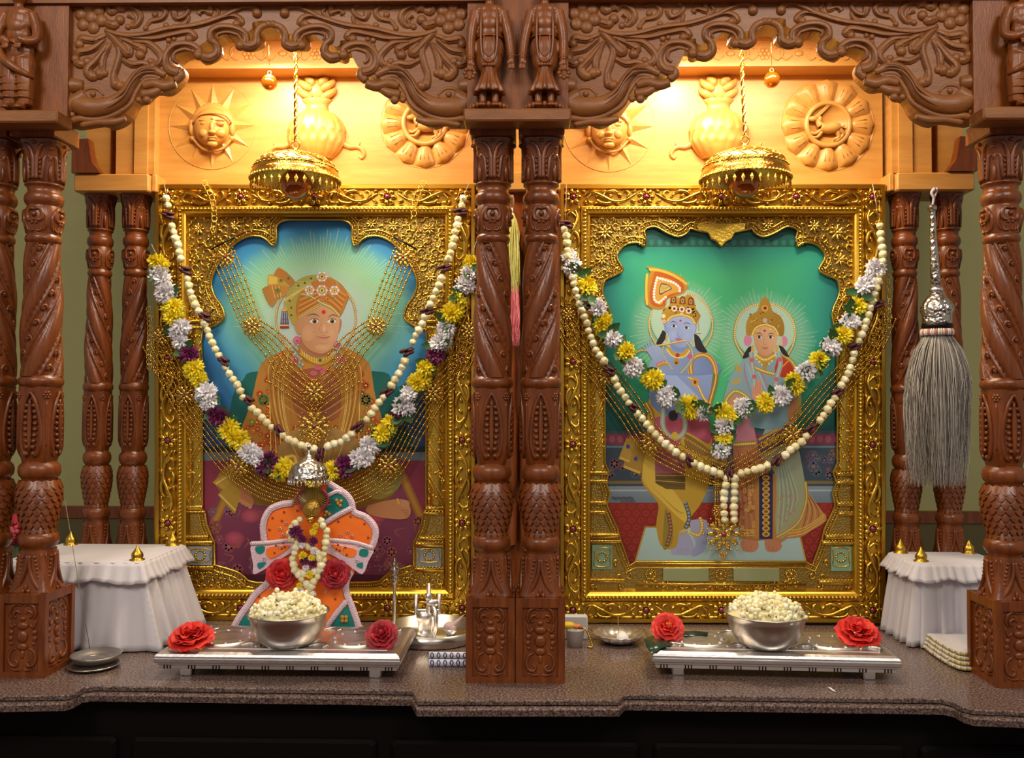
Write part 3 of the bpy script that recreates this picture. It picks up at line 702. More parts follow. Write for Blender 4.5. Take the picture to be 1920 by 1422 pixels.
# partition between the two bays
t = thing('bay_partition', 'wooden partition seen through the gap of the centre columns', 'partition', (0, .43, 0)); t['kind'] = 'thing'
m = MB(); m.box((-.1, .44, 0), (.1, .56, U(968, 330, .44).z)); m.build('board', WOODC, t, False)
m = MB(); m.bbox((-.1, .42, U(968, 357, .42).z), (.1, .56, U(968, 322, .42).z), .003); m.build('lintel_block', WOODL, t, False)
m = MB(); m.box((-.1, .45, U(968, 321, .42).z), (.1, .56, 1.47)); m.build('stile', WOODL, t, False)
m = MB()
for x in (-.03, .03):
    m.lathe([(.026, .2), (.028, .3), (.02, .32), (.028, .36), (.028, .5), (.022, .55), (.022, .9), (.03, .93), (.022, .97)], 20, c=(x, .43, 0))
m.build('half_column', WOODC, t)
# ================================================================ gilt frames
FY = .4656; KF = k(FY)
def FR(x, y, d=0): return U(x, y, FY-d)
# leaf scroll and rosette shared by both frames (local plane x-z, front is -y, 1 unit = 1 px at the frame)
q = KF
lm = MB()
def lt(pts, rad): lm.tube(cr([(x*q, -d*q, z*q) for x, z, d in pts], 4), [r*q for r in rad], 7)
def tear(x, z, a, ln, wd):
    c, s = math.cos(a), math.sin(a); R = Matrix(((c, 0, -s), (0, 1, 0), (s, 0, c)))
    lm.ell((x*q, -2*q, z*q), (ln*q, 4*q, wd*q), 9, 6, M=R)
lt([(-52, 8, 1), (-30, -6, 3), (-8, -9, 4), (12, 0, 5), (32, 9, 4), (48, 4, 2)], [1.5, 2.6, 3.4, 3.6, 3, 2])
lt([(-8, -9, 3), (4, -13, 4), (18, -11, 4), (24, -5, 3)], [2.4, 3.2, 3, 2]); lt([(12, 0, 3), (6, 9, 4), (-8, 12, 4), (-16, 8, 3)], [2.4, 3.4, 3, 2])
lt([(34, 8, 3), (42, -2, 4), (40, -10, 3), (32, -10, 2)], [2, 2.8, 2.4, 1.4]); lt([(-30, -5, 3), (-38, 4, 4), (-34, 11, 3), (-26, 10, 2)], [2, 2.8, 2.4, 1.4])
for a in ((-46, -8, .5, 6, 3), (-20, 4, .9, 6, 3.4), (-2, 3, .6, 5.5, 3), (22, 2, -.6, 6, 3), (26, -12, .2, 5, 2.6), (-16, -13, -.2, 5, 2.6), (10, 12, .2, 6, 2.8), (46, -10, 1, 5, 2.6), (50, 11, .3, 5, 2.6), (-48, 12, -.4, 5, 2.4)): tear(*a)
LEAFM = lm.mesh('leaf_scroll', GOLD)
lm = MB()
for i in range(7):
    a = 2*PI*i/7; lm.ell((11*q*math.cos(a), -2.5*q, 11*q*math.sin(a)), (6*q, 4*q, 4.4*q), 9, 6, M=Matrix(((math.cos(a), 0, -math.sin(a)), (0, 1, 0), (math.sin(a), 0, math.cos(a)))))
for i in range(12): a = 2*PI*i/12; lm.ell((7.5*q*math.cos(a), -5*q, 7.5*q*math.sin(a)), 1.5*q, 6, 4)
ROSM = lm.mesh('rosette', GOLD)
lm = MB(); lm.ell((0, -4*q, 0), (5.2*q, 4.5*q, 5.2*q), 12, 8); RUBM = lm.mesh('ruby', RUBY)
BACKP = .4868      # painting plane
def make_frame(x0, x1, y0, y1, lab, opening, tops, sides_y):
    xm = (x0+x1)/2; o = FR(xm, y1)
    t = thing('framed_picture', lab, 'picture', (o.x, FY, 0), 'large gilt framed pictures')
    m = MB(); prof = [(0, .503), (0, .4625), (2, .4605), (8, .4605), (10, .466), (12, .4675), (38, .4675), (41, .463), (43, .4615), (51, .4615), (54, .466), (57, .468), (62, .482)]
    vs = []; fs = []
    for d, Y in prof:
        for (x, y) in ((x0+d, y0+d), (x1-d, y0+d), (x1-d, y1-d), (x0+d, y1-d)):
            p = FR(x, y); vs.append((p.x, Y, p.z))
    for i in range(len(prof)-1):
        for j in range(4): jj = (j+1) % 4; fs.append((i*4+j, i*4+jj, i*4+4+jj, i*4+4+j))
    m.add(vs, fs); fr = m.build('moulding', GOLDP, t, False)
    m = MB(); a, b = FR(x0+3, y1-3), FR(x1-3, y0+3); m.box((a.x, .498, a.z), (b.x, .503, b.z)); m.build('backing', WOODL, t, False)
    m = MB()          # rope beading
    for X in (x0+47, x1-47):
        n = int((y1-y0-94)/7.2)
        for i in range(n): p = FR(X, y0+47+(i+.5)*7.2); m.ell((p.x, .4608, p.z), (4*q, 3*q, 3.6*q), 6, 4)
    for Yp in (y0+47, y1-47):
        n = int((x1-x0-94)/7.2)
        for i in range(n): p = FR(x0+47+(i+.5)*7.2, Yp); m.ell((p.x, .4608, p.z), (3.6*q, 3*q, 4*q), 6, 4)
    tag(m.build('bead_moulding', GOLD, t), kind='stuff')
    YB = .466; c = 25
    def ros(px, py):
        p = FR(px, py); r = put('rosette', ROSM, t, (p.x, YB, p.z)); put('ruby', RUBM, r)
    def leaf(px, py, rot, sx=1, sz=1):
        p = FR(px, py); put('leaf_scroll', LEAFM, t, (p.x, YB, p.z), (0, rot, 0), (sx, 1, sz))
    xs = [x0+c]+tops+[x1-c]
    for Yp in (y0+c-1, y1-c+1):
        for X in xs: ros(X, Yp)
        for i, (a, b) in enumerate(zip(xs, xs[1:])):
            n = 2 if b-a > 180 else 1
            for j in range(n):
                w_ = (b-a)/n; leaf(a+w_*(j+.5), Yp, 0, (w_-28)/112*(1 if (i+j) % 2 else -1), .95)
    ys = [y0+c]+sides_y+[y1-c]
    for X, s in ((x0+c, 1), (x1-c, -1)):
        for Yv in ys[1:-1]: ros(X, Yv)
        for i, (a, b) in enumerate(zip(ys, ys[1:])):
            leaf(X, (a+b)/2, PI/2, ((b-a)-26)/112*(1 if i % 2 else -1), .95*s)
    # foil mount with a shaped opening
    mo = [(p.x, p.z) for p in (FR(x0+55, y0+55), FR(x1-55, y0+55), FR(x1-55, y1-55), FR(x0+55, y1-55))]
    op = [(p.x, p.z) for p in (U(x, y, .479) for x, y in opening)]
    m = MB(); m.ext(mo, .4805, .4828, holes=[op]); mt = m.build('foil_mount', GOLDF, t, False)
    m = MB(); rim = [U(x, y, .4785) for x, y in opening]
    m.tube(rim, 2.2*q, 6, closed=True)
    off = []; n = len(opening); area_ = sum(opening[i][0]*opening[(i+1) % n][1]-opening[(i+1) % n][0]*opening[i][1] for i in range(n)); sg = 1 if area_ > 0 else -1
    for dd, r_ in ((5.5, 0), (11, 1.8)):
        pts = []
        for i in range(n):
            (ax, ay), (bx, by) = opening[i-1], opening[(i+1) % n]; tx, ty = bx-ax, by-ay; l_ = math.hypot(tx, ty) or 1
            pts.append((opening[i][0]+sg*ty/l_*dd, opening[i][1]-sg*tx/l_*dd))
        if r_: m.tube([U(x, y, .4785) for x, y in pts], r_*q, 6, closed=True)
        else:
            for i in range(n):
                (ax, ay), (bx, by) = pts[i], pts[(i+1) % n]; L_ = math.hypot(bx-ax, by-ay); kk = max(1, int(L_/4.2))
                for j in range(kk): p = U(ax+(bx-ax)*j/kk, ay+(by-ay)*j/kk, .4785); m.ell(p, (1.7*q, 1.4*q, 1.7*q), 6, 4)
    tag(m.build('beaded_rim', GOLD, mt), kind='stuff')
    return t, mt
def inside(x, y, poly):
    r = False; n = len(poly); j = n-1
    for i in range(n):
        if (poly[i][1] > y) != (poly[j][1] > y) and x < (poly[j][0]-poly[i][0])*(y-poly[i][1])/(poly[j][1]-poly[i][1])+poly[i][0]: r = not r
        j = i
    return r
def sm(pts, n=3): return [(p.x, p.y) for p in cr([(a, b, 0) for a, b in pts], n)]
def sym(half, xc): return half+[(2*xc-x, y) for x, y in half[::-1]]
# left opening (left half, from bottom centre round to top centre), then mirrored
lh = [(588, 1093), (482, 1093), (462, 1088), (448, 1074), (430, 1066), (405, 1058)]
lh = [(482, 1093)]+sm([(466, 1090), (450, 1076), (430, 1068), (402, 1060)])+[(402, 1016), (396, 1005), (388, 985), (384, 962), (379, 955), (379, 690), (377, 640), (380, 618), (400, 612)]+sm([(402, 611), (418, 600), (420, 590), (414, 572), (402, 555), (396, 532), (403, 507), (420, 480), (443, 455), (468, 443), (490, 444)])+sm([(500, 450), (513, 461), (518, 446), (518, 426), (527, 416), (541, 412)])
OPL = sym(lh, 589)
PXL = (291, 892, 346, 1164)
rh = [(1196, 1052), (1190, 1100), (1168, 1100), (1166, 1080), (1178, 1060), (1170, 1030), (1163, 1008), (1158, 985), (1142, 960), (1137, 940), (1140, 900), (1134, 880), (1134, 700), (1135, 600), (1150, 585)]
rh = [(1192, 1054), (1180, 1062), (1176, 1048), (1163, 1012), (1158, 992), (1145, 965), (1138, 948), (1143, 925), (1136, 905), (1142, 885), (1134, 868), (1134, 640), (1144, 590)]+sm([(1140, 575), (1131, 555), (1130, 542), (1135, 525), (1152, 517), (1168, 507), (1162, 494), (1157, 484), (1160, 472), (1175, 458), (1196, 455), (1209, 463)])+sm([(1211, 445), (1209, 431), (1228, 425), (1249, 436), (1271, 444), (1287, 438), (1294, 428)])+[(1307, 432), (1328, 436), (1334, 448), (1343, 452), (1351, 461)]
OPR = sym(rh, 1352)
PXR = (1049, 1660, 346, 1168)
FL, ML = make_frame(*PXL, 'gilt framed picture of a seated figure in a golden turban, left bay', OPL, [452, 590, 727], [520, 672, 826, 981])
FRt, MR = make_frame(*PXR, 'gilt framed picture of two standing figures on green, right bay', OPR, [1211, 1352, 1492], [524, 679, 834, 992])
# raised fretwork on the mounts
def fret(mt, op, box, n, size, seed, flowers=()):
    R = random.Random(seed); m = MB(); x0, x1, y0, y1 = box; xm = (x0+x1)/2
    pts = []; tries = 0
    while len(pts) < n and tries < 9000:
        tries += 1; x, y = R.uniform(x0, xm), R.uniform(y0, y1)
        if inside(x, y, op) or any(inside(x+a, y+b, op) for a, b in ((13, 0), (-13, 0), (0, 13), (0, -13), (9, 9), (-9, 9))): continue
        if any(math.hypot(x-a, y-b) < size*1.15 for a, b in pts) or any(math.hypot(x-a, y-b) < c+6 for a, b, c in flowers): continue
        pts.append((x, y))
    for x, y in pts:
        a0 = R.uniform(0, 2*PI); s = R.choice((-1, 1)); sz = size*R.uniform(.75, 1.1)
        for mir in (0, 1):
            P_ = []
            for i in range(9):
                t_ = i/8; a = a0+s*t_*4.6; r = sz*(1-.78*t_); xx, yy = x+r*math.cos(a), y+r*math.sin(a)
                P_.append(U(2*xm-xx if mir else xx, yy, .4785))
            m.tube(P_, [1.1*q, 2.1*q, 2*q, 1.7*q, 1.8*q], 5)
            a = a0-s*.5; m.ell(U((2*xm-x if mir else x)+(-1 if mir else 1)*sz*math.cos(a), y+sz*math.sin(a), .4785), (2.6*q, 2*q, 2.6*q), 6, 4)
    tag(m.build('fretwork', GOLD, mt), kind='stuff')
    fm = MB()
    for i in range(8):
        a = 2*PI*i/8; fm.ell((9*q*math.cos(a), -2*q, 9*q*math.sin(a)), (8*q, 2.6*q, 3*q), 8, 5, M=Matrix(((math.cos(a), 0, -math.sin(a)), (0, 1, 0), (math.sin(a), 0, math.cos(a)))))
    fm.ell((0, -3*q, 0), (4*q, 3*q, 4*q), 8, 5); fm = fm.mesh('foil_flower', GOLDB)
    for x, y, c in flowers:
        for mir in (0, 1): p = U(2*xm-x if mir else x, y, .4785); put('foil_flower', fm, mt, (p.x, p.y, p.z), None, c/17)
fret(ML, OPL, (348, 830, 404, 600), 70, 10, 3, [(372, 430, 13), (440, 425, 12), (371, 520, 12), (482, 420, 11)])
fret(MR, OPR, (1108, 1596, 404, 600), 52, 9, 5, [(1134, 437, 17), (1128, 487, 14), (1177, 425, 14), (1264, 421, 13), (1124, 560, 10)])
fret(ML, OPL, (348, 830, 1072, 1106), 26, 8, 13)
fret(MR, OPR, (1108, 1596, 1096, 1112), 14, 6, 15)
fret(MR, OPR, (1150, 1554, 1030, 1094), 10, 8, 17)
# gilt relief columns beside the openings
def relief(mt, x0, x1, ybands, spiral, base, mir_about):
    for mir in (0, 1):
        m = MB(); X = (lambda x: 2*mir_about-x) if mir else (lambda x: x); D = .4785
        xa, xb_ = x0, x1; y0, y1 = spiral
        n = 10                                   # half-round shaft
        vs = []
        for yy in (y0, y1):
            for i in range(n+1):
                s = i/n; p = U(X(xa+(xb_-xa)*s), yy, D-.005*math.sin(PI*s)); vs.append(p)
        m.add(vs, [(i, i+1, n+2+i, n+1+i) for i in range(n)])
        step = 62; yy = y0-40
        while yy < y1:
            for dd in (0, 12):
                P_ = []
                for i in range(9):
                    s = i/8; x_, y_ = xa+(xb_-xa)*s, yy+dd+52*(1-s)
                    if y0 <= y_ <= y1: P_.append(U(X(x_), y_, D-.005*math.sin(PI*s)-.0003))
                if len(P_) > 1:
                    m.tube(P_, 2*q, 5)
                    for p in P_[::1]: m.ell(p, (1.9*q, 2.6*q, 1.9*q), 5, 4)
            R = random.Random(int(yy))
            for j in range(16):
                s = R.random(); x_, y_ = xa+(xb_-xa)*s, yy+20+52*(1-s)+R.uniform(0, 28)
                if y0+3 < y_ < y1-3: m.ell(U(X(x_), y_, D-.005*math.sin(PI*s)), (R.uniform(1.8, 3.4)*q, 2.4*q, R.uniform(1.8, 3.4)*q), 6, 4)
            yy += step
        for (a, b, ya, yb, d) in ybands:
            xs = sorted((U(X(a), ya, D).x, U(X(b), ya, D).x)); m.bbox((xs[0], D-d, U(a, yb, D).z), (xs[1], D+.003, U(a, ya, D).z), .001)
            cnt = max(2, int(abs(b-a)/6))
            for i in range(cnt): m.ell(U(X(a+(b-a)*(i+.5)/cnt), (ya+yb)/2, D-d), (2.2*q, 1.6*q, 2.2*q), 6, 4)
        tag(m.build('relief_column', GOLD, mt), kind='stuff')
        pm = MB(); (a, b, ya, yb, cpan) = base
        xs = sorted((U(X(a), ya, D).x, U(X(b), ya, D).x)); pm.bbox((xs[0], D-.003, U(a, yb, D).z), (xs[1], D+.003, U(a, ya, D).z), .001, cpan); bo = pm.build('enamel_panel', VCG, mt, False)
        pm = MB()
        for i in range(12): an = 2*PI*i/12; pm.ell(U(X((a+b)/2)+9*math.cos(an), (ya+yb)/2+9*math.sin(an), D-.0035), (2.4*q, 1.5*q, 2.4*q), 6, 4)
        pm.tube([U(X(x), y, D-.0033) for x, y in sm([(a+4, ya+8), ((a+b)/2, ya+5), (b-4, ya+8), (b-5, (ya+yb)/2), (b-4, yb-8), ((a+b)/2, yb-5), (a+4, yb-8), (a+5, (ya+yb)/2), (a+4, ya+8)])], 1.2*q, 5)
        pm.build('enamel_rosette', GOLD, bo)
relief(ML, 347, 377, [(347, 382, 600, 606, .006), (347, 380, 612, 618, .005), (347, 381, 948, 956, .006), (347, 386, 958, 962, .006), (347, 392, 1004, 1010, .007), (347, 400, 1014, 1022, .008), (347, 402, 1061, 1068, .008)], (618, 948), (352, 398, 1024, 1060, h('8f9aa0')), 590)
relief(MR, 1106, 1132, [(1106, 1140, 884, 890, .006), (1106, 1140, 900, 906, .006), (1106, 1138, 940, 946, .006), (1106, 1136, 958, 964, .006), (1106, 1160, 1000, 1008, .008), (1106, 1166, 1012, 1018, .008), (1106, 1172, 1085, 1092, .006)], (604, 884), (1110, 1148, 1022, 1068, h('7fa487')), 1353)
m = MB()      # plinth strip under the two standing figures
for i, (a, b) in enumerate(((1204, 1236), (1336, 1368), (1468, 1500))):
    for j in range(14): an = 2*PI*j/14; m.ell(U((a+b)/2+9*math.cos(an), 1078+9*math.sin(an), .4785), (2*q, 1.6*q, 2*q), 6, 4)
    m.ell(U((a+b)/2, 1078, .4785), (4*q, 2.5*q, 4*q), 8, 5)
for yy in (1058, 1096): m.tube([U(1192, yy, .478), U(1512, yy, .478)], 2.4*q, 6)
tag(m.build('plinth_relief', GOLD, MR), kind='stuff')
for a, b in ((1243, 1329), (1375, 1461)):
    m = MB(); p0, p1 = U(a, 1090, .478), U(b, 1066, .478); m.bbox((p0.x, .4755, p0.z), (p1.x, .48, p1.z), .001, h('8b8f63')); m.build('enamel_panel', VCG, MR, False)
m = MB()      # hanging drop of the right mount
m.ext([(p.x, p.z) for p in (U(x, y, .478) for x, y in ((1307, 420), (1397, 420), (1395, 431), (1376, 436), (1368, 448), (1360, 452), (1352, 463), (1344, 452), (1336, 448), (1328, 436), (1309, 431)))], .474, .48)
m.build('drop_ornament', GOLD, MR, False)

# ================================================================ paintings: flat colour on the picture plane
class Paint:
    def __init__(s, name, parent): s.m = MB(); s.name = name; s.par = parent; s.d = 0; s.T = (0, 0, 1)
    def X(s, x, y): return (s.T[0]+x/s.T[2], s.T[1]+y/s.T[2])
    def V(s, x, y): return U(*s.X(x, y), BACKP-s.d)
    def _n(s): s.d += 2.5e-6
    def poly(s, pts, col, n=0, c2=None, ax=None):       # optional gradient col->c2 along ax=(x0,y0,x1,y1)
        s._n(); P_ = sm(list(pts)+[pts[0]], n)[:-1] if n else list(pts)
        tri = tessellate_polygon([[Vector((x, -y, 0)) for x, y in P_]]); v = [s.V(x, y) for x, y in P_]
        c = h(col); base = len(s.m.v); f = []
        for t in tri:
            a, b, d = (P_[i] for i in t); cc = (b[0]-a[0])*(-d[1]+a[1])-(-b[1]+a[1])*(d[0]-a[0]); f.append(tuple(t) if cc > 0 else tuple(t)[::-1])
        s.m.add(v, f, c)
        if c2:
            e = h(c2); x0, y0, x1, y1 = ax; L2 = (x1-x0)**2+(y1-y0)**2
            for i, (x, y) in enumerate(P_):
                t = max(0, min(1, ((x-x0)*(x1-x0)+(y-y0)*(y1-y0))/L2)); s.m.c[base+i] = tuple(c[k_]*(1-t)+e[k_]*t for k_ in range(4))
    def rad(s, cx, cy, rx, ry, stops, seg=32, rot=0):   # stops [(t, col)...] from centre to rim
        s._n(); c0 = h(stops[0][1]); v = [s.V(cx, cy)]; cols = [c0]; f = []; rings = stops[1:] if stops[0][0] == 0 else stops
        cr_, sr = math.cos(rot), math.sin(rot)
        for t, col in rings:
            for j in range(seg):
                a = 2*PI*j/seg; x, y = rx*t*math.cos(a), ry*t*math.sin(a); v.append(s.V(cx+x*cr_-y*sr, cy+x*sr+y*cr_)); cols.append(h(col))
        for j in range(seg):
            qn = (j+1) % seg; f.append((0, 1+qn, 1+j))
            for r in range(len(rings)-1): a = 1+r*seg; f.append((a+j, a+qn, a+seg+qn, a+seg+j))
        b = len(s.m.v); s.m.add(v, f, c0); s.m.c[b:] = cols
    def ell(s, cx, cy, rx, ry, col, seg=16, rot=0): s.rad(cx, cy, rx, ry, [(0, col), (1, col)], seg, rot)
    def line(s, pts, w, col, n=4, taper=False):
        s._n(); P_ = sm(pts, n) if n else pts; v = []; f = []; m_ = len(P_)
        for i in range(m_):
            a, b = P_[max(i-1, 0)], P_[min(i+1, m_-1)]; tx, ty = b[0]-a[0], b[1]-a[1]; l = math.hypot(tx, ty) or 1
            ww = w/2*(math.sin(PI*(i+.6)/(m_+.2)) if taper else 1)
            v += [s.V(P_[i][0]-ty/l*ww, P_[i][1]+tx/l*ww), s.V(P_[i][0]+ty/l*ww, P_[i][1]-tx/l*ww)]
        for i in range(m_-1): f.append((2*i, 2*i+2, 2*i+3, 2*i+1))
        s.m.add(v, f, h(col))
    def beads(s, pts, r, col, step, n=6):
        P_ = sm(pts, n); acc = 0; s._n(); c = h(col)
        for a, b in zip(P_, P_[1:]):
            L = math.hypot(b[0]-a[0], b[1]-a[1])
            while acc < L: t = acc/L; s.dot(a[0]+(b[0]-a[0])*t, a[1]+(b[1]-a[1])*t, r, c); acc += step
            acc -= L
    def dot(s, x, y, r, c, seg=7):
        s.m.add([s.V(x+r*math.cos(2*PI*j/seg), y-r*math.sin(2*PI*j/seg)) for j in range(seg)], [tuple(range(seg))], c)
    def grid(s, x0, x1, y0, y1, nx, ny, fn):
        s._n(); v = []; c = []; f = []
        for j in range(ny+1):
            for i in range(nx+1): x, y = x0+(x1-x0)*i/nx, y0+(y1-y0)*j/ny; v.append(s.V(x, y)); c.append(fn(x, y))
        for j in range(ny):
            for i in range(nx): a = j*(nx+1)+i; f.append((a, a+nx+1, a+nx+2, a+1))
        b = len(s.m.v); s.m.add(v, f, (1, 1, 0, 1)); s.m.c[b:] = c
    def flower(s, x, y, r, col, c2, npet=6):
        s._n()
        for i in range(npet): a = 2*PI*i/npet; s.dot(x+r*.62*math.cos(a), y+r*.62*math.sin(a), r*.48, h(col), 6)
        s._n(); s.dot(x, y, r*.34, h(c2), 6)
    def build(s): return s.m.build(s.name, PAINT, s.par, False)
def ramp(t, st):
    if t <= st[0][0]: return st[0][1]
    for (a, ca), (b, cb) in zip(st, st[1:]):
        if t <= b: u = (t-a)/(b-a); return tuple(ca[i]*(1-u)+cb[i]*u for i in range(4))
    return st[-1][1]
# ---------------------------------------------------------------- left painting
p = Paint('painting', FL)
BL = [(0, h('c3d6cf')), (.42, h('b6d5c0')), (.62, h('97d3a0')), (.8, h('7cc6b0')), (.95, h('3f96cc')), (1.15, h('2468bd')), (1.6, h('1d55a5'))]
BL2 = [(0, h('b4d3c0')), (.5, h('7fbfa0')), (.75, h('4b9fc0')), (1.0, h('2f6fa8')), (1.3, h('274a78')), (1.6, h('1d3050'))]
def bgl(x, y):
    d = math.hypot((x-596)/205, (y-600)/172); d2 = math.hypot((x-596)/205, (y-600)/260)
    a = ramp(d, BL); b = ramp(d2, BL2); t = max(0, min(1, (y-560)/140)); return tuple(a[i]*(1-t)+b[i]*t for i in range(4))
p.grid(370, 812, 405, 862, 60, 60, bgl)
for i in range(90):                       # fine rays round the head
    a = -PI*1.05+PI*1.1*i/89; r0, r1 = 92, 92+rnd.uniform(40, 85); p.line([(598+r0*math.cos(a), 600+r0*math.sin(a)), (598+r1*math.cos(a), 600+r1*math.sin(a))], .7, 'c4ddcb', 0)
p.rad(598, 605, 80, 82, [(0, 'bccfcb'), (.9, 'b9d0c8'), (1, 'b5d0c0')])
# back cushion, balustrade, carpet
p.poly([(438, 850), (430, 800), (436, 745), (456, 712), (490, 696), (700, 696), (735, 712), (752, 745), (760, 800), (752, 850)], '1c6a62', 4, '124a4c', (590, 690, 590, 850))
p.poly([(372, 838), (812, 838), (812, 862), (372, 862)], '1b2a33'); p.poly([(372, 848), (812, 848), (812, 866), (372, 866)], '66707c')
p.grid(372, 812, 864, 1100, 24, 16, lambda x, y: ramp((y-864)/236, [(0, h('7a2f40')), (.35, h('8a3448')), (.7, h('7a3048')), (.78, h('5a2038')), (1, h('401828'))]))
p.poly([(420, 890), (378, 1010), (372, 1060), (400, 1078), (780, 1078), (812, 1060), (800, 1000), (756, 880)], '84405a', 0, '6a2f46', (590, 890, 590, 1080))
p.line([(452, 872), (400, 985)], 16, '96652a', 0); p.line([(745, 872), (796, 985)], 16, '96652a', 0)
p.line([(452, 872), (400, 985)], 8, 'b07c34', 0); p.line([(745, 872), (796, 985)], 8, 'b07c34', 0)
rr = random.Random(4)
for i in range(46):
    x, y = rr.uniform(395, 785), rr.uniform(955, 1072); p.flower(x, y, rr.uniform(7, 13), rr.choice(('8e4a58', '8a4a46', '80586a', '925048', '84465e')), '9a6450')
for x, y in ((470, 968), (705, 968), (440, 1010)): p.rad(x, y, 19, 14, [(0, 'b85468'), (.6, 'a8485c'), (1, '8a3a50')])
for i in range(20): x = rr.uniform(395, 785); y = rr.uniform(960, 1070); p.line([(x, y), (x+rr.uniform(-14, 14), y-12), (x+rr.uniform(-22, 22), y-18)], 3, rr.choice(('8a5058', '94544a')), 4, True)
# robe
G1, G2, G3 = 'c78a38', 'a86a24', 'e3bd5c'
p.poly([(546, 652), (520, 662), (492, 680), (482, 705), (474, 740), (462, 780), (450, 815), (470, 850), (530, 872), (590, 880), (655, 872), (700, 845), (720, 810), (712, 770), (702, 735), (697, 700), (690, 680), (668, 662), (640, 652)], G1, 4, '9c6628', (590, 650, 590, 880))
p.poly([(400, 905), (430, 872), (500, 862), (590, 900), (690, 862), (752, 880), (752, 905), (730, 935), (690, 950), (600, 965), (500, 950), (430, 935)], 'a4752c', 4, '7f5a24', (590, 870, 590, 960))
p.poly([(700, 880), (745, 875), (754, 895), (745, 918), (715, 936), (690, 930), (680, 905)], '8a8f4a', 4, 'a08a3e', (750, 880, 690, 930))
for i in range(5): p.beads([(690+i*4, 880+i*8), (720, 890+i*9), (752-i*4, 884+i*9)], 1.1, 'd8c070', 3)
for i in range(420):                      # woven flowers of the robe
    x, y = rr.uniform(462, 716), rr.uniform(668, 860)
    if 540 < x < 650 and y < 800: continue
    if abs(x-590) > 80+.42*(y-660)-10: continue
    p.flower(x, y, rr.uniform(4, 7), rr.choice(('c24a20', 'b8502a', 'c8682c', '8a8a30')), 'e0b040')
for s in (-1, 1):
    for i in range(7): p.line([(590+s*(14+i*8), 655+i*1.5), (590+s*(44+i*7), 690), (590+s*(60+i*4), 760), (590+s*(52+i*5), 850)], 2, (G3, G2)[i % 2], 5)
    p.poly([(590+s*44, 664), (590+s*76, 676), (590+s*88, 720), (590+s*74, 800), (590+s*40, 842), (590+s*48, 760), (590+s*46, 700)], 'b07a2e', 3)
    for i in range(6): p.line([(590+s*(46+i*6), 668+i*2), (590+s*(58+i*5), 715), (590+s*(56+i*4), 775), (590+s*(42+i*3), 835)], 1.4, ('e0b858', '8a5418')[i % 2], 5)
    p.beads([(590+s*50, 668), (590+s*62, 720), (590+s*58, 780), (590+s*44, 838)], 1.2, 'f0d890', 3.4)
    p.flower(590+s*96, 750, 10, '4a7a48', 'd8b850', 8); p.flower(590+s*96, 750, 5, 'a06a20', '307040', 6)
p.poly([(545, 700), (590, 690), (630, 705), (640, 770), (618, 790), (590, 796), (560, 785), (548, 750)], '9c5a32', 3)
p.poly([(600, 700), (632, 708), (638, 760), (620, 785), (604, 778)], 'a8694a', 3, '8a5038', (600, 700, 620, 790))
for i in range(6): p.beads([(548-i*3, 690+i*14), (590, 712+i*16), (634+i*3, 690+i*14)], 1.3, 'd8a440', 3.2)
# folds of the lap, hands, feet
p.poly([(520, 840), (560, 800), (620, 800), (690, 840), (660, 880), (590, 900), (530, 880)], 'b08a4c', 3, '8a6530', (590, 800, 590, 900))
for i in range(7): p.line([(540+i*18, 820), (560+i*12, 860), (590+(i-3)*6, 890)], 1.6, ('d0b070', '7a5628')[i % 2], 4)
p.poly([(535, 868), (575, 856), (600, 872), (590, 890), (545, 886)], 'b07a50', 3); p.line([(536, 858), (552, 856), (556, 874)], 8, 'c09030', 4); p.line([(536, 858), (552, 856), (556, 874)], 4, 'e0c060', 4)
p.poly([(690, 948), (720, 940), (752, 936), (766, 944), (770, 960), (764, 972), (740, 974), (700, 968), (686, 958)], 'b5794e', 4, 'c58a5c', (690, 950, 770, 960))
for i in range(4): p.line([(752+i*3, 956+i*4), (766+i, 959+i*4)], .8, '7a4a30', 0)
p.ell(760, 945, 8, 7, 'c8906a'); p.line([(745, 935), (748, 946)], 3, 'd8b040', 0)
p.poly([(440, 918), (455, 910), (470, 925), (476, 945), (462, 950), (446, 938)], 'b07248', 4)
for i in range(4): p.ell(448+i*7, 938+i*4, 4, 5, 'ba8058')
p.poly([(398, 905), (430, 884), (452, 892), (420, 920)], 'b08c38'); p.poly([(408, 928), (440, 900), (452, 930), (440, 965)], 'a8862f'); p.line([(404, 908), (436, 888)], 2, 'e0c468', 0); p.line([(412, 928), (442, 958)], 3, 'd8b858', 0)
# head
p.T = (480, 490, 7.11)
p.line([(420, 1140), (300, 950), (265, 780), (290, 600), (350, 480)], 26, 'a87c2c', 6); p.beads([(420, 1140), (300, 950), (265, 780), (290, 600), (350, 480)], 9, 'f0d890', 24)
p.line([(1185, 1140), (1290, 960), (1330, 760), (1290, 540), (1190, 390)], 26, 'a87c2c', 6); p.beads([(1185, 1140), (1290, 960), (1330, 760), (1290, 540), (1190, 390)], 9, 'f0d890', 24)
p.poly([(590, 1000), (560, 1160), (640, 1290), (860, 1340), (1040, 1250), (1060, 1080)], 'a9744a')                      # neck
p.poly([(490, 800), (545, 790), (580, 860), (590, 960), (560, 980), (520, 900)], 'c28a5e', 3); p.poly([(1100, 760), (1135, 780), (1135, 860), (1105, 950), (1085, 930)], 'b57c58', 3)
p.poly([(545, 760), (700, 640), (880, 560), (1040, 640), (1112, 740), (1112, 850), (1092, 980), (1060, 1080), (1000, 1170), (900, 1228), (810, 1222), (700, 1170), (625, 1080), (590, 950), (560, 850)], 'd2a276', 4, 'c08a60', (960, 800, 560, 1000))
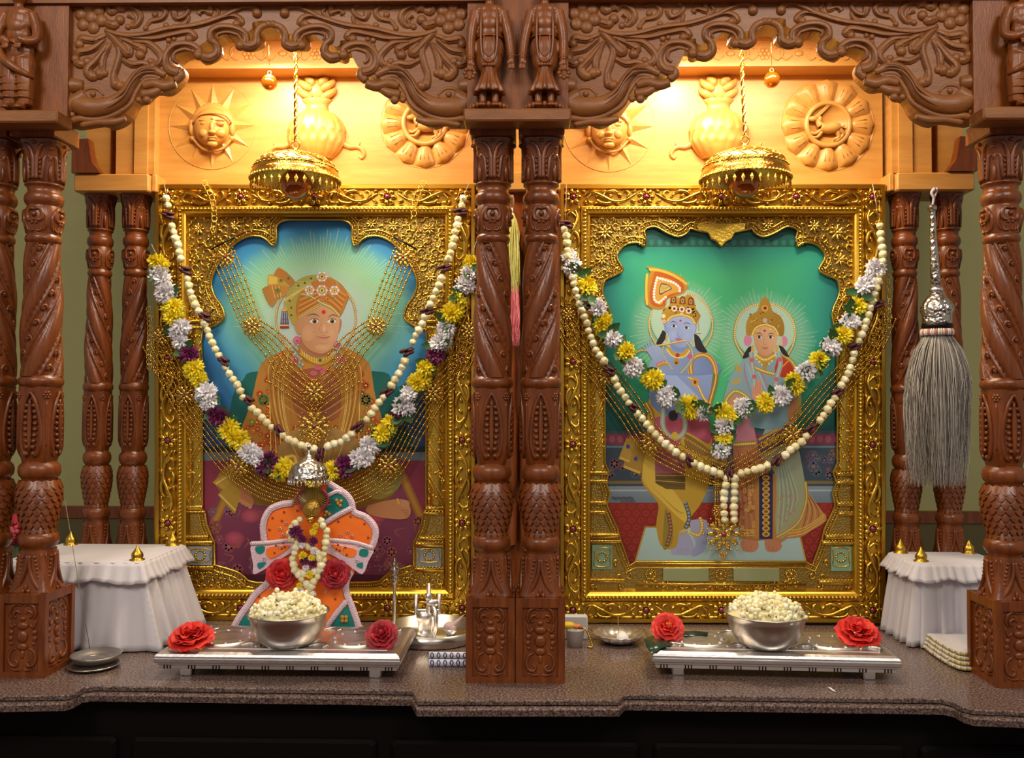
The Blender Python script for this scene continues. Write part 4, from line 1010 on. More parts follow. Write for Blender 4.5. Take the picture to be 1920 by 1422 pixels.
p.rad(700, 960, 90, 110, [(0, 'd6a278'), (1, 'cc9a70')]); p.rad(1000, 960, 70, 100, [(0, 'd6a880'), (1, 'd0a074')]); p.rad(900, 1150, 120, 50, [(0, 'd8aa80'), (1, 'cc9a70')])
p.poly([(620, 1080), (700, 1170), (810, 1224), (900, 1230), (1000, 1172), (1060, 1085), (1000, 1210), (900, 1262), (790, 1250), (690, 1190)], 'a06a45', 3)
p.line([(670, 740), (740, 708), (800, 712), (850, 745)], 15, '6a442c', 5, True); p.line([(960, 750), (1010, 716), (1060, 722), (1090, 745)], 14, '6a442c', 5, True)
for cx in (780, 1015):
    p.poly([(cx-72, 800), (cx-20, 770), (cx+40, 780), (cx+58, 805), (cx, 830), (cx-45, 822)], 'e8dccc', 3); p.ell(cx, 802, 28, 28, '4a3426'); p.ell(cx, 802, 13, 13, '140c08'); p.ell(cx-8, 793, 5, 5, 'f0e8e0', 8)
    p.line([(cx-78, 802), (cx-20, 768), (cx+40, 778), (cx+62, 806)], 9, '4a2e20', 5, True); p.line([(cx-60, 755), (cx, 742), (cx+55, 765)], 5, 'a87850', 5, True)
p.line([(880, 760), (858, 860), (840, 915), (862, 945)], 7, 'b07c54', 5, True); p.line([(850, 940), (900, 952), (950, 944), (972, 925)], 8, 'a06c48', 5, True); p.rad(910, 900, 26, 60, [(0, 'e0b68c'), (1, 'd2a278')])
p.poly([(805, 1008), (860, 1004), (905, 1008), (950, 1002), (988, 1004), (955, 1036), (890, 1042), (845, 1032)], 'c87f6c', 3); p.line([(796, 1002), (850, 1014), (905, 1020), (955, 1012), (994, 998)], 8, '9a5646', 5, True); p.line([(870, 985), (900, 990), (930, 985)], 5, 'b58560', 4, True)
p.ell(902, 678, 28, 28, 'd8301c'); p.ell(770, 940, 5, 8, '6a4030', 8); p.line([(830, 1092), (900, 1104), (960, 1094)], 6, 'b5845c', 4, True)
# turban
p.poly([(490, 850), (430, 720), (395, 560), (400, 470), (460, 350), (560, 250), (680, 195), (800, 180), (930, 190), (1060, 250), (1170, 340), (1230, 470), (1215, 540), (1110, 750), (1040, 660), (880, 575), (700, 680), (560, 775), (555, 800)], 'b98a34', 3, '9a6c28', (700, 200, 700, 800))
p.poly([(490, 850), (440, 740), (400, 600), (400, 470), (460, 350), (560, 250), (680, 195), (800, 185), (810, 260), (690, 330), (590, 420), (540, 560), (530, 680), (555, 790)], 'a5a348', 3, 'b59a40', (500, 300, 500, 800))
for i in range(7): p.line([(430+i*16, 560-i*50), (500+i*20, 470-i*32), (640+i*22, 360-i*18)], 6, 'd8d080', 5, True)
p.poly([(545, 700), (560, 560), (600, 430), (720, 300), (820, 250), (960, 240), (1080, 290), (1180, 380), (1228, 480), (1110, 745), (1040, 655), (885, 570), (700, 672), (562, 768)], 'c07a2c', 3)
for i in range(9): p.line([(560+i*4, 745-i*38), (720+i*6, 640-i*32), (870-i*6, 555-i*24)], 9, ('e0b050', '9a5a1c')[i % 2], 4)
for i in range(9): p.line([(880+i*24, 552-i*34), (1010+i*14, 610-i*26), (1108+i*12, 712-i*32)], 9, ('e0b050', '9a5a1c')[i % 2], 4)
p.line([(562, 770), (700, 674), (880, 575)], 24, '8a7a3a', 4); p.line([(562, 770), (700, 674), (880, 575)], 8, 'f0e0a0', 4); p.line([(600, 440), (720, 470), (885, 570), (1020, 640), (1112, 740)], 30, 'a09048', 4); p.line([(600, 436), (720, 464), (885, 562), (1022, 632), (1114, 732)], 8, 'f4e8b0', 4)
p.beads([(395, 520), (480, 450), (600, 390), (740, 300)], 11, 'e8c868', 22)
p.poly([(80, 370), (170, 320), (330, 310), (440, 340), (395, 460), (290, 500), (215, 615), (130, 500)], 'a8702c', 2, 'c08a3c', (80, 400, 420, 380)); p.poly([(165, 180), (235, 180), (400, 240), (470, 310), (440, 345), (300, 312), (160, 322)], 'c09a3c', 2); p.poly([(300, 80), (400, 140), (520, 270), (460, 330), (350, 240), (235, 180)], 'b5762e', 2)
for i in range(5): p.line([(215+i*22, 330), (235+i*22, 420), (260+i*18, 490)], 6, ('e8d080', '8a5a20')[i % 2], 3)
p.poly([(172, 195), (285, 215), (280, 300), (170, 305)], 'd8b850'); p.flower(290, 400, 40, '8a8a30', 'a83020', 6); p.flower(330, 260, 36, '9a9a38', 'a83020', 6); p.flower(430, 230, 30, '9a9a38', 'a83020', 6)
for x, y in ((565, 325), (650, 290), (735, 230), (450, 530), (470, 620), (470, 720)): p.ell(x, y, 15, 15, '3a5a28'); p.ell(x, y, 7, 7, '8a3020')
for cx, cy, r, cc in ((880, 390, 80, '2a7a5a'), (715, 385, 66, 'b03040'), (1045, 390, 66, 'b03040'), (880, 205, 76, '483a80')):
    p.ell(cx, cy, r*.8, r*.8, 'c09a40')
    for i in range(12): a = i*PI/6; p.ell(cx+r*.78*math.cos(a), cy+r*.78*math.sin(a), 15, 15, ('f0ece8', 'c8b8d0')[i % 2], 8)
    p.ell(cx, cy, r*.36, r*.36, 'e8d070'); p.ell(cx, cy, r*.2, r*.2, cc)
for x, y, c in ((730, 490, '2a6a5a'), (808, 505, 'a02030'), (890, 540, '506a80'), (958, 505, 'a02030'), (1030, 490, '2a6a40'), (950, 170, 'd0c8d8'), (965, 200, 'd0c8d8')): p.ell(x, y, 17, 20, 'd8b850', 8); p.ell(x, y, 12, 14, c, 8)
p.poly([(345, 660), (410, 660), (440, 850), (322, 850)], '5a5468'); p.beads([(355, 680), (345, 840)], 6, 'c8c4d8', 18); p.beads([(380, 680), (380, 840)], 6, 'c8c4d8', 18); p.beads([(402, 680), (416, 840)], 6, 'c8c4d8', 18)
p.poly([(320, 865), (440, 865), (440, 895), (320, 895)], '98303a'); p.line([(320, 855), (440, 855)], 18, 'e0c060', 0); p.ell(377, 645, 40, 24, 'd8b048'); p.line([(377, 530), (377, 640)], 12, 'c09840', 0)
# collar, flower strings
p.poly([(600, 1150), (640, 1220), (760, 1280), (860, 1300), (960, 1270), (1030, 1200), (1045, 1260), (960, 1350), (860, 1385), (760, 1360), (640, 1290), (595, 1220)], 'c89a30', 3)
for i in range(14): t = i/13; p.line([(612+420*t, 1180+110*math.sin(PI*t)), (618+410*t, 1250+110*math.sin(PI*t))], 6, 'f0d870', 0)
p.ell(855, 1322, 22, 22, '2a6a50'); p.ell(680, 1262, 16, 16, 'b8b0c8'); p.ell(1015, 1240, 14, 14, 'b8b0c8')
for s, xs in ((0, ((545, 1060), (530, 1130), (520, 1190), (545, 1250), (570, 1320), (590, 1400))), (1, ((1085, 1110), (1095, 1170), (1090, 1230), (1090, 1300), (1080, 1390)))):
    for i, (x, y) in enumerate(xs):
        for j in range(9): a = j*.7; p.ell(x+38*math.cos(a)*((j % 3)/2), y+34*math.sin(a)*((j % 3)/2), 17, 17, ('9ab0ac', '7f9a98', 'b0c4bc')[j % 3], 8)
for x, y, r in ((548, 1055, 55), (1080, 1110, 48), (510, 1320, 60), (1120, 1310, 62)):
    p.ell(x, y, r, r, 'c0607a'); p.ell(x-8, y-8, r*.66, r*.6, 'd07c90'); p.ell(x, y+6, r*.36, r*.3, 'b04a68')
p.T = (0, 0, 1)
for x, y in ((596, 690), (607, 697), (588, 700)): p.ell(x, y, 7, 5, 'c86078')
for i, (x, y) in enumerate(((703, 1062), (709, 1061), (714, 1063), (720, 1061), (727, 1063), (735, 1060), (742, 1062), (712, 1069), (722, 1068), (732, 1069))): p.line([(x-2, y+2), (x, y-2), (x+2, y+2)], .8, 'a08088', 2)
p.build()
# ---------------------------------------------------------------- right painting
p = Paint('painting', FRt)
BR = [(0, h('bcd8c4')), (.3, h('8ccda4')), (.7, h('4db886')), (1, h('3aa58a')), (1.4, h('27808a'))]
def bgr(x, y):
    d = min(math.hypot(x-1272, y-615)/95, math.hypot(x-1434, y-640)/95); c = h('46b47c')
    e = max(abs(x-1352)/220, 0); tb = max(0, (520-y)/75); c = ramp(max(e**3*1.1, min(1, tb)), [(0, h('45b67c')), (.6, h('2f9a86')), (1.1, h('1c6a72'))])
    if d < 1: t = (1-d)**.8*.85; w_ = h('bcdcc6'); c = tuple(c[i]*(1-t)+w_[i]*t for i in range(4))
    t = max(0, min(1, (y-700)/110)); dk = h('0f4a44'); t *= min(1, abs(x-1340)/90); return tuple(c[i]*(1-t)+dk[i]*t for i in range(4))
p.grid(1125, 1585, 420, 830, 60, 56, bgr)
p.poly([(1195, 424), (1512, 424), (1512, 465), (1195, 465)], '1d5a58'); p.line([(1195, 464), (1512, 464)], 2, '3a8a60', 0); p.line([(1200, 438), (1510, 438)], 2, '2f7868', 0)
for i in range(20): p.ell(1206+i*15.5, 455, 5, 6, '2c7466', 8)
for cx, cy in ((1272, 615), (1434, 640)):
    for i in range(70): a = 2*PI*i/70; r0, r1 = 62, 62+rnd.uniform(14, 40); p.line([(cx+r0*math.cos(a), cy+r0*math.sin(a)), (cx+r1*math.cos(a), cy+r1*math.sin(a))], .7, 'b4dcc0', 0)
p.poly([(1125, 808), (1585, 808), (1585, 925), (1125, 925)], '3c4a58')
p.poly([(1125, 814), (1585, 814), (1585, 834), (1125, 834)], '7a3a4c'); p.line([(1125, 838), (1585, 838)], 4, '6a7a88', 0)
for i in range(30): p.ell(1132+i*15.6, 824, 6, 7, '96505e', 8)
rr = random.Random(9)
for i in range(60): p.flower(rr.uniform(1130, 1580), rr.uniform(852, 892), rr.uniform(6, 11), rr.choice(('5a5a70', '7a6050', '6a4a58', '4a5a60')), '8a6a50')
p.line([(1125, 905), (1585, 905)], 6, '7a6a40', 0); p.poly([(1125, 912), (1585, 912), (1585, 945), (1125, 945)], '8494a0', 0, '6a7a88', (1350, 912, 1350, 945)); p.line([(1125, 920), (1585, 920)], 3, 'aab4ba', 0)
p.grid(1125, 1585, 943, 1110, 20, 10, lambda x, y: ramp((y-943)/167, [(0, h('8f2c22')), (.5, h('822620')), (1, h('4a1020'))]))
for j in range(9):
    for i in range(26):
        x, y = 1130+i*18+(j % 2)*9, 950+j*13; p.line([(x-5, y), (x, y-4), (x+5, y), (x, y+4), (x-5, y)], 1.4, 'a8402c', 3)
p.poly([(1210, 989), (1496, 989), (1512, 1058), (1190, 1058)], 'a9c4c0', 0, '98b0ac', (1350, 990, 1350, 1058)); p.line([(1210, 989), (1496, 989)], 3, 'b08c40', 0); p.line([(1210, 989), (1190, 1058)], 3, 'b08c40', 0); p.line([(1496, 989), (1512, 1058)], 3, 'b08c40', 0)
p.line([(1192, 1053), (1512, 1053)], 2, 'c8a858', 0)
# --- flute player
p.T = (1120, 680, 3.307)
SK, SKd = '8fa4d4', '6f84b8'
p.poly([(470, 1060), (560, 1060), (600, 1140), (580, 1195), (500, 1195), (455, 1180)], '9a9cb8', 3); p.poly([(570, 980), (680, 980), (680, 1120), (650, 1180), (600, 1205), (580, 1180), (610, 1130), (585, 1060)], 'a0a0bc', 3, '8890b0', (580, 1000, 680, 1180))
for i in range(4): p.line([(500+i*18, 1150), (502+i*18, 1190)], 2, '70749a', 0)
p.poly([(360, 120), (320, 230), (310, 360), (300, 520), (275, 690), (285, 760), (360, 850), (380, 900), (365, 1010), (390, 1130), (440, 1160), (490, 1140), (510, 1050), (560, 1030), (580, 960), (640, 880), (690, 760), (710, 600), (700, 420), (640, 300), (500, 260)], 'c9a53a', 3, 'b08a2c', (600, 400, 400, 1100))
p.poly([(300, 540), (280, 680), (300, 760), (420, 880), (540, 990), (560, 940), (520, 860), (450, 760), (390, 640)], 'd4b248', 3)
for i in range(6): p.line([(330+i*20, 760+i*20), (420+i*18, 850+i*16), (520+i*6, 960-i*6)], 3, 'b08c2c', 4, True)
p.poly([(355, 540), (380, 520), (460, 560), (545, 600), (545, 790), (425, 785), (420, 770), (385, 765), (360, 745)], 'a05a66', 0); p.poly([(360, 690), (545, 690), (545, 790), (425, 785), (360, 745)], '6a5428')
for i in range(4): p.line([(362, 700+i*16), (545, 702+i*22)], 4, ('c8a040', '4a3a20')[i % 2], 0)
p.poly([(540, 440), (600, 470), (690, 540), (680, 580), (600, 560), (545, 520)], '8a6a30', 3); p.beads([(545, 470), (610, 510), (690, 560)], 7, 'c89a40', 18)
p.poly([(340, 350), (420, 330), (560, 350), (660, 330), (700, 380), (700, 500), (640, 480), (540, 430), (500, 520), (400, 500)], 'b0546a', 3)
p.poly([(420, 900), (450, 950), (470, 1090), (440, 1150), (405, 1140)], '8a7a30', 3); p.line([(440, 930), (455, 1040), (430, 1140)], 24, '5a5030', 4); p.beads([(440, 930), (455, 1040), (430, 1140)], 8, 'c06a50', 22); p.line([(545, 870), (570, 960), (545, 1030)], 26, '5a5a40', 4); p.beads([(545, 870), (570, 960), (545, 1030)], 8, '8a9ac0', 22)
p.line([(570, 1050), (630, 1070), (650, 1010), (635, 960)], 22, 'b8923a', 5); p.beads([(570, 1050), (630, 1070), (650, 1010), (635, 960)], 6, 'f0d880', 16); p.line([(515, 1060), (560, 1050)], 16, 'c09a40', 0)
p.poly([(200, 450), (250, 470), (300, 560), (270, 690), (160, 650)], 'a88634'); p.poly([(180, 470), (240, 480), (200, 620), (130, 600)], 'b5923c'); p.line([(140, 590), (200, 615)], 14, 'd8b050', 0); p.line([(165, 645), (265, 685)], 16, 'd8b050', 0); p.ell(190, 522, 12, 14, '4a48a0'); p.ell(238, 598, 12, 14, '4a48a0')
p.poly([(690, 540), (790, 560), (820, 660), (690, 620)], '9a7a34'); p.beads([(700, 600), (810, 640)], 6, 'e0c060', 14)
p.poly([(345, -10), (420, -30), (560, -20), (640, -30), (720, 0), (710, 120), (690, 260), (640, 330), (540, 350), (420, 330), (350, 280), (320, 200)], SK, 3, SKd, (520, -20, 420, 330))
p.poly([(360, 60), (420, 20), (520, 110), (640, 230), (600, 260), (500, 200), (400, 140)], '9db0dc', 3); p.line([(365, 70), (500, 200), (600, 258)], 3, '5a6ea8', 4)
p.line([(560, 90), (610, 120), (660, 220), (690, 250)], 18, 'b8903c', 5); p.line([(560, 90), (610, 120), (660, 220), (690, 250)], 6, 'f0d880', 5); p.ell(606, 122, 24, 28, 'c89a40'); p.ell(606, 122, 9, 12, '7a3020')
for s, pp in ((0, [(300, 250), (330, 300), (345, 350)]), (1, [(730, 0), (735, 100), (700, 240), (690, 290)])): p.line(pp, 30, '9a6e2c', 5); p.line(pp, 8, 'e0bc60', 5)
for yy in (380, 400, 420, 440): pass
p.line([(410, 290), (405, 380), (430, 440), (480, 470), (530, 440), (545, 380), (530, 320)], 30, '9aa89a', 5); p.beads([(410, 290), (405, 380), (430, 440), (480, 470), (530, 440), (545, 380), (530, 320)], 8, 'b8c4b0', 14); p.ell(480, 455, 22, 24, 'd0b040'); p.ell(470, 330, 30, 34, '3a3440')
# torso and head
p.T = (1190, 480, 6.464)
p.poly([(210, 1250), (330, 1180), (380, 1130), (440, 1080), (640, 1080), (760, 1130), (900, 1180), (980, 1260), (1000, 1430), (220, 1430)], SK, 3, SKd, (500, 1100, 800, 1430))
p.line([(690, 1430), (680, 1330), (720, 1240), (810, 1200), (900, 1230), (960, 1320), (980, 1430)], 60, 'a87a34', 6); p.line([(690, 1430), (680, 1330), (720, 1240), (810, 1200), (900, 1230), (960, 1320), (980, 1430)], 20, 'e0bc60', 6); p.beads([(655, 1430), (650, 1320), (700, 1220), (810, 1172), (920, 1205), (985, 1310), (1005, 1430)], 7, 'd8b050', 16)
p.rad(560, 770, 370, 370, [(0, 'b8d4c4'), (.93, 'b2d4be'), (1, '9cccae')], 48)
p.line([(850, 1090), (930, 950), (940, 780), (880, 620), (770, 510), (630, 450)], 22, 'b08a34', 8); p.beads([(850, 1090), (930, 950), (940, 780), (880, 620), (770, 510), (630, 450)], 9, 'f0dc90', 22)
p.line([(260, 1070), (195, 950), (175, 800), (210, 660)], 22, 'b08a34', 8); p.beads([(260, 1070), (195, 950), (175, 800), (210, 660)], 9, 'f0dc90', 22)
p.poly([(340, 900), (380, 930), (370, 1010), (310, 1080), (260, 1070), (300, 980)], '2a2428', 3); p.poly([(720, 940), (780, 980), (830, 1080), (880, 1170), (780, 1160), (730, 1080)], '2c262c', 3)
p.poly([(440, 1000), (640, 1000), (660, 1110), (600, 1160), (500, 1160), (430, 1100)], '7a90c4', 3)
p.poly([(350, 830), (395, 820), (400, 930), (370, 930)], '8a9ccc', 3); p.poly([(715, 850), (752, 850), (740, 930), (705, 960)], '8a9ccc', 3)
p.poly([(385, 800), (430, 740), (560, 720), (700, 760), (740, 830), (725, 930), (690, 1030), (620, 1100), (540, 1115), (460, 1070), (410, 980), (390, 890)], 'a3b6e0', 4, '8396cc', (600, 850, 400, 1050))
p.rad(470, 960, 60, 70, [(0, 'a8b4e0'), (1, '98acda')]); p.rad(640, 960, 60, 70, [(0, 'a8b4e0'), (1, '9aaedb')])
p.line([(430, 815), (470, 795), (520, 822)], 9, '3c4470', 5, True); p.line([(590, 830), (630, 812), (685, 832)], 9, '3c4470', 5, True)
for cx, cy in ((475, 852), (627, 872)):
    p.poly([(cx-38, cy+4), (cx-8, cy-18), (cx+30, cy-10), (cx+40, cy+6), (cx, cy+18)], 'e0dce4', 3); p.ell(cx, cy, 17, 17, '4a3430'); p.ell(cx, cy, 8, 8, '100c0c'); p.line([(cx-42, cy+6), (cx-6, cy-20), (cx+32, cy-12), (cx+44, cy+6)], 6, '2c2844', 5, True)
p.line([(545, 860), (525, 930), (518, 962), (545, 978), (575, 962)], 5, '6a7cb4', 5, True); p.line([(485, 1002), (530, 998), (570, 1010)], 6, '9a4a6a', 5, True); p.poly([(490, 1006), (530, 1004), (575, 1014), (545, 1032), (510, 1026)], 'b86a88', 3); p.ell(556, 786, 14, 14, 'c83a4a')
p.line([(235, 1095), (380, 1075), (500, 1050), (630, 1028)], 26, 'b08a34', 4); p.line([(235, 1090), (380, 1070), (500, 1045), (630, 1023)], 8, 'f0e0a0', 4); p.line([(0, 1180), (70, 1150), (140, 1150)], 20, 'c0a050', 4)
p.poly([(130, 1130), (180, 1100), (250, 1080), (320, 1120), (350, 1230), (380, 1290), (300, 1340), (230, 1280), (180, 1200)], 'a0b0d8', 3, '8ca0d0', (200, 1100, 300, 1330))
for i in range(4): p.line([(150+i*28, 1150+i*6), (100+i*30, 1100-i*24), (80+i*40, 1098-i*34)], 15, '98a8d4', 4)
p.line([(270, 1340), (340, 1310), (410, 1310)], 50, 'b8903a', 4); p.line([(275, 1325), (340, 1295), (405, 1295)], 8, 'f0dc90', 4); p.beads([(275, 1310), (340, 1285), (390, 1280)], 14, 'd06a80', 30)
p.line([(400, 1110), (440, 1170), (520, 1205), (600, 1190), (650, 1130)], 50, 'c29a34', 6); p.beads([(395, 1140), (440, 1200), (520, 1235), (610, 1215), (665, 1150)], 12, 'f0d870', 26); p.ell(520, 1205, 26, 26, 'b03048')
p.poly([(490, 1240), (520, 1240), (545, 1300), (505, 1340), (465, 1300)], 'b08a34'); p.ell(505, 1298, 16, 16, '5a3020')
for pp in ([(640, 1060), (690, 1130), (700, 1230), (640, 1330), (560, 1420)], [(350, 1100), (340, 1180), (400, 1290), (460, 1380)]): p.line(pp, 50 if pp[0][0] > 500 else 26, '8a968e', 6); p.beads(pp, 9, 'b8c2b8', 20)
p.ell(670, 1220, 32, 32, 'c85a80'); p.line([(390, 960), (380, 1040)], 26, 'c0a860', 3); p.line([(695, 1010), (705, 1080)], 34, 'b8b098', 3); p.ell(776, 735, 22, 24, 'd08090'); p.line([(770, 780), (778, 910)], 18, 'b0ac98', 0); p.line([(745, 942), (805, 942)], 12, 'c07a40', 0)
# crown and feather
p.poly([(320, 760), (340, 660), (420, 600), (430, 500), (480, 480), (560, 520), (640, 470), (720, 520), (740, 640), (800, 720), (760, 800), (740, 850), (690, 760), (560, 715), (440, 740), (380, 815), (340, 820)], 'c39a30', 2, 'a87c24', (400, 500, 700, 800))
for i in range(40): p.dot(rr.uniform(340, 760), rr.uniform(600, 740), rr.uniform(8, 16), h(rr.choice(('f0dc80', '9a6a20', 'e0b840'))))
for x, y, r, c in ((480, 640, 36, '8a2a30'), (572, 648, 36, 'a02838'), (655, 668, 36, '6a2a38'), (570, 712, 22, 'b83a58'), (355, 795, 22, 'd08090'), (350, 730, 26, 'f0e8d0')):
    for j in range(9): a = j*2*PI/9; p.ell(x+r*math.cos(a)*.75, y+r*math.sin(a)*.75, r*.3, r*.3, 'ece0c8', 7)
    p.ell(x, y, r*.45, r*.45, c)
for x, y in ((470, 535), (580, 545), (680, 555)): p.poly([(x-40, y+40), (x-30, y-40), (x, y-60), (x+30, y-40), (x+40, y+40)], '8a3a24'); p.ell(x, y, 20, 30, 'c8a040'); p.ell(x, y, 10, 14, '2a5a40')
p.line([(390, 800), (450, 740), (560, 718), (680, 752), (735, 830)], 26, 'd0a838', 6); p.line([(390, 796), (450, 734), (560, 712), (680, 746), (735, 824)], 8, 'f4e498', 6)
p.poly([(140, 125), (250, 140), (340, 165), (440, 190), (520, 230), (600, 270), (625, 350), (650, 370), (600, 450), (500, 490), (400, 520), (380, 600), (330, 650), (210, 640), (140, 580), (120, 520), (130, 420), (140, 300), (190, 200)], 'bf8a2e', 2)
p.poly([(240, 190), (330, 190), (480, 240), (590, 340), (590, 430), (500, 470), (380, 530), (370, 600), (280, 620), (200, 580), (180, 460), (210, 320)], 'c0601e', 2)
p.poly([(260, 250), (350, 260), (480, 310), (560, 390), (540, 440), (440, 460), (350, 520), (330, 590), (250, 570), (225, 480), (240, 350)], 'd8a040', 2); p.beads([(275, 265), (380, 295), (490, 335), (550, 400), (530, 450)], 17, 'f6f0ec', 34); p.beads([(275, 265), (250, 350), (235, 440), (240, 530), (290, 565), (340, 530), (375, 500)], 17, 'f6f0ec', 34)
p.poly([(320, 330), (400, 345), (455, 400), (370, 440), (310, 475), (295, 420)], '5a3a6a', 2); p.poly([(325, 345), (400, 358), (440, 395), (365, 430), (315, 455), (305, 415)], 'd8c060', 2)
for i in range(7): p.line([(330+i*16, 350+i*4), (318+i*12, 440-i*8)], 4, '8a7a30', 0)
for i in range(16): t = i/15; p.ell(190+430*t, 165+170*t*t, 22, 18, 'e4c048', 8, .6); p.ell(150-10*math.sin(PI*t), 230+350*t, 16, 20, 'e4c048', 8, .3)
# --- standing lady
p.T = (1120, 680, 3.307)
p.poly([(900, 1090), (980, 1090), (1000, 1140), (970, 1175), (910, 1170), (890, 1140)], 'b87a58', 3); p.poly([(1035, 1090), (1110, 1090), (1145, 1140), (1110, 1175), (1055, 1170), (1040, 1140)], 'b87a58', 3)
for x in (905, 1060):
    for i in range(4): p.line([(x+i*16, 1140), (x+4+i*15, 1170)], 2, '8a5440', 0)
p.poly([(840, 480), (990, 470), (1060, 640), (1060, 1000), (1100, 1090), (880, 1090), (890, 900), (850, 700)], 'b5704e', 2, 'a06a40', (900, 480, 950, 1090))
for i in range(8): p.line([(860+i*16, 560), (885+i*14, 800), (890+i*20, 1085)], 3, ('c8885a', '8a5030')[i % 2], 4)
rr = random.Random(12)
for i in range(60): p.flower(rr.uniform(880, 1010), rr.uniform(580, 1060), rr.uniform(7, 12), rr.choice(('c89a48', '9a4a3a', 'd0a858')), '8a5a20', 5)
for yy in (1040, 1058, 1074): p.line([(880, yy), (1000, yy)], 7, 'c8a040', 0)
p.poly([(1180, 560), (1260, 700), (1300, 820), (1420, 950), (1400, 1000), (1330, 1040), (1270, 1080), (1180, 1090), (1100, 1090)], 'b07848', 2)
for i in range(7): p.line([(1270, 760), (1290+i*14, 900), (1240+i*26, 1070-i*20)], 4, ('d0a050', '7a4a2c')[i % 2], 4)
for k_ in (0, 18, 34): p.line([(1180, 1080-k_), (1290, 1055-k_), (1410, 975-k_)], 7, 'd0a848', 4)
p.poly([(985, 690), (1110, 690), (1108, 1095), (1000, 1095)], '2c2a58'); p.line([(990, 690), (990, 1095)], 26, 'b07a34', 0); p.line([(1100, 690), (1098, 1095)], 22, 'b07a34', 0)
for i in range(11): p.ell(1046, 715+i*35, 24, 17, 'c89a38'); p.ell(1046, 715+i*35, 12, 9, '7a5a20')
p.poly([(1060, 360), (1180, 330), (1240, 500), (1290, 760), (1290, 850), (1240, 1000), (1110, 1085), (1106, 700), (1000, 560)], '8d9c8e', 3, '9a9a70', (1080, 400, 1250, 1000))
for i in range(9): p.line([(1120+i*8, 640), (1130+i*14, 820), (1115+i*14, 1060-i*22)], 4, ('a8b4a4', '74867e')[i % 2], 4)
for i in range(30): p.flower(rr.uniform(1120, 1250), rr.uniform(820, 1020), rr.uniform(5, 9), rr.choice(('b08088', 'a8986a')), 'a06a60', 5)
p.line([(1290, 740), (1295, 860), (1240, 1000), (1110, 1085)], 20, 'a88a38', 5); p.line([(1290, 740), (1295, 860), (1240, 1000), (1110, 1085)], 6, 'd8c070', 5)
p.poly([(990, 470), (1170, 380), (1240, 400), (1230, 480), (1030, 580), (1000, 540)], '5a4a58'); p.line([(1000, 480), (1180, 380)], 14, 'c09238', 0); p.line([(1030, 575), (1235, 470)], 14, 'c09238', 0)
for i in range(7): p.ell(1030+i*32, 510-i*15, 20, 22, 'c89a38'); p.ell(1030+i*32, 510-i*15, 9, 11, '8a6a28')
p.poly([(870, 350), (960, 340), (990, 500), (850, 500)], 'b8788a'); p.line([(850, 510), (985, 500)], 34, 'a07a34', 0); p.beads([(850, 510), (985, 500)], 7, 'e0c870', 14)
p.poly([(1170, 180), (1235, 200), (1240, 340), (1200, 390), (1170, 330)], 'b07850', 3); p.line([(1250, 120), (1255, 330)], 24, 'a08a40', 0)
p.T = (1350, 540, 5.47)
p.poly([(240, 730), (160, 830), (90, 960), (40, 1130), (30, 1250), (140, 1200), (300, 1300), (330, 1430), (660, 1430), (700, 1200), (800, 1100), (820, 880), (770, 760), (690, 700), (560, 690)], '8ba9b4', 3, '6f8f9c', (200, 750, 500, 1400))
for i in range(7): p.line([(250+i*14, 760), (260+i*30, 900), (330+i*40, 1120+i*20)], 18, ('a87c9c', '7fb0c4', '9ab8bc')[i % 3], 4, True)
p.ell(190, 830, 30, 50, 'b0a060', 12, -.5); p.ell(170, 960, 60, 26, 'b0a060', 12, -.4); p.ell(230, 1120, 50, 20, 'a89a58', 12)
p.poly([(590, 720), (680, 700), (760, 770), (790, 880), (720, 900), (640, 920), (560, 860)], 'c23a20', 3, 'a83018', (600, 720, 760, 880)); p.line([(600, 850), (700, 750)], 12, 'd8a040', 0); p.line([(640, 680), (740, 760), (790, 860)], 40, 'a8923e', 4); p.line([(640, 680), (740, 760), (790, 860)], 10, 'd8c470', 4)
p.line([(360, 820), (450, 860), (560, 890)], 40, 'a88a34', 4); p.beads([(360, 815), (450, 855), (560, 885)], 9, 'f0d880', 20)
p.poly([(85, 1180), (130, 1110), (220, 1110), (290, 1160), (260, 1230), (120, 1230)], 'c08a64', 3); p.line([(50, 1240), (70, 1140), (150, 1065), (230, 1090), (300, 1150)], 44, 'a08a38', 5); p.beads([(50, 1220), (75, 1130), (150, 1060), (230, 1085), (300, 1140)], 9, 'e8d478', 20)
p.poly([(330, 1110), (340, 1000), (370, 950), (410, 940), (430, 1000), (440, 1090), (420, 1140), (350, 1150)], 'cf9278', 3)
for x in (365, 388, 412): p.line([(x, 965), (x-4, 1080)], 3, '9a5c48', 0)
p.rad(462, 440, 310, 300, [(0, 'b8d4c4'), (.93, 'b0d2bc'), (1, '9cccae')], 48)
p.line([(235, 690), (160, 550), (155, 420), (200, 280), (310, 190), (430, 165)], 22, 'b08a34', 8); p.beads([(235, 690), (160, 550), (155, 420), (200, 280), (310, 190), (430, 165)], 9, 'f0dc90', 22)
p.line([(490, 165), (620, 200), (730, 310), (770, 450), (750, 580), (700, 680)], 22, 'b08a34', 8); p.beads([(490, 165), (620, 200), (730, 310), (770, 450), (750, 580), (700, 680)], 9, 'f0dc90', 22)
p.poly([(330, 600), (290, 610), (230, 720), (310, 690)], '2c2428', 3); p.poly([(600, 590), (650, 610), (710, 710), (640, 680)], '2c2428', 3); p.ell(285, 540, 42, 60, 'd088a8'); p.ell(660, 550, 34, 56, 'd088a8')
p.poly([(400, 640), (540, 640), (560, 730), (460, 770), (370, 720)], 'b88460', 3)
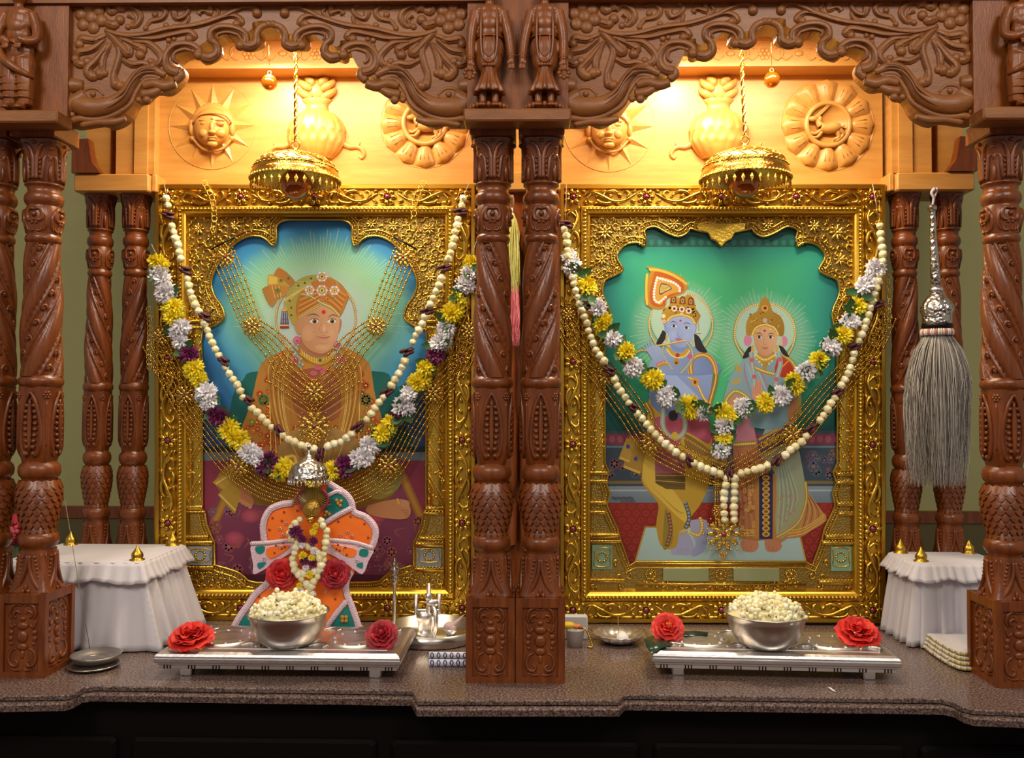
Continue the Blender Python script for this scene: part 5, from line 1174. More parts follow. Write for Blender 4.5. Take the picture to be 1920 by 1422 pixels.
p.poly([(340, 480), (370, 410), (460, 385), (560, 410), (590, 480), (580, 580), (550, 650), (500, 690), (450, 698), (400, 670), (360, 600)], 'dcae86', 4, 'c6946c', (500, 500, 360, 650))
p.line([(365, 480), (400, 462), (440, 482)], 8, '5a3a28', 5, True); p.line([(490, 482), (525, 464), (560, 480)], 8, '5a3a28', 5, True)
for cx in (402, 518):
    p.poly([(cx-34, 506), (cx-6, 490), (cx+26, 496), (cx+34, 510), (cx, 522)], 'e8dcd0', 3); p.ell(cx, 506, 15, 15, '3c2a22'); p.line([(cx-36, 508), (cx-6, 489), (cx+28, 495), (cx+38, 510)], 6, '3a2418', 5, True)
p.line([(458, 500), (446, 570), (468, 582), (490, 570)], 5, 'b07c58', 5, True); p.line([(420, 614), (460, 610), (500, 614)], 5, 'a85848', 5, True); p.poly([(425, 618), (460, 614), (498, 618), (462, 634)], 'c4746a', 3); p.ell(458, 440, 12, 12, 'b03030')
p.poly([(270, 480), (265, 390), (300, 290), (380, 240), (410, 150), (460, 85), (510, 150), (540, 240), (620, 290), (660, 390), (650, 490), (600, 490), (570, 420), (460, 385), (360, 420), (320, 490)], 'b88e2c', 2, '9a7424', (300, 250, 640, 480))
for i in range(46): p.dot(rr.uniform(290, 640), rr.uniform(250, 400) if i % 3 else rr.uniform(400, 470), rr.uniform(6, 13), h(rr.choice(('f0dc80', '8a5c1c', 'e0b840', 'c0b0a0'))))
p.line([(330, 490), (370, 415), (460, 385), (555, 415), (595, 490)], 30, 'cfa536', 6); p.line([(330, 484), (370, 408), (460, 378), (555, 408), (595, 484)], 8, 'f4e498', 6)
p.ell(460, 210, 34, 34, 'd8b048'); p.ell(462, 208, 18, 18, '8a2028'); p.ell(462, 335, 24, 24, 'c8b4b0')
p.line([(370, 700), (460, 750), (560, 700)], 60, 'bf9630', 5); p.beads([(370, 690), (460, 740), (560, 690)], 11, 'f0dc80', 24); p.beads([(375, 730), (460, 800), (550, 735)], 14, 'd0c8b0', 40)
p.poly([(430, 760), (500, 760), (470, 840), (450, 840)], 'b08a30')
for pp in ([(320, 660), (330, 780), (350, 900), (350, 1000)], [(600, 660), (620, 780), (590, 900), (570, 1010)]):
    p.line(pp, 50, '8fa09c', 5); p.beads(pp, 9, 'b8c6c0', 20); p.beads([(a-14, b+8) for a, b in pp], 8, 'a4b4ae', 24)
for x, y in ((325, 740), (352, 912), (612, 735), (580, 940)): p.ell(x, y, 24, 24, 'c86078')
p.poly([(322, 590), (350, 590), (352, 655), (318, 655)], 'cfae58'); p.poly([(572, 590), (594, 590), (600, 660), (566, 660)], 'cfae58'); p.poly([(615, 520), (640, 520), (645, 590), (608, 590)], 'd0c090')
p.T = (0, 0, 1)
for i in range(12): x, y = 1149+i*3.4, 933+(i % 3); p.line([(x-1.4, y+3), (x, y-3), (x+1.4, y+3)], .9, '4a5058', 2)
for i in range(8): x, y = 1166+i*3.4, 940; p.line([(x-1.4, y+2), (x, y-2), (x+1.4, y+2)], .9, '6a5458', 2)
p.build()
# ================================================================ shared small meshes
def petal_mesh(name, cols, npet, rx, inner=.35, seed=1, width=.26, ball=.75, matx=None, cup=.15):
    R = random.Random(seed); m = MB()       # double bloom facing -y, unit radius
    for i in range(npet):
        t = (i+.5)/npet; ph = math.acos(1-t*(1+ball)); th = i*2.399963+R.uniform(-.2, .2); ln = R.uniform(.85, 1.08)
        d = Vector((math.sin(ph)*math.cos(th), -math.cos(ph), math.sin(ph)*math.sin(th)))
        s = d.orthogonal().normalized(); s = (Matrix.Rotation(R.uniform(-.5, .5), 3, d) @ s); 
        s = d.cross(Vector((0, -1, 0))); s = s.normalized() if s.length > .05 else Vector((1, 0, 0))
        u = s.cross(d); c = cols[i % len(cols)]; w_ = width*R.uniform(.8, 1.2); b = d*inner
        v = [b, b+(d*(ln-inner)*.55)+s*w_-u*cup*.3, d*ln-u*cup*R.uniform(0, 1), b+(d*(ln-inner)*.55)-s*w_-u*cup*.3, b+d*(ln-inner)*.6+u*.06]
        m.add(v, [(0, 1, 4), (1, 2, 4), (2, 3, 4), (3, 0, 4)], c)
    m.ell((0, 0, 0), inner*1.5, 8, 6, tuple(x*.7 for x in cols[0][:3])+(1,))
    return m.mesh(name, matx or PETAL)
YEL = petal_mesh('yellow_bloom', [h('f2dc14'), h('e8c80c'), h('f8ec3c')], 70, 1, .3, 1, .16)
WHT = petal_mesh('white_bloom', [h('e6e2e8'), h('d8d4dc'), h('f2f0f2')], 64, 1, .3, 2, .19)
PUR = petal_mesh('purple_bloom', [h('6a1a50'), h('8a2466'), h('551240')], 70, 1, .3, 3, .17)
m = MB(); GR = [h('2f5a26'), h('3f7030')]
m.add([(0, 0, 0), (.35, -.12, .3), (.3, -.1, .75), (0, -.2, 1.15), (-.3, -.1, .75), (-.35, -.12, .3), (0, .02, .6)], [(0, 1, 6), (1, 2, 6), (2, 3, 6), (3, 4, 6), (4, 5, 6), (5, 0, 6)], GR[0]); LEAFG = m.mesh('leaf', PETAL)
def bead_mesh(name, col, seed):
    R = random.Random(seed); m = MB(); m.ell((0, 0, 0), (1, 1, 1), 8, 6, h(col))
    for i in range(5): d = Vector((R.gauss(0, 1), R.gauss(0, 1), R.gauss(0, 1))).normalized(); m.ell(d*.55, R.uniform(.5, .66), 6, 5, h(col))
    return m.mesh(name, mat(name+'_skin', None, .5, vcol=True, sss=.1))
BEAD = [bead_mesh('jasmine_bead', c, i) for i, c in enumerate(('e6dcae', 'ddd2a2', 'ece4c0'))]
m = MB(); R_ = random.Random(5)
for i in range(9): m.ell((R_.uniform(-.8, .8), R_.uniform(-.4, .4), R_.uniform(-.5, .5)), (R_.uniform(.5, .9), .6, R_.uniform(.2, .4)), 7, 5, h(R_.choice(('4a1c22', '5a2630', '3a141c'))))
SPACER = m.mesh('dark_spacer', PETAL)
def path_pts(pts, step, n=10):
    P_ = sm(pts, n); out = []; acc = 0
    for a, b in zip(P_, P_[1:]):
        L = math.hypot(b[0]-a[0], b[1]-a[1])
        while acc < L: t = acc/L; out.append((a[0]+(b[0]-a[0])*t, a[1]+(b[1]-a[1])*t, math.atan2(b[1]-a[1], b[0]-a[0]))); acc += step
        acc -= L
    return out
GY = .447
def thread(t, a, b, Y=GY, r=.0009):
    m = MB(); m.tube([U(*a, Y), U(*b, Y)], r, 5, h('b8a890')); m.build('thread', VC, t)
# ---------------------------------------------------------------- bloom garlands
def flower_garland(lab, items, hooks, seed):
    R = random.Random(seed); xs = [i[0] for i in items]; o = U(sum(xs)/len(xs), max(i[1] for i in items), GY)
    t = thing('flower_garland', lab, 'garland', (o.x, GY, o.z))
    for x, y, c, r in items:
        me = {'y': YEL, 'w': WHT, 'p': PUR}[c]; nm = {'y': 'yellow_bloom', 'w': 'white_bloom', 'p': 'purple_bloom'}[c]
        kk = k(GY)
        for j in range(3 if r >= 21 else 2):
            p_ = U(x+R.uniform(-.32, .32)*r, y+R.uniform(-.3, .3)*r, GY-R.uniform(-.002, .009))
            put(nm, me, t, p_, (R.uniform(-.5, .5), R.uniform(0, 6), R.uniform(-.5, .5)), r*.95*kk*R.uniform(.9, 1.05))
    for (a, b) in zip(items, items[1:]):
        if a[2] == b[2] or math.hypot(a[0]-b[0], a[1]-b[1]) > 80: continue
        for j in range(3):
            p_ = U((a[0]+b[0])/2+R.uniform(-4, 4), (a[1]+b[1])/2+R.uniform(-4, 4), GY-.011); put('leaf', LEAFG, t, p_, (R.uniform(-.4, .4), R.uniform(0, 6.2), 0), 25*k(GY)*R.uniform(.8, 1.1))
    for a, b in hooks: thread(t, a, b)
    return t
LF = [(296, 490, 'y', 20), (302, 518, 'w', 21), (312, 546, 'w', 22), (321, 575, 'y', 22), (326, 595, 'y', 19), (334, 620, 'w', 22), (342, 640, 'w', 19), (352, 663, 'p', 21), (366, 694, 'y', 22), (374, 712, 'y', 20), (384, 738, 'w', 22), (396, 757, 'w', 20), (408, 780, 'p', 22), (428, 803, 'y', 23), (445, 823, 'y', 22), (470, 845, 'w', 22), (484, 860, 'w', 19), (502, 871, 'p', 22), (528, 883, 'y', 23), (556, 892, 'y', 20),
      (588, 896, 'y', 18), (622, 884, 'y', 22), (652, 875, 'p', 22), (677, 856, 'w', 22), (692, 838, 'w', 21), (717, 817, 'y', 22), (728, 798, 'y', 20), (745, 783, 'p', 19), (759, 762, 'w', 22), (772, 742, 'w', 19), (785, 719, 'y', 22), (797, 695, 'y', 20), (814, 664, 'p', 20), (826, 640, 'w', 21), (836, 618, 'w', 19), (850, 588, 'y', 22), (860, 563, 'y', 20), (870, 540, 'w', 20), (877, 516, 'w', 18), (882, 492, 'y', 18)]
flower_garland('yellow, white and purple chrysanthemum garland across the left picture', LF, [((284, 458), (294, 480)), ((894, 452), (884, 480))], 2)
RF = [(1066, 482, 'w', 16), (1074, 500, 'w', 18), (1098, 535, 'y', 21), (1116, 573, 'w', 20), (1131, 606, 'y', 21), (1152, 640, 'w', 20), (1172, 664, 'y', 21), (1193, 690, 'w', 21), (1222, 715, 'y', 22), (1252, 743, 'w', 22), (1289, 763, 'y', 23), (1322, 769, 'w', 20), (1358, 778, 'y', 22), (1398, 768, 'w', 22), (1437, 757, 'y', 21), (1466, 738, 'w', 21), (1487, 720, 'y', 21), (1512, 699, 'w', 21), (1535, 676, 'y', 21), (1557, 651, 'w', 20), (1578, 629, 'y', 21), (1595, 601, 'w', 20), (1607, 570, 'y', 21), (1623, 533, 'w', 19), (1638, 502, 'w', 20), (1356, 800, 'w', 20), (1357, 822, 'y', 16), (1355, 842, 'w', 19)]
flower_garland('yellow and white chrysanthemum garland with green leaves on the right picture', RF, [((1055, 440), (1066, 470)), ((1652, 440), (1642, 486))], 3)
# ---------------------------------------------------------------- bead garlands
def bead_garland(lab, pts, spacers, extra=(), seed=1, hooks=()):
    R = random.Random(seed); o = U(sum(p[0] for p in pts)/len(pts), max(p[1] for p in pts), GY-.012)
    t = thing('jasmine_garland', lab, 'garland', (o.x, GY, o.z)); Y = GY-.008; kk = k(Y)
    for path in [pts]+list(extra):
        for x, y, a in path_pts(path, 13):
            if any(math.hypot(x-sx, y-sy) < 9 for sx, sy in spacers): continue
            put('jasmine_bead', R.choice(BEAD), t, U(x+R.uniform(-1, 1), y+R.uniform(-1, 1), Y-R.uniform(0, .002)), (R.uniform(0, 6), R.uniform(0, 6), 0), 7.4*kk*R.uniform(.9, 1.12))
    for sx, sy in spacers:
        n = min(path_pts(pts, 5), key=lambda q_: math.hypot(q_[0]-sx, q_[1]-sy)); put('dark_spacer', SPACER, t, U(sx, sy, Y-.002), (0, -(n[2]+PI/2)*-1*-1, 0), 11*kk)
    for a, b in hooks: thread(t, a, b, Y)
bead_garland('long cream jasmine bead garland with dark spacers on the left picture', [(312, 372), (318, 405), (330, 450), (345, 505), (362, 560), (383, 608), (410, 668), (440, 715), (465, 758), (490, 782), (515, 808), (545, 826), (575, 838), (600, 842), (640, 828), (680, 795), (715, 750), (745, 705), (770, 650), (795, 600), (820, 540), (840, 490), (855, 430), (868, 372)],
             [(315, 403), (346, 506), (383, 593), (418, 676), (465, 750), (522, 806), (600, 850), (598, 862), (672, 800), (728, 735), (765, 660), (803, 584), (835, 503), (865, 398)], (), 4, [((308, 345), (312, 366)), ((880, 343), (869, 368))])
bead_garland('long cream jasmine bead garland with double tassel on the right picture', [(1060, 430), (1066, 480), (1078, 540), (1095, 590), (1115, 650), (1140, 690), (1165, 735), (1195, 775), (1230, 815), (1270, 850), (1320, 878), (1370, 890), (1420, 880), (1470, 855), (1520, 810), (1560, 755), (1590, 700), (1605, 655), (1622, 610), (1640, 550), (1655, 490), (1649, 416)],
             [(1060, 420), (1070, 500), (1098, 572), (1142, 694), (1185, 762), (1292, 862), (1368, 888), (1458, 863), (1523, 803), (1574, 735), (1605, 650), (1648, 570)], [[(1361, 898), (1358, 940), (1358, 980)], [(1377, 898), (1377, 940), (1376, 978)]], 5, [((1062, 345), (1060, 420)), ((1636, 345), (1648, 410))])
# ---------------------------------------------------------------- gold chain necklaces
m = MB(); m.ell((0, 0, 0), 1, 5, 4); CB = m
def strand(t, pts, step=3.6, r=1.9, Y=.456, name='chain_strand'):
    m = MB(); kk = k(Y)
    cx = [(math.sin(a)*math.cos(b), math.sin(a)*math.sin(b), math.cos(a)) for a in (PI/3, 2*PI/3) for b in (0, PI/2, PI, 3*PI/2)]+[(0, 0, 1), (0, 0, -1)]
    fc = [(0, 4, 5, 1), (1, 5, 6, 2), (2, 6, 7, 3), (3, 7, 4, 0), (8, 0, 1), (8, 1, 2), (8, 2, 3), (8, 3, 0), (9, 5, 4), (9, 6, 5), (9, 7, 6), (9, 4, 7)]
    for i, (x, y, a) in enumerate(path_pts(pts, step)):
        p_ = U(x, y, Y); rr_ = r*kk*(1.5 if i % 4 == 0 else 1); m.add([p_+Vector(c)*rr_ for c in cx], fc)
    return tag(m.build(name, GOLDC, t), kind='stuff')
def medal(t, x, y, r, Y=.452, col=None, rot=0, sx=1):
    kk = k(Y); m = MB(); c = U(x, y, Y)
    for ring_, n in ((.62, 10), (.3, 6)):
        for i in range(n):
            a = 2*PI*(i+.5*(n == 6))/n; ca, sa = math.cos(a), math.sin(a)
            m.ell(c+Vector((r*kk*ring_*ca, -.0012 if n == 10 else -.0022, r*kk*ring_*sa)), (r*kk*.26, .0012, r*kk*.13), 8, 5, M=Matrix(((ca, 0, -sa), (0, 1, 0), (sa, 0, ca))))
    for rr_, n, br in ((.95, 22, .06), (.72, 16, .055), (.5, 12, .05), (.3, 8, .05)):
        for i in range(n): a = 2*PI*i/n; q2 = rr_*(1+.1*math.cos(8*a) if rr_ > .6 else 1); m.ell(c+Vector((r*kk*q2*math.cos(a), -.002, r*kk*q2*math.sin(a))), r*kk*br, 6, 4)
    o = m.build('medallion', GOLDC, t); g = MB(); g.ell(c+Vector((0, -.003, 0)), r*kk*.15, 8, 6); g.build('gem', RUBY, o)
    g = MB(); g.ell(c+Vector((r*kk*.5, -.003, r*kk*.1)), r*kk*.08, 6, 5); g.ell(c+Vector((-r*kk*.5, -.003, r*kk*.1)), r*kk*.08, 6, 5); tag(g.build('gem_chips', RUBY, o), kind='stuff')
def links(t, pts, r, Y, matx=None):      # open chain of wire rings
    lm_ = MB(); lm_.tube([(math.cos(i*PI/6), 0, 1.25*math.sin(i*PI/6)) for i in range(12)], .16, 5, closed=True); me = lm_.mesh('link', matx or GOLDB); kk = k(Y)
    for i, (x, y, a) in enumerate(path_pts(pts, r*2.0)): put('link', me, t, U(x, y, Y), (0, a+PI/2, (i % 2)*.7), r*kk)
def fan(t, A, B, n, wa, wb, bend=0, Y=.456, **kw):      # n strands from A to B, spread across wa / wb px
    dx, dy = B[0]-A[0], B[1]-A[1]; L = math.hypot(dx, dy); nx, ny = -dy/L, dx/L
    for i in range(n):
        s = i/(n-1)-.5; mid = ((A[0]+B[0])/2+nx*(s*(wa+wb)/2+bend), (A[1]+B[1])/2+ny*(s*(wa+wb)/2+bend))
        strand(t, [(A[0]+nx*s*wa, A[1]+ny*s*wa), mid, (B[0]+nx*s*wb, B[1]+ny*s*wb)], Y=Y, **kw)
o = U(590, 800, .456); t = thing('gold_necklace', 'short gold necklace hung in a vee from the upper corners of the left opening', 'necklace', (o.x, .456, o.z))
for s in (-1, 1):
    X = lambda x: 589+s*(589-x)
    A0, A1, A2 = (X(420), 480), (X(473), 612), (X(582), 728)
    for dy in (0,): medal(t, X(422), 482, 22)
    m = MB(); pa, pb = U(X(396), 468, .455), U(X(440), 444, .455); m.tube([pa, pb], .0022, 6); m.build('clasp_bar', DARKM, t)
    fan(t, A0, A1, 6, 44, 36); medal(t, X(473), 612, 21); fan(t, A1, (X(545), 690), 6, 36, 60, bend=6*s, Y=.458)
    for i in range(6): strand(t, [(X(545-i*8), 672+i*9), (X(570), 700+i*12), (589, 718+i*13)], Y=.458)
    links(t, [(X(384), 344), (X(398), 372), (X(402), 408), (X(398), 440)], 5, .452)
medal(t, 589, 737, 24, .453); medal(t, 589, 800, 33, .453); medal(t, 589, 820, 16, .449)
def wide_necklace(lab, Lp, Rp, meds, pads, n, wd, extra=None):
    o = U(Lp[-1][0], Lp[-1][1], .455); t = thing('gold_necklace', lab, 'necklace', (o.x, .455, o.z))
    for P_ in (Lp, Rp):
        for i in range(n):
            s = i/(n-1)-.5; Q = []
            for j, (x, y) in enumerate(P_):
                a, b = P_[max(j-1, 0)], P_[min(j+1, len(P_)-1)]; L = math.hypot(b[0]-a[0], b[1]-a[1]); w_ = wd[min(j, len(wd)-1)]
                Q.append((x-(b[1]-a[1])/L*s*w_, y+(b[0]-a[0])/L*s*w_))
            strand(t, Q, Y=.4585-.001*(i % 2))
    for x, y, r in meds: medal(t, x, y, r, .4535)
    R = random.Random(6)
    for pg in pads:
        m = MB(); kk = k(.455)
        for i in range(260):
            x, y = R.uniform(min(p[0] for p in pg), max(p[0] for p in pg)), R.uniform(min(p[1] for p in pg), max(p[1] for p in pg))
            if inside(x, y, pg): m.ell(U(x, y, .457-R.uniform(0, .004)), R.uniform(1.2, 2.4)*kk, 5, 4)
        tag(m.build('filigree_pad', GOLDC, t), kind='stuff')
    return t
t = wide_necklace('wide many-stranded gold necklace looped low across the left picture', [(292, 640), (322, 700), (352, 755), (400, 820), (447, 874), (510, 915), (589, 935)], [(884, 620), (850, 690), (812, 735), (770, 800), (728, 873), (665, 918), (589, 935)], [(447, 874, 24), (728, 873, 24), (812, 738, 22), (345, 742, 22), (880, 620, 20), (300, 632, 20)], [[(283, 590), (318, 600), (345, 700), (350, 760), (318, 740), (284, 690)], [(892, 600), (870, 620), (840, 690), (850, 715), (885, 650)]], 8, [52, 52, 54, 54, 56, 50, 40])
links(t, [(279, 580), (281, 620), (279, 660), (280, 690)], 4.5, .45)
t = wide_necklace('wide many-stranded gold necklace with large round pendant on the right picture', [(1052, 585), (1075, 630), (1105, 672), (1135, 705), (1180, 765), (1224, 828), (1290, 868), (1357, 900)], [(1658, 590), (1632, 650), (1600, 690), (1550, 745), (1490, 815), (1430, 860), (1357, 900)], [(1138, 706, 20), (1224, 828, 26), (1488, 816, 24), (1598, 692, 20), (1066, 590, 16)], [[(1046, 545), (1072, 570), (1085, 640), (1062, 630)], [(1666, 560), (1650, 580), (1630, 650), (1655, 640)]], 7, [46, 46, 46, 48, 50, 50, 46, 30])
for dx in (-9, -3, 3, 9): strand(t, [(1345+dx*.4, 895), (1350+dx, 950), (1357+dx*1.6, 985)])
medal(t, 1357, 1002, 36, .45); medal(t, 1347, 958, 13, .45); medal(t, 1356, 1042, 10, .452); links(t, [(1666, 520), (1668, 560), (1667, 610)], 4.5, .45)
# ---------------------------------------------------------------- hanging umbrellas
m = MB(); m.add([(0, 0, 1), (.42, 0, .1), (0, -.22, .1), (-.42, 0, .1), (0, .22, .1), (0, 0, -1)], [(0, 2, 1), (0, 3, 2), (0, 4, 3), (0, 1, 4), (5, 1, 2), (5, 2, 3), (5, 3, 4), (5, 4, 1)]); DROP = m.mesh('drop', GOLDB, False)
AMB = mat('amber_glass', h('b8640c'), .05, .55, coat=1)
def umbrella(lab, px, yr, r_px, ytop, chain_to, ring=True, ball=None):
    Y = .345; kk = k(Y); c = U(px, yr, Y); R = r_px*kk
    t = thing('hanging_umbrella', lab, 'umbrella', (c.x, Y, c.z), 'small golden ceremonial umbrellas')
    H = U(px, ytop, Y).z-c.z
    m = MB(); prof = [(R, -.004), (R*1.0, .006), (R*.985, .010), (R*.93, H*.30), (R*.95, H*.33), (R*.84, H*.55), (R*.66, H*.74), (R*.44, H*.87), (R*.22, H*.95), (R*.08, H*1.0), (R*.05, H*1.1)]
    m.lathe(prof, 48, c=c); m.lathe([(R*.98, -.004), (R*.9, H*.28), (R*.6, H*.68), (R*.05, H*.9)], 48, c=c)
    dome = m.build('dome', GOLDB, t); m = MB()
    for i in range(64): a = 2*PI*i/64; m.ell(c+Vector((R*1.01*math.cos(a), R*1.01*math.sin(a), -.004)), (.0028, .0028, .0045), 6, 4)
    for i in range(48): a = 2*PI*i/48; m.ell(c+Vector((R*.955*math.cos(a), R*.955*math.sin(a), H*.33)), .0022, 6, 4)
    for i in range(20):
        a = 2*PI*i/20
        m.tube(cr([c+Vector((R*f*math.cos(a+s), R*f*math.sin(a+s), H*z)) for f, z, s in ((.93, .36, -.1), (.9, .46, .08), (.83, .57, -.06), (.74, .67, .1), (.66, .745, 0))], 3), [.0012, .002, .0012], 5)
    tag(m.build('rim_beads', GOLDB, dome), kind='stuff')
    for i in range(34):
        a = 2*PI*i/34; put('drop', DROP, t, c+Vector((R*.99*math.cos(a), R*.99*math.sin(a), -.0225)), (0, 0, a+PI/2), .0105)
    m = MB(); rr_ = .0095; m.tube([c+Vector((rr_*math.cos(i*PI/8), 0, H*1.1+.009+rr_*math.sin(i*PI/8))) for i in range(16)], .0022, 6, closed=True); m.build('ring', GOLDB, t)
    m = MB(); p0 = c+Vector((0, 0, H*1.1+.018)); p1 = U(chain_to[0], chain_to[1], Y); L = (p1-p0).length; n = int(L/.0042)
    for s in (0, PI): m.tube([p0+(p1-p0)*(i/n)+Vector((.0032*math.cos(i*.62+s), .0032*math.sin(i*.62+s), 0)) for i in range(n+1)], .0026, 6)
    m.build('chain', GOLDB, t)
    m = MB(); m.ell(c+Vector((0, 0, -.012)), (.037, .037, .036), 24, 14); m.build('glass_ball', AMB, t)
    m = MB(); m.tube([c+Vector((0, 0, .02)), c+Vector((0, 0, H*.85))], .003, 6); m.build('stem', GOLDB, t)
umbrella('golden umbrella hanging on a chain over the left picture', 554, 336, 83, 284, (555, 40))
umbrella('golden umbrella hanging on a chain over the right picture', 1397, 334, 83, 276, (1388, 40))
def ball(px, py, top, lab):
    Y = .36; kk = k(Y); c = U(px, py, Y); t = thing('hanging_ball', lab, 'ornament', (c.x, Y, c.z), 'amber glass balls on threads')
    m = MB(); m.lathe([(15*kk*math.sin(PI*i/16), 15*kk*math.cos(PI*i/16)) for i in range(17)], 20, c=c, mod=lambda r, a, z: r*(1+.03*math.cos(10*a))); m.build('glass_ball', AMB, t)
    m = MB(); m.tube([c+Vector((3.5*kk*math.cos(i*PI/6), 0, 18.5*kk+3.5*kk*math.sin(i*PI/6))) for i in range(12)], 1.2*kk, 6, closed=True); m.build('ring', GOLDB, t)
    m = MB(); m.tube([c+Vector((0, 0, 22*kk)), U(px-2, top, Y)], .0006, 5); m.build('thread', GOLDB, t)
ball(505, 155, 40, 'amber glass ball on a thread left of the left umbrella chain'); ball(1447, 150, 40, 'amber glass ball on a thread right of the right umbrella chain')
# ---------------------------------------------------------------- fly whisks
def hair(t, top, n, ylen, w0, w1, cols, Y, seed, name, wave=3, rad=.0006, taper=.5):
    R = random.Random(seed); m = MB(); kk = k(Y); px, py = top
    for i in range(n):
        a = R.uniform(0, 2*PI); s = math.sqrt(R.random()); l = ylen*(1-taper*R.random()**1.4); ph = R.uniform(0, 6); pts = []
        for j in range(7):
            u = j/6; sp = w0+(w1-w0)*min(1, u*2.2)**.6; dr = 1 if u < .5 else 1-.35*(u-.5)*2*R.random()
            x = math.cos(a)*s*sp*dr+wave*math.sin(ph+u*5)*u; pts.append(U(px+x, py+l*u, Y)+Vector((0, math.sin(a)*s*sp*kk*.8, 0)))
        m.tube(pts, [rad, rad*1.1, rad*.3], 3, h(R.choice(cols)), cap=False)
    return tag(m.build(name, VC, t), kind='stuff')
Y = .375; kk = k(Y); c0 = U(1752, 610, Y); t = thing('fly_whisk', 'grey-haired ceremonial fly whisk with silver handle hanging at the right', 'whisk', (c0.x, Y, c0.z))
def Wp(x, y, d=0): return U(x, y, Y-d)
def lath_px(name, matx, prof, seg=24, mod=None):
    m = MB(); zz = [(r*kk, Wp(x, y).z) for r, x, y in prof]
    v = []
    for (r, x, y) in prof:
        c = Wp(x, y)
        for j in range(seg): a = 2*PI*j/seg; v.append((c.x+r*kk*math.sin(a), c.y-r*kk*math.cos(a), c.z))
    f = [(i*seg+j, i*seg+(j+1) % seg, (i+1)*seg+(j+1) % seg, (i+1)*seg+j) for i in range(len(prof)-1) for j in range(seg)]
    m.add(v, f); return m.build(name, matx, t)
lath_px('rod', SILVE, [(3, 1748, 384), (8, 1748, 387), (8, 1748, 394), (5, 1748, 396), (5, 1749, 400), (6, 1750, 450), (8, 1753, 500), (9, 1755, 538), (6, 1755, 541)])
lath_px('rod_collar', SILV, [(6, 1755, 539), (12, 1756, 541), (12, 1756, 547), (6, 1756, 549)])
lath_px('bell_socket', SILVE, [(8, 1756, 548), (12, 1756, 553), (16, 1756, 556), (24, 1757, 566), (29, 1757, 576), (30, 1757, 582), (26, 1757, 592), (26, 1757, 604), (27, 1757, 607), (20, 1757, 612)])
lath_px('dark_band', DARKM, [(24, 1757, 606), (27, 1757, 609), (27, 1757, 615), (24, 1757, 617)])
m = MB()
for i in range(40): a = 2*PI*i/40; c = Wp(1757, 624); m.ell(c+Vector((27*kk*math.sin(a), -27*kk*math.cos(a), 0)), (3*kk, 3*kk, 7*kk), 6, 4, h(('c8b8a0', 'b06a70', 'd0c8c0')[i % 3]))
tag(m.build('braid', VC, t), kind='stuff')
m = MB(); m.tube(cr([Wp(1748, 388), Wp(1751, 372), Wp(1747, 362), Wp(1753, 354)], 4), [.003, .0035, .004, .005], 6, h('b8b0bc')); m.tube(cr([Wp(1751, 372), Wp(1756, 360), Wp(1757, 352)], 4), [.003, .002], 5, h('c8c0c8')); m.build('hanging_cord', VC, t)
hair(t, (1758, 628), 2600, 285, 24, 60, ['9c948c', 'b8b0a8', '8a8078', 'c8c2ba', '776c66'], Y, 3, 'hair', 4, .0007)
Y = .385; kk = k(Y); c0 = U(966, 430, Y); t = thing('tail_whisk', 'fluffy yellow and pink whisk seen between the centre columns', 'whisk', (c0.x, Y, c0.z))
hair(t, (958, 400), 500, 150, 5, 16, ['d8d06a', 'e4dc80', 'c8c058', 'eae6a0'], Y, 4, 'yellow_hair', 2, .0011)
hair(t, (962, 538), 420, 112, 8, 12, ['d8606a', 'e07880', 'c84c58', 'e89a98'], Y, 5, 'pink_hair', 2, .0011)
m = MB(); m.lathe([(.004, -.3), (.006, 0), (.006, .06), (.003, .07)], 12, c=U(960, 420, Y+.01)); m.build('stick', WOODC, t)
m = MB(); q_ = U(960, 392, Y); m.tube(cr([q_+Vector((0, 0, -.02)), q_, q_+Vector((0, .02, .008)), q_+Vector((0, .06, .008))], 4), .0018, 6); m.build('hook', SILV, t)
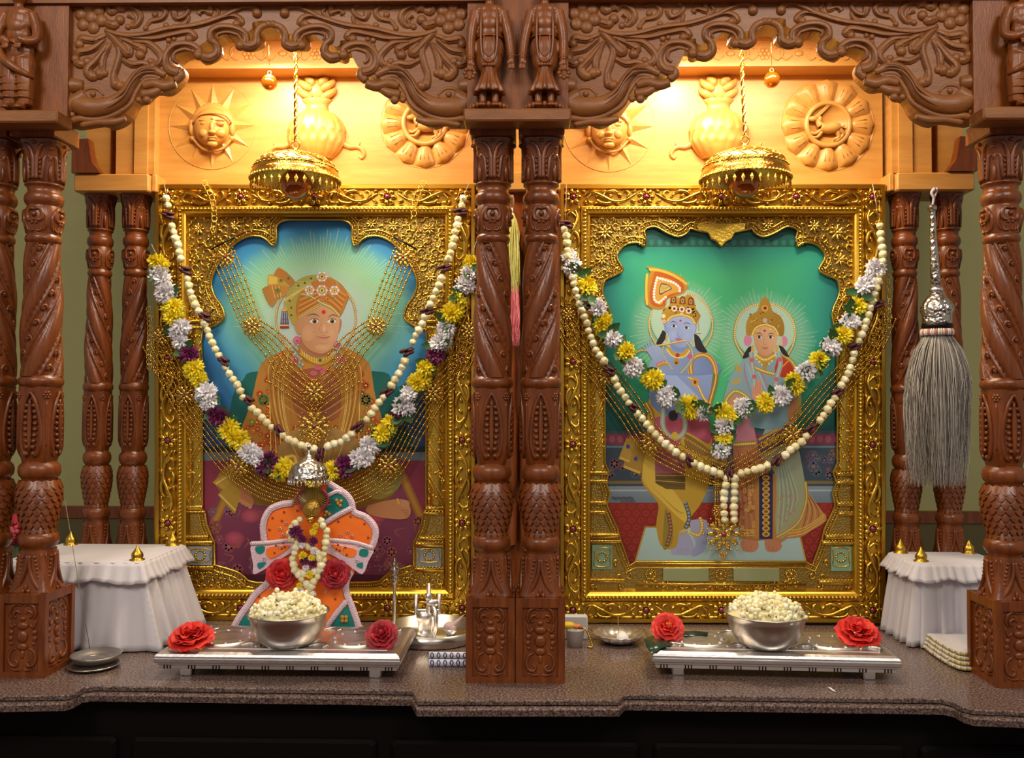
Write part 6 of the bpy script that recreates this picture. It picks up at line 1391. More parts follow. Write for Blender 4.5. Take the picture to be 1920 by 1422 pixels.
# ================================================================ silver stools
def stool(lab, FLp, FRp, BLp, zt=.052):
    a, b, c = G(*FLp, zt), G(*FRp, zt), G(*BLp, zt); W = (b-a).length; ang = math.atan2(b.y-a.y, b.x-a.x); D = c.y-a.y
    ctr = (a+b)/2+Vector((0, D/2, 0)); t = thing('silver_stool', lab, 'stool', (0, 0, 0), 'low embossed silver offering stools')
    w2, d2 = W/2, D/2
    def rectloft(name, prof, matx, inner=None):
        m = MB(); v = []; f = []
        for off, z in prof:
            for sx, sy in ((-1, -1), (1, -1), (1, 1), (-1, 1)): v.append((sx*(w2-off), sy*(d2-off), z))
        for i in range(len(prof)-1):
            for j in range(4): jj = (j+1) % 4; f.append((i*4+j, i*4+jj, i*4+4+jj, i*4+4+j))
        f.append(tuple(range((len(prof)-1)*4, len(prof)*4))); f.append((3, 2, 1, 0)); m.add(v, f); return m.build(name, matx, t, False)
    rectloft('moulding', [(.006, .018), (.004, .019), (.004, .025), (.002, .027), (.002, .030), (-.002, .031), (-.004, .033), (-.004, .039), (-.002, .041), (-.002, .043), (-.003, .044), (0, .048), (.006, .0515), (.012, .052), (.026, .052)], SILV)
    rectloft('top_plate', [(.027, .045), (.027, .053), (.029, .0535)], SILV)
    m = MB(); n = 10
    for i in range(n):
        x = -w2+.02+(W-.04)*i/(n-1)
        for d in (-.006, 0, .006): m.box((x+d-.0012, -d2+.0032, .0185), (x+d+.0012, -d2+.006, .0255)); 
    tag(m.build('slots', DARKM, t, False), kind='stuff')
    em = MB()
    for r_, z_ in ((1, 0), (.9, .0035), (.78, .001), (.6, .001), (.5, .003), (.3, .004), (.0, .0045)): pass
    em.lathe([(1, 0), (.95, .0038), (.86, .0012), (.62, .0012), (.54, .0035), (.42, .002), (.25, .004), (0, .005)], 32)
    for i in range(10): a_ = i*PI/5; em.ell((.74*math.cos(a_), .74*math.sin(a_), .0015), (.09, .09, .0025), 8, 5)
    em = em.mesh('embossed_disc', SILV)
    for x in (-.62, 0, .62): put('embossed_disc', em, t, (x*w2*.92, 0, .0533), None, (w2*.27, d2*.66, 1))
    m = MB()
    for sx in (-1, 1):
        for x in (-.9, -.31, .31, .9):
            for yy in (-.55, .6): m.tube(cr([(x*w2*.92-.02, yy*d2, .053), (x*w2*.92, yy*d2+.012, .0545), (x*w2*.92+.02, yy*d2, .0545), (x*w2*.92+.012, yy*d2-.01, .054)], 4), [.002, .004, .004, .002], 6)
    m.build('scroll_relief', SILV, t)
    m = MB(); m.bbox((-.012, -.012, 0), (.012, .012, .02), .002); me = m.mesh('leg', SILV, False)
    for sx in (-1, 1):
        for sy in (-1, 1): put('leg', me, t, (sx*(w2-.05), sy*(d2-.03), 0))
    t.location = (ctr.x, ctr.y, 0); t.rotation_euler = (0, 0, ang)
    return ctr, ang
stool('embossed silver stool in front of the orange-robed idol', (294, 1223), (748, 1228), (375, 1171))
stool('embossed silver stool with a dark leaf on its left corner', (1230, 1222), (1690, 1232), (1222, 1178))
TZ = .0535
# ---------------------------------------------------------------- bowls of popcorn
PC = mat('popcorn_skin', None, .7, vcol=True, sss=.1)
def bowl(lab, labp, px, py, rim_px, seed):
    c = G(px, py, TZ); kk = k(c.y+.0); R = rim_px*kk; H = R*.78; m = MB()
    t = thing('steel_bowl', lab, 'bowl', (c.x, c.y, TZ), 'steel bowls heaped with popcorn')
    pr = [(0, .001), (R*.58, .001), (R*.62, .004), (R*.74, H*.2), (R*.86, H*.5), (R*.92, H*.8), (R*.935, H*.94), (R*1.0, H), (R*1.0, H+.002), (R*.92, H*.955), (R*.89, H*.8), (R*.7, H*.25), (R*.5, .006), (0, .006)]
    m.lathe(pr, 56, c=(c.x, c.y, TZ)); m.build('bowl_body', STEEL, t)
    R_ = random.Random(seed); m = MB(); base = (c.x, c.y, TZ+H*.9)
    m.lathe([(R*.9, 0), (R*.8, R*.12), (R*.5, R*.3), (R*.2, R*.36), (0, R*.37)], 28, c=base, col=h('d8cc9c'))
    for i in range(300):
        r = R*.83*math.sqrt(R_.random()); a = R_.uniform(0, 2*PI); u = r/(R*.9); z = R*.40*(1-u**2.2)+R_.uniform(-.002, .006)
        p0 = Vector((base[0]+r*math.cos(a), base[1]+r*math.sin(a), base[2]+z)); s = R_.uniform(.0058, .0082); col = h(R_.choice(('f0e8c4', 'e8deb0', 'f4efd6', 'ddd0a0')))
        for j in range(4): m.ell(p0+Vector((R_.gauss(0, .6), R_.gauss(0, .6), R_.gauss(0, .5)))*s, s*R_.uniform(.55, .8), 5, 4, col)
        if R_.random() < .2: m.ell(p0+Vector((0, -s, .3*s)), s*.3, 5, 4, h('8a6a50'))
    tag(m.build('popcorn_heap', PC), labp, 'popcorn', 'heaps of popcorn', 'stuff')
bowl('steel bowl on the stool before the orange-robed idol', 'heap of popcorn in the bowl before the idol', 540, 1207, 76, 1)
bowl('steel bowl on the right silver stool', 'heap of popcorn in the bowl under the two-figure picture', 1436, 1210, 76, 2)
# ---------------------------------------------------------------- red camellias
def rose_mesh(name, seed, cols, rows=5, openness=.5):
    R = random.Random(seed); m = MB()
    for row in range(rows):
        t = row/(rows-1); n = 3+row*2; rad = .12+.86*t; lift = .75*(1-t)**.8; tilt = .25+1.05*t*openness*2
        for i in range(n):
            a = 2*PI*(i+.5*(row % 2))/n+R.uniform(-.2, .2); w_ = .36+.28*t; L = .32+.3*t; vs = []
            for u in range(4):
                for v in range(5):
                    s = (v-2)/2; uu = u/3; ww = w_*math.sin(PI*(.22+.6*uu))*1.1; x = s*ww
                    out = rad*.45+L*uu*math.sin(min(1.45, tilt))+.08*uu*uu*R.uniform(.2, 1.2); up = lift*.55+L*uu*math.cos(min(1.45, tilt))-.1*s*s+.05*math.sin(s*5+i+row)*uu-.12*max(0, uu-.6)*t
                    vs.append((out*math.cos(a)-x*math.sin(a), out*math.sin(a)+x*math.cos(a), up))
            m.add(vs, [(u*5+v, u*5+v+1, u*5+v+6, u*5+v+5) for u in range(3) for v in range(4)], cols[(i+row) % len(cols)])
    m.ell((0, 0, .35), (.25, .25, .4), 8, 6, cols[0])
    return m.mesh(name, PETAL)
RC = [h('c01418'), h('d0201e'), h('a80f16')]; RC2 = [h('a00c20'), h('8a0a1c'), h('b01228')]; RC3 = [h('d8241c'), h('e03424'), h('c01a18')]
def rose(lab, px, py, r, seed, cols, tilt, spin, z=TZ, centre=None):
    c = G(px, py, z); kk = k(c.y); t = thing('red_flower', lab, 'flower', (c.x, c.y, z), 'red flowers on the silver stools')
    o = put('petals', rose_mesh('petals', seed, cols, 5, .55), t, (c.x, c.y, z+.010+abs(math.sin(tilt))*r*kk*.52), Matrix.Rotation(tilt, 3, 'X') @ Matrix.Rotation(spin, 3, 'Z'), r*kk)
    if centre:
        m = MB(); R = random.Random(seed)
        for i in range(14): m.ell((R.uniform(-.16, .16), R.uniform(-.16, .16), .72+R.uniform(0, .1)), .04, 5, 4, h('e0a830'))
        tag(m.build('stamens', PETAL, o), kind='stuff')
rose('ruffled red flower at the left end of the left stool', 358, 1212, 37, 1, RC3, .35, .4)
rose('deep crimson rose at the right end of the left stool', 716, 1212, 27, 2, RC2, .9, 1.0)
rose('red flower with yellow stamens at the left end of the right stool', 1252, 1200, 27, 3, RC3, .95, .2, centre=1)
rose('wide scarlet flower at the right end of the right stool', 1609, 1206, 36, 4, RC3, .5, 2.0)
m = MB(); c = G(1230, 1218, .056)
m.add([G(1207, 1200, .06), G(1222, 1193, .058), G(1250, 1196, .056), G(1262, 1210, .056), G(1240, 1216, .056), G(1222, 1227, .05), G(1212, 1214, .056), G(1232, 1206, .0595)], [(0, 1, 7), (1, 2, 7), (2, 3, 7), (3, 4, 7), (4, 5, 7), (5, 6, 7), (6, 0, 7)], h('1d3a2c'))
o = m.build('green_leaf', VCG); o.modifiers.new('thick', 'SOLIDIFY').thickness = .0012; tag(o, 'dark green leaf under the red flower on the right stool', 'leaf', 'dark leaves on the right stool')
m = MB(); m.add([G(1272, 1186, .058), G(1300, 1184, .06), G(1328, 1187, .062), G(1326, 1195, .056), G(1296, 1196, .056), G(1274, 1194, .056)], [(0, 1, 4, 5), (1, 2, 3, 4)], h('1a2e26')); o = m.build('green_leaf', VCG); o.modifiers.new('thick', 'SOLIDIFY').thickness = .0012; tag(o, 'narrow dark leaf lying right of the red flower', 'leaf', 'dark leaves on the right stool')
# ================================================================ draped tables
def draped(lab, FRc, BRc, FLc, zt, flare, knobs, lace, side, seed):
    # FRc: inner front corner of the top, BRc: inner back, FLc: outer front (world x, y)
    t = thing('draped_table', lab, 'table', ((FRc[0]+FLc[0])/2, (FRc[1]+BRc[1])/2, 0), 'small white draped tables'); R = random.Random(seed)
    BLc = (FLc[0]+BRc[0]-FRc[0], FLc[1]+BRc[1]-FRc[1]); cs = [FRc, BRc, BLc, FLc]
    m = MB(); x0, x1 = sorted((FRc[0], FLc[0])); m.bbox((x0+.01, FRc[1]+.01, zt-.03), (x1-.01, BRc[1]-.01, zt-.003), .004)
    for x in (x0+.03, x1-.03):
        for y in (FRc[1]+.03, BRc[1]-.03): m.tube([(x, y, .0), (x, y, zt-.02)], .01, 8)
    m.build('table_frame', WOODC, t, False)
    def loop(off, n=180, ky=1):
        P_ = []; per = [(cs[i], cs[(i+1) % 4]) for i in range(4)]; cx = sum(c[0] for c in cs)/4; cy = sum(c[1] for c in cs)/4
        for a, b in per:
            for i in range(n//4):
                u = i/(n//4); x, y = a[0]+(b[0]-a[0])*u, a[1]+(b[1]-a[1])*u; d = Vector((x-cx, y-cy)); 
                P_.append((x+math.copysign(min(1, abs(d.x)/(abs(cs[0][0]-cx)))**6*off, d.x), y+math.copysign(min(1, abs(d.y)/(abs(cs[0][1]-cy)))**6*off*ky, d.y)))
        return P_
    N = 180
    def skirt(name, z0, z1, rows, f0, f1, amp0, amp1, freq, th, ky=1):
        m = MB(); v = []; f = []; rows_ = rows
        for i in range(rows_+1):
            u = i/rows_; L = loop(f0+(f1-f0)*u, N, ky); amp = amp0+(amp1-amp0)*u; cx = sum(c[0] for c in cs)/4; cy = sum(c[1] for c in cs)/4
            for j, (x, y) in enumerate(L):
                d = Vector((x-cx, y-cy)).normalized(); w_ = amp*(math.sin(j*2*PI*freq/N+1.3*math.sin(j*.07*freq/10+seed))+.4*math.sin(j*2*PI*freq*1.7/N+2+u))
                v.append((x+d.x*w_, y+d.y*w_, z0+(z1-z0)*u+(.004*math.sin(j*.35)*u if name == 'frill' else 0)))
        for i in range(rows_):
            for j in range(N): jj = (j+1) % N; f.append((i*N+jj, i*N+j, (i+1)*N+j, (i+1)*N+jj))
        m.add(v, f); o = m.build(name, WHITE, t); s = o.modifiers.new('thick', 'SOLIDIFY'); s.thickness = th; return o
    skirt('skirt', zt-.012, .003, 12, .002, flare, .0015, .011, 22, .0012, .4)
    skirt('frill', zt, zt-lace, 5, .004, .022, .0012, .004, 40, .0012)
    m = MB(); L = loop(.004, N); cx = sum(c[0] for c in cs)/4; cy = sum(c[1] for c in cs)/4
    m.add([(x, y, zt) for x, y in L]+[(x*.97+cx*.03, y*.97+cy*.03, zt+.003) for x, y in L]+[(cx, cy, zt+.003)], [(j, (j+1) % N, N+(j+1) % N, N+j) for j in range(N)]+[(N+j, N+(j+1) % N, 2*N) for j in range(N)]); m.build('top_cloth', WHITE, t)
    km = MB(); km.lathe([(.016, 0), (.016, .003), (.011, .004), (.0125, .010), (.0115, .016), (.007, .022), (.003, .028), (.0015, .033), (0, .0335)], 24, mod=lambda r, a, z: r*(1+.06*math.cos(10*a)) if z > .004 else r); km = km.mesh('knob', GOLDP)
    for x, y in knobs: put('knob', km, t, (x, y, zt+.002))
zt = .191
def gt(x, y): p_ = G(x, y, zt); return (p_.x, p_.y)
fr_ = (-.822, .198); br_ = (-.822, .425)
draped('white frilled draped table at the left, beside the carved column', fr_, br_, (fr_[0]-.30, fr_[1]), zt, .05, [(-.838, .213), (-.84, .41), (-1.09, .41), (-1.09, .213)], .04, 1, 1)
fl_ = (.897, .278); zt = .186
draped('white frilled draped table at the right, behind the folded cloth', fl_, (.897, .42), (1.09, .278), zt, .016, [(.911, .295), (.911, .405), (1.072, .405)], .035, -1, 3)
# ================================================================ plates, tray, cups
def disc(name, lab, cat, px, py, r, prof, matx, grp=None, seg=40, mod=None):
    c = G(px, py, 0); m = MB(); kk = k(c.y); m.lathe([(a*r*kk, b) for a, b in prof], seg, c=(c.x, c.y, 0), mod=mod); return tag(m.build(name, matx), lab, cat, grp), c, kk
disc('steel_plate', 'lower steel plate of the two by the left column', 'plate', 176, 1252, 48, [(0, .001), (.8, .001), (.97, .006), (1, .0075), (.96, .0085), (.8, .004), (0, .004)], STEEL, 'steel plates by the left column')
c = G(180, 1246); m = MB(); kk = k(c.y); m.lathe([(a*46*kk, .0095+b) for a, b in [(0, 0), (.84, 0), (.98, .011), (1, .012), (.96, .0125), (.84, .003), (0, .003)]], 40, c=(c.x, c.y, 0)); m.lathe([(.5*46*kk, .0128), (.48*46*kk, .0138), (.46*46*kk, .0128)], 40, c=(c.x, c.y, 0)); tag(m.build('steel_plate', STEEL), 'upper steel plate of the two by the left column', 'plate', 'steel plates by the left column')
o, tc_, kk = disc('steel_tray', 'round steel tray with upright rim left of the centre columns', 'tray', 810, 1196, 88, [(0, .001), (.98, .001), (1, .003), (1.0, .028), (.985, .028), (.98, .004), (0, .004)], STEEL)
# lamp holder in the tray: jar, spouted post and arched handle
t = thing('aarti_lamp', 'silver multi-tube prayer lamp standing in the round tray', 'lamp', (tc_.x, tc_.y, .004)); 
j0 = G(797, 1190, .004); m = MB(); m.lathe([(.019, 0), (.021, .004), (.016, .008), (.018, .03), (.021, .034), (.021, .052), (.019, .053), (.019, .036), (0, .034)], 28, c=j0); m.build('cup', SILV, t)
m = MB(); m.lathe([(.006, .03), (.006, .08), (.009, .082), (.009, .094), (.005, .096), (.004, .118), (0, .119)], 16, c=j0+Vector((.008, 0, 0))); m.build('post', SILV, t)
for dx, hh in ((-.022, .092), (.032, .094)):
    m = MB(); m.lathe([(.0045, .045), (.0045, hh), (0, hh)], 12, c=j0+Vector((dx, .004, 0))); m.build('tube', SILV, t)
m = MB(); m.bbox((j0.x+.004, j0.y-.01, j0.z+.066), (j0.x+.03, j0.y+.012, j0.z+.082), .004); m.build('block', SILV, t)
m = MB(); m.tube(cr([j0+Vector(v) for v in ((.018, -.004, .066), (.026, -.016, .05), (.027, -.022, .025), (.022, -.022, .002), (.012, -.018, .001))], 5), [.005, .006, .006, .005, .003], 8); m.build('handle', SILV, t)
m = MB(); m.bbox((j0.x-.02, j0.y-.002, j0.z+.052), (j0.x+.034, j0.y+.012, j0.z+.058), .002); m.build('crossbar', SILV, t)
j1 = G(845, 1192, .004); t = thing('wick_cup', 'small glass cup holding a twisted cotton wick', 'cup', (j1.x, j1.y, .004))
m = MB(); m.lathe([(0, 0), (.010, 0), (.015, .010), (.0155, .016), (.014, .016), (.009, .003), (0, .003)], 20, c=j1); m.build('cup', SILV, t)
m = MB(); m.ell(j1+Vector((-.003, 0, .02)), (.014, .012, .011), 10, 7, h('c8aab0')); m.ell(j1+Vector((.004, -.004, .017)), (.010, .010, .008), 9, 6, h('bfa2a6')); m.tube(cr([j1+Vector(v) for v in ((.004, 0, .022), (.013, .002, .030), (.022, .004, .038), (.029, .004, .046))], 4), [.007, .0055, .003, .001], 7, h('c8a8a0')); m.build('wick', VC, t)
# incense stand
j2 = G(739, 1188, 0); t = thing('incense_stand', 'tall slim silver incense stand right of the orange idol', 'stand', (j2.x, j2.y, 0)); kk = k(j2.y)
zz = lambda y: U(740, y, j2.y).z
m = MB(); m.lathe([(0, .001), (.020, .001), (.021, .004), (.014, .010), (.006, .016), (.0035, .02), (.004, zz(1130)), (.0055, zz(1126)), (.0035, zz(1122)), (.0035, zz(1098)), (.006, zz(1094)), (.004, zz(1092))], 20, c=(j2.x, j2.y, 0)); m.build('stem', SILV, t)
m = MB(); m.lathe([(.004, zz(1094)), (.009, zz(1086)), (.006, zz(1080)), (.011, zz(1072)), (.009, zz(1064)), (.006, zz(1060)), (.008, zz(1056)), (.003, zz(1052)), (.004, zz(1049)), (0, zz(1046))], 16, c=(j2.x, j2.y, 0), mod=lambda r, a, z: r*(1+.15*math.cos(4*a))); m.build('finial', SILVE, t)
# blue-and-white strip packs
for yy, lab in ((1232, 'upper white packet strip with blue rings by the centre column'), (1246, 'lower white packet strip with blue rings by the centre column')):
    a, b = G(805, yy, .004), G(905, yy+1, .004); m = MB()
    t = thing('packet_strip', lab, 'packet', ((a.x+b.x)/2, a.y, 0)); m.tube([a+Vector((0, 0, .003)), b+Vector((0, 0, .003))], .0075, 10, h('dcdce4'), flat=.8); m.build('wrapper', VC, t)
    for i in range(9):
        c = a+(b-a)*((i+.5)/8.2); m = MB(); m.tube([c+Vector((.0025*math.cos(q_*PI/6)*1.2-.0006, -.0052+.0036*0, .005+.0055*math.sin(q_*PI/6)))+Vector((0, -.0012, 0)) for q_ in range(12)], .001, 5, h('2c3a98'), closed=True); m.build('blue_ring', VC, t)
# fluted dish with camphor, cup, chain, beaker
c = G(1160, 1205, 0); kk = k(c.y); t = thing('fluted_dish', 'small fluted silver dish right of the centre columns', 'dish', (c.x, c.y, 0))
m = MB(); m.lathe([(0, .001), (.028, .001), (.045, .008), (.053*1.1, .022), (.052*1.1, .0225), (.044, .011), (.03, .004), (0, .004)], 64, c=(c.x, c.y, 0), mod=lambda r, a, z: r*(1+.035*math.cos(16*a)) if r > .03 else r); m.build('dish_body', SILV, t)
m = MB(); q_ = c+Vector((.008, -.006, .014)); m.ell(q_, (.014, .013, .011), 8, 6, h('dcd8d8')); tag(m.build('camphor_lump', VC), 'white camphor lump lying in the fluted dish', 'camphor')
m = MB(); b = c+Vector((.0, .004, .004)); m.tube([b, Vector((b.x-.001, b.y+.002, U(1152, 1159, b.y).z))], .0008, 5, h('8a7a30')); tag(m.build('incense_stick', VC), 'thin upright incense stick in the fluted dish', 'incense')
c = G(1078, 1212, 0); m = MB(); m.lathe([(0, .001), (.017, .001), (.021, .036), (.0225, .038), (.020, .037), (.016, .004), (0, .004)], 28, c=(c.x, c.y, 0)); tag(m.build('plastic_cup', mat('frosted_plastic', h('cfc8c8'), .3, trans=.35)), 'frosted white plastic cup beside the centre column', 'cup')
c2 = c+Vector((.002, .05, 0)); m = MB(); m.bbox((c2.x-.03, c2.y, 0), (c2.x+.03, c2.y+.02, .055), .003, h('c4bebe')); tag(m.build('white_box', VC, None, False), 'pale box standing behind the frosted cup', 'box')
m = MB(); m.ell(c+Vector((-.014, .0, .046)), (.016, .012, .008), 9, 6, h('d8b02c')); m.ell(c+Vector((.004, -.002, .044)), (.012, .01, .006), 8, 5, h('c87a3a')); tag(m.build('yellow_flower_bits', PETAL), 'yellow and orange petals heaped in the frosted cup', 'petals', kind='stuff')
t = thing('gold_chain', 'small gold chain hanging from the frosted cup onto the granite', 'chain', (c.x+.03, c.y, 0))
pp = cr([c+Vector(v) for v in ((.012, -.012, .043), (.022, -.014, .042), (.029, -.012, .03), (.034, -.012, .016), (.038, -.014, .004), (.034, -.02, .003), (.029, -.017, .003))], 8); m = MB()
for p_ in pp[::2]: m.ell(p_, .0026, 6, 4)
tag(m.build('links', GOLDB, t), kind='stuff')
m = MB(); m.ell(c+Vector((.012, -.014, .044)), (.006, .004, .0035), 8, 5); m.build('gem', RUBY, t)
# folded cloth with gold lace, at the right
t = thing('folded_cloth', 'folded white cloth with gold lace edges before the right column', 'cloth', (.9, .2, 0))
q4 = [G(1716, 1197), G(1795, 1258), G(1865, 1245), G(1832, 1209)]
for i in range(4):
    z0 = .003+i*.0085; s = 1-.04*i; cen = sum(q4, Vector())/4; m = MB()
    P_ = cr([cen+(p_-cen)*s for p_ in q4], 8, True); n = len(P_)
    v = [(p_.x, p_.y, z0) for p_ in P_]+[(p_.x, p_.y, z0+.0065) for p_ in P_]; m.add(v, [(j, (j+1) % n, n+(j+1) % n, n+j) for j in range(n)]+[tuple(range(n, 2*n))]); m.build('fold', WHITE, t)
    m = MB()
    for j in range(len(P_)*3):
        p_ = P_[(j//3) % n].lerp(P_[(j//3+1) % n], (j % 3)/3); m.ell((p_.x, p_.y, z0+.0035), (.0032, .0032, .0036), 5, 4, h(('b8a468', 'd0c088', 'a08c50')[j % 3]))
    tag(m.build('gold_lace', VC, t), kind='stuff')
m = MB(); e = G(1800, 1250); m.tube(cr([e+Vector(v) for v in ((-.012, -.002, .03), (-.004, -.006, .02), (-.002, -.007, .01), (.004, -.004, .002))], 4), [.004, .006, .005, .003], 7, h('c8c0cc')); m.tube(cr([e+Vector((-.02, .0, .008))+Vector((.006*math.cos(i*PI/5), 0, .006*math.sin(i*PI/5))) for i in range(10)], 2, True), .002, 5, h('b8b0a8'), closed=True); m.build('trailing_corner', VC, t)
m = MB(); pts = [G(1551, 1290, .001), G(1560, 1296, .001), G(1567, 1299, .001), G(1557, 1291, .002)]; m.add(pts+[p_+Vector((0, 0, .002)) for p_ in pts], [(0, 1, 2, 3), (7, 6, 5, 4), (0, 4, 5, 1), (1, 5, 6, 2), (2, 6, 7, 3), (3, 7, 4, 0)], h('f0ecec')); tag(m.build('white_petal', VC), 'single white petal on the granite before the right stool', 'petal')
m = MB()
for i, (x, y, s) in enumerate(((34, 985, .03), (40, 1010, .022), (24, 1005, .026))): p_ = U(x, y, .52); m.ell(p_, (s, s*.6, s), 10, 7, h(('a82030', '8a1828', 'c06070')[i]))
R_ = random.Random(3)
for i in range(60): d = Vector((R_.gauss(0, 1), -abs(R_.gauss(0, 1)), R_.gauss(0, 1))).normalized(); m.ell(U(34, 998, .52)+d*.03, .006, 6, 4, h(R_.choice(('a82030', 'b84858', '8a1828'))))
m.tube([U(34, 1010, .52), Vector((U(34, 1010, .52).x, .52, 0))], .008, 8, h('3a4a28')); tag(m.build('red_flower_posy', PETAL), 'blurred red posy seen between the left columns', 'flowers')
m = MB(); m.tube([U(122, 940, .118), U(150, 1110, .112), G(170, 1225, 0.0)+Vector((0, 0, 0))], .0007, 5, h('8a8060')); tag(m.build('loose_thread', VC), 'thin loose thread slanting down in front of the left draped table', 'thread')
# ================================================================ small dressed idol under a silver umbrella
IY = .27; KI = k(IY)
idol = thing('dressed_idol', 'small idol in stiff orange robe with lace edges below the left picture', 'idol', (U(575, 1178, IY).x, IY, 0))
def Z4(x, y): return (420+x/3.647, 840+y/3.647)
def I(x, y, d=0): return U(*Z4(x, y), IY-d)
ORNG = mat('orange_satin', h('ff7c20'), .4, bump=.25, bscale=40, sheen=.3); LACE = mat('pink_lace', h('e8c6d4'), .7, bump=.5, bscale=420, btype='voronoi'); TEAL = mat('teal_satin', h('0f7f78'), .4, bump=.3, bscale=200); MIRR = mat('sequin', h('e8e4e8'), .12, 1)
def cloth(name, pts, matx, d, parent=idol, th=.004, bulge=0, n=3):
    P_ = cr([(x, y, 0) for x, y in pts], n, True); L = [I(p_.x, p_.y, d) for p_ in P_]; m = MB(); N = len(L)
    cen = sum(L, Vector())/N; v = []
    m.ext([(p_.x, p_.z) for p_ in L], IY-d, IY-d+th)
    return m.build(name, matx, parent, False)
def lace_edge(parent, pts, w, d, r=9, n=4):
    P_ = cr([(x, y, 0) for x, y in pts], n); m = MB()
    m.tube([I(p_.x, p_.y, d) for p_ in P_], w*1.15*KI/3.647, 8, flat=.14); o = m.build('lace_edge', LACE, parent); m = MB()
    for x, y, a in path_pts(pts, r*1.9): m.tube([I(x+r*.8*math.cos(q_*PI/4), y+r*.8*math.sin(q_*PI/4), d+.0022) for q_ in range(8)], 2.6*KI/3.647, 4, closed=True)
    tag(m.build('lace_loops', mat('lace_white', h('e8dce4'), .7) if 'lace_white' not in bpy.data.materials else bpy.data.materials['lace_white'], o), kind='stuff')
def sequins(parent, pts, d, col='8a1040', r=7):
    m = MB()
    for x, y in pts:
        for a in (0, 2.1, 4.2): m.ell(I(x+r*.7*math.cos(a), y+r*.7*math.sin(a), d), (r*.6*KI/3.647,)*3, 6, 4)
    tag(m.build('sequin_motifs', RUBY if col else MIRR, parent), kind='stuff')
def sparkles(parent, pts, d):
    m = MB()
    for x, y in pts:
        for a in range(5): m.ell(I(x+9*math.cos(a*1.26), y+9*math.sin(a*1.26), d), (4.8*KI/3.647,)*3, 6, 4)
    tag(m.build('mirror_sequins', MIRR, parent), kind='stuff')
fanP = [(455, 372), (380, 385), (310, 415), (264, 480), (250, 560), (266, 660), (440, 700), (590, 700), (720, 690), (900, 700), (1020, 700), (1056, 600), (1048, 530), (985, 460), (905, 430), (888, 365), (850, 310), (780, 265), (712, 228), (600, 300), (500, 330)]
f1 = cloth('fan_robe', fanP, ORNG, 0)
lace_edge(f1, [(470, 378), (390, 390), (320, 420), (278, 485), (266, 560), (280, 650)], 20, .003); lace_edge(f1, [(715, 245), (775, 280), (840, 325), (872, 375), (890, 440), (970, 475), (1025, 540), (1036, 600), (1008, 685)], 20, .003)
t1 = cloth('teal_panel', [(700, 300), (720, 262), (780, 295), (845, 345), (868, 400), (760, 470), (690, 505)], TEAL, .003, f1)
lace_edge(f1, [(870, 415), (780, 460), (690, 515)], 16, .006); lace_edge(f1, [(705, 330), (770, 300), (800, 310)], 12, .006)
m = MB()
for x, y in ((780, 380), (800, 365), (770, 360), (795, 395), (700, 440), (720, 455), (690, 460)): m.ell(I(x, y, .005), (14*KI/3.647,)*3, 8, 5, h('b08038'))
tag(m.build('bead_flower', VC, t1), kind='stuff')
sequins(f1, [(330, 480), (410, 440), (310, 560), (500, 430), (780, 505), (865, 470), (960, 520), (985, 615), (395, 500)], .003); sparkles(f1, [(425, 520), (385, 555), (400, 600), (845, 580), (795, 600), (875, 605), (835, 625)], .003)
sk = cloth('skirt_robe', [(300, 860), (285, 915), (200, 985), (140, 1075), (90, 1150), (45, 1260), (300, 1270), (600, 1270), (940, 1265), (920, 1180), (885, 1080), (852, 990), (850, 900), (885, 835), (700, 715), (470, 715)], ORNG, .012)
lace_edge(sk, [(320, 880), (292, 930), (215, 1000), (160, 1080), (110, 1150), (60, 1240)], 20, .016); lace_edge(sk, [(868, 850), (838, 910), (838, 995), (872, 1080), (905, 1175), (925, 1245)], 20, .016)
cloth('teal_panel', [(150, 1130), (200, 1100), (330, 1260), (90, 1260)], TEAL, .015, sk); tp = cloth('teal_panel', [(840, 1080), (862, 1090), (905, 1200), (915, 1258), (720, 1258), (760, 1180)], TEAL, .015, sk)
lace_edge(sk, [(835, 1050), (770, 1130), (700, 1230)], 16, .019)
m = MB()
for s_ in (0, 1, 2, 3): m.ell(I(822+18*math.cos(s_*PI/2+.78), 1172+18*math.sin(s_*PI/2+.78), .018), (15*KI/3.647, .002, 15*KI/3.647), 8, 5, h('b8883c'))
m.build('bead_flower', VC, tp)
sequins(sk, [(760, 1035), (680, 1195), (240, 1020)], .015); sparkles(sk, [(310, 965), (760, 960), (700, 985)], .015)
for pts, sx in (([(185, 655), (300, 650), (400, 638), (475, 632), (480, 700), (420, 740), (215, 865), (200, 800)], 1), ([(695, 630), (780, 635), (900, 650), (1022, 688), (985, 780), (945, 865), (860, 810), (760, 745), (695, 710)], -1)):
    fp = cloth('side_flap', pts, LACE, .02); cxx = sum(p_[0] for p_ in pts)/len(pts); cyy = sum(p_[1] for p_ in pts)/len(pts)
    inn = [(290, 690), (380, 672), (450, 668), (400, 720), (310, 760)] if sx > 0 else [(730, 665), (820, 675), (905, 700), (880, 750), (810, 730)]
    cloth('orange_inset', inn, ORNG, .0225, fp)
    for tx in (([(215, 680), (275, 675), (265, 720), (225, 720)], [(230, 790), (285, 785), (260, 820), (235, 825)]) if sx > 0 else ([(935, 695), (985, 700), (975, 745), (925, 735)], [(905, 800), (945, 785), (945, 825), (915, 815)])): cloth('teal_inset', tx, TEAL, .0225, fp)
    sequins(fp, [(cxx+sx*dx, cyy+dy) for dx, dy in ((20, -40), (70, -60), (60, -20), (10, 10), (80, -30))], .0235); sparkles(fp, [(cxx+sx*40, cyy-30), (cxx+sx*-70, cyy-60), (cxx+sx*-60, cyy+50)], .0235)
    lp = [pts[0], pts[1], pts[2], pts[3]]; lace_edge(fp, lp, 12, .023, 8)
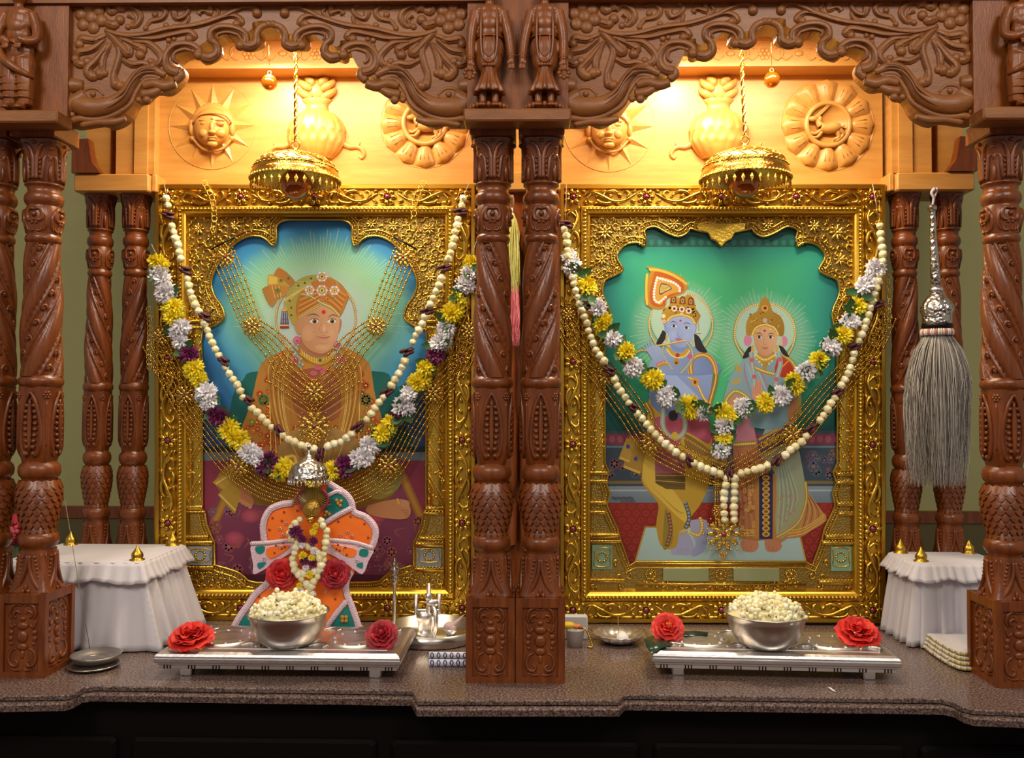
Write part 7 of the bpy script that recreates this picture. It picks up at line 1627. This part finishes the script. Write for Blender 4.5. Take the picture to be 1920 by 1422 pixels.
# head
m = MB(); m.ell(I(600, 420, .03), (62*KI/3.647, .02, 70*KI/3.647), 18, 12)
for s_ in (-1, 1): m.ell(I(600+s_*24, 410, .048), (11*KI/3.647, .003, 6*KI/3.647), 8, 6); m.ell(I(600+s_*58, 425, .03), (9*KI/3.647, .005, 16*KI/3.647), 8, 6)
m.ell(I(600, 432, .05), (9*KI/3.647, .006, 18*KI/3.647), 8, 6); m.ell(I(600, 462, .047), (16*KI/3.647, .003, 6*KI/3.647), 8, 6); hd = m.build('face', mat('gilt_face', h('b08a3a'), .35, .7, bump=.6, bscale=200), idol)
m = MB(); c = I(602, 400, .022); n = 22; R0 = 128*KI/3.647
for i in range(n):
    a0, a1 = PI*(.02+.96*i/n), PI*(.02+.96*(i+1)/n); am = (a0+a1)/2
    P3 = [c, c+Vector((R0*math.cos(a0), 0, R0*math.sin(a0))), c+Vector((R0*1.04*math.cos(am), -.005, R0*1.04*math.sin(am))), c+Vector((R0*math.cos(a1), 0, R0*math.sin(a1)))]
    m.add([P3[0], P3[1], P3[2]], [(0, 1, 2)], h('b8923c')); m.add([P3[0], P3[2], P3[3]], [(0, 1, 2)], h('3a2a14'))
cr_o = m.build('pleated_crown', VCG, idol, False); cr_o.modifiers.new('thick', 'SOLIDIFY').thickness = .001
m = MB(); m.tube([I(605+108*math.cos(q_*PI/12), 350+80*math.sin(q_*PI/12), .032) for q_ in range(-4, 17)], .0024, 6); m.build('pink_hoop', mat('pink_thread', h('a01850'), .5), idol)
m = MB(); m.lathe([(.02, 0), (.034, .06), (.03, .14), (.02, .2), (.012, .24)], 20, c=(U(585, 1178, IY).x, IY+.03, 0)); m.build('body', GOLDC, idol)
m = MB(); m.ell(I(590, 490, .045), (28*KI/3.647, .008, 24*KI/3.647), 10, 8); m.build('necklet', GOLDC, idol)
# garlands on the idol
ig = thing('idol_garland', 'cream bead garland with purple and yellow flowers on the orange idol', 'garland', (I(600, 1000).x, IY-.04, I(600, 1000).z)); R_ = random.Random(8)
for path in ([(520, 490), (480, 530), (450, 600), (500, 660), (470, 740), (480, 820), (520, 880), (560, 930), (600, 980), (595, 1020)], [(660, 500), (700, 570), (690, 660), (680, 740), (670, 800), (640, 880), (600, 940), (575, 1000)], [(540, 660), (600, 690), (640, 710), (650, 760)], [(500, 850), (560, 860), (620, 840), (660, 830)]):
    for x, y, a in path_pts(path, 40): put('jasmine_bead', R_.choice(BEAD), ig, I(x+R_.uniform(-6, 6), y, .042+R_.uniform(0, .006)), (R_.uniform(0, 6), 0, 0), 25*KI/3.647*R_.uniform(.85, 1.15))
for x, y, me, nm, r in ((490, 575, PUR, 'purple_bloom', 52), (535, 625, PUR, 'purple_bloom', 34), (610, 640, PUR, 'purple_bloom', 36), (550, 770, PUR, 'purple_bloom', 38), (605, 790, PUR, 'purple_bloom', 34), (610, 575, YEL, 'yellow_bloom', 28), (628, 535, YEL, 'yellow_bloom', 24), (540, 740, YEL, 'yellow_bloom', 34), (600, 755, YEL, 'yellow_bloom', 28), (585, 870, YEL, 'yellow_bloom', 30), (515, 945, YEL, 'yellow_bloom', 24), (535, 665, WHT, 'white_bloom', 28), (615, 705, WHT, 'white_bloom', 28), (520, 980, WHT, 'white_bloom', 30), (560, 820, WHT, 'white_bloom', 26)):
    put(nm, me, ig, I(x, y, .05), (R_.uniform(-.4, .4), R_.uniform(0, 6), 0), r*KI/3.647)
for x, lab, sd in ((395, 'red rose tucked at the left side of the orange idol', 11), (755, 'red rose tucked at the right side of the orange idol', 12)):
    c = I(x, 865, .035); t = thing('red_rose', lab, 'flower', tuple(c), 'roses on the idol'); put('petals', rose_mesh('petals', sd, RC2 if sd == 12 else RC, 5, .6), t, c, (PI/2-.15, 0, .3), 92*KI/3.647)
# silver umbrella over the idol
c = U(*Z4(578, 205), IY-.02); R = 36*KI; t = thing('silver_umbrella', 'small embossed silver umbrella above the orange idol', 'umbrella', (c.x, c.y, c.z))
m = MB(); m.lathe([(R*1.02, -.003), (R*1.06, .001), (R*1.02, .006), (R*.95, .008), (R*.94, .016), (R*.88, .024), (R*.7, .031), (R*.42, .037), (R*.22, .046), (R*.07, .060), (R*.05, .064), (R*.12, .067), (R*.05, .071), (R*.08, .074), (0, .077)], 40, c=c); m.lathe([(R*1.02, -.003), (R*.86, .018), (0, .03)], 40, c=c); dm_ = m.build('dome', SILVE, t)
m = MB(); m.ell((0, 0, 0), (.0022, .0022, .0052), 6, 5); me = m.mesh('drop', SILV)
for i in range(30): a = 2*PI*i/30; put('drop', me, t, c+Vector((R*1.02*math.cos(a), R*1.02*math.sin(a), -.009)))
m = MB(); m.tube([c+Vector((0, .03, .02)), c+Vector((0, .065, .0)), Vector((c.x, c.y+.07, 0))], .003, 8); m.build('support_rod', SILV, t)
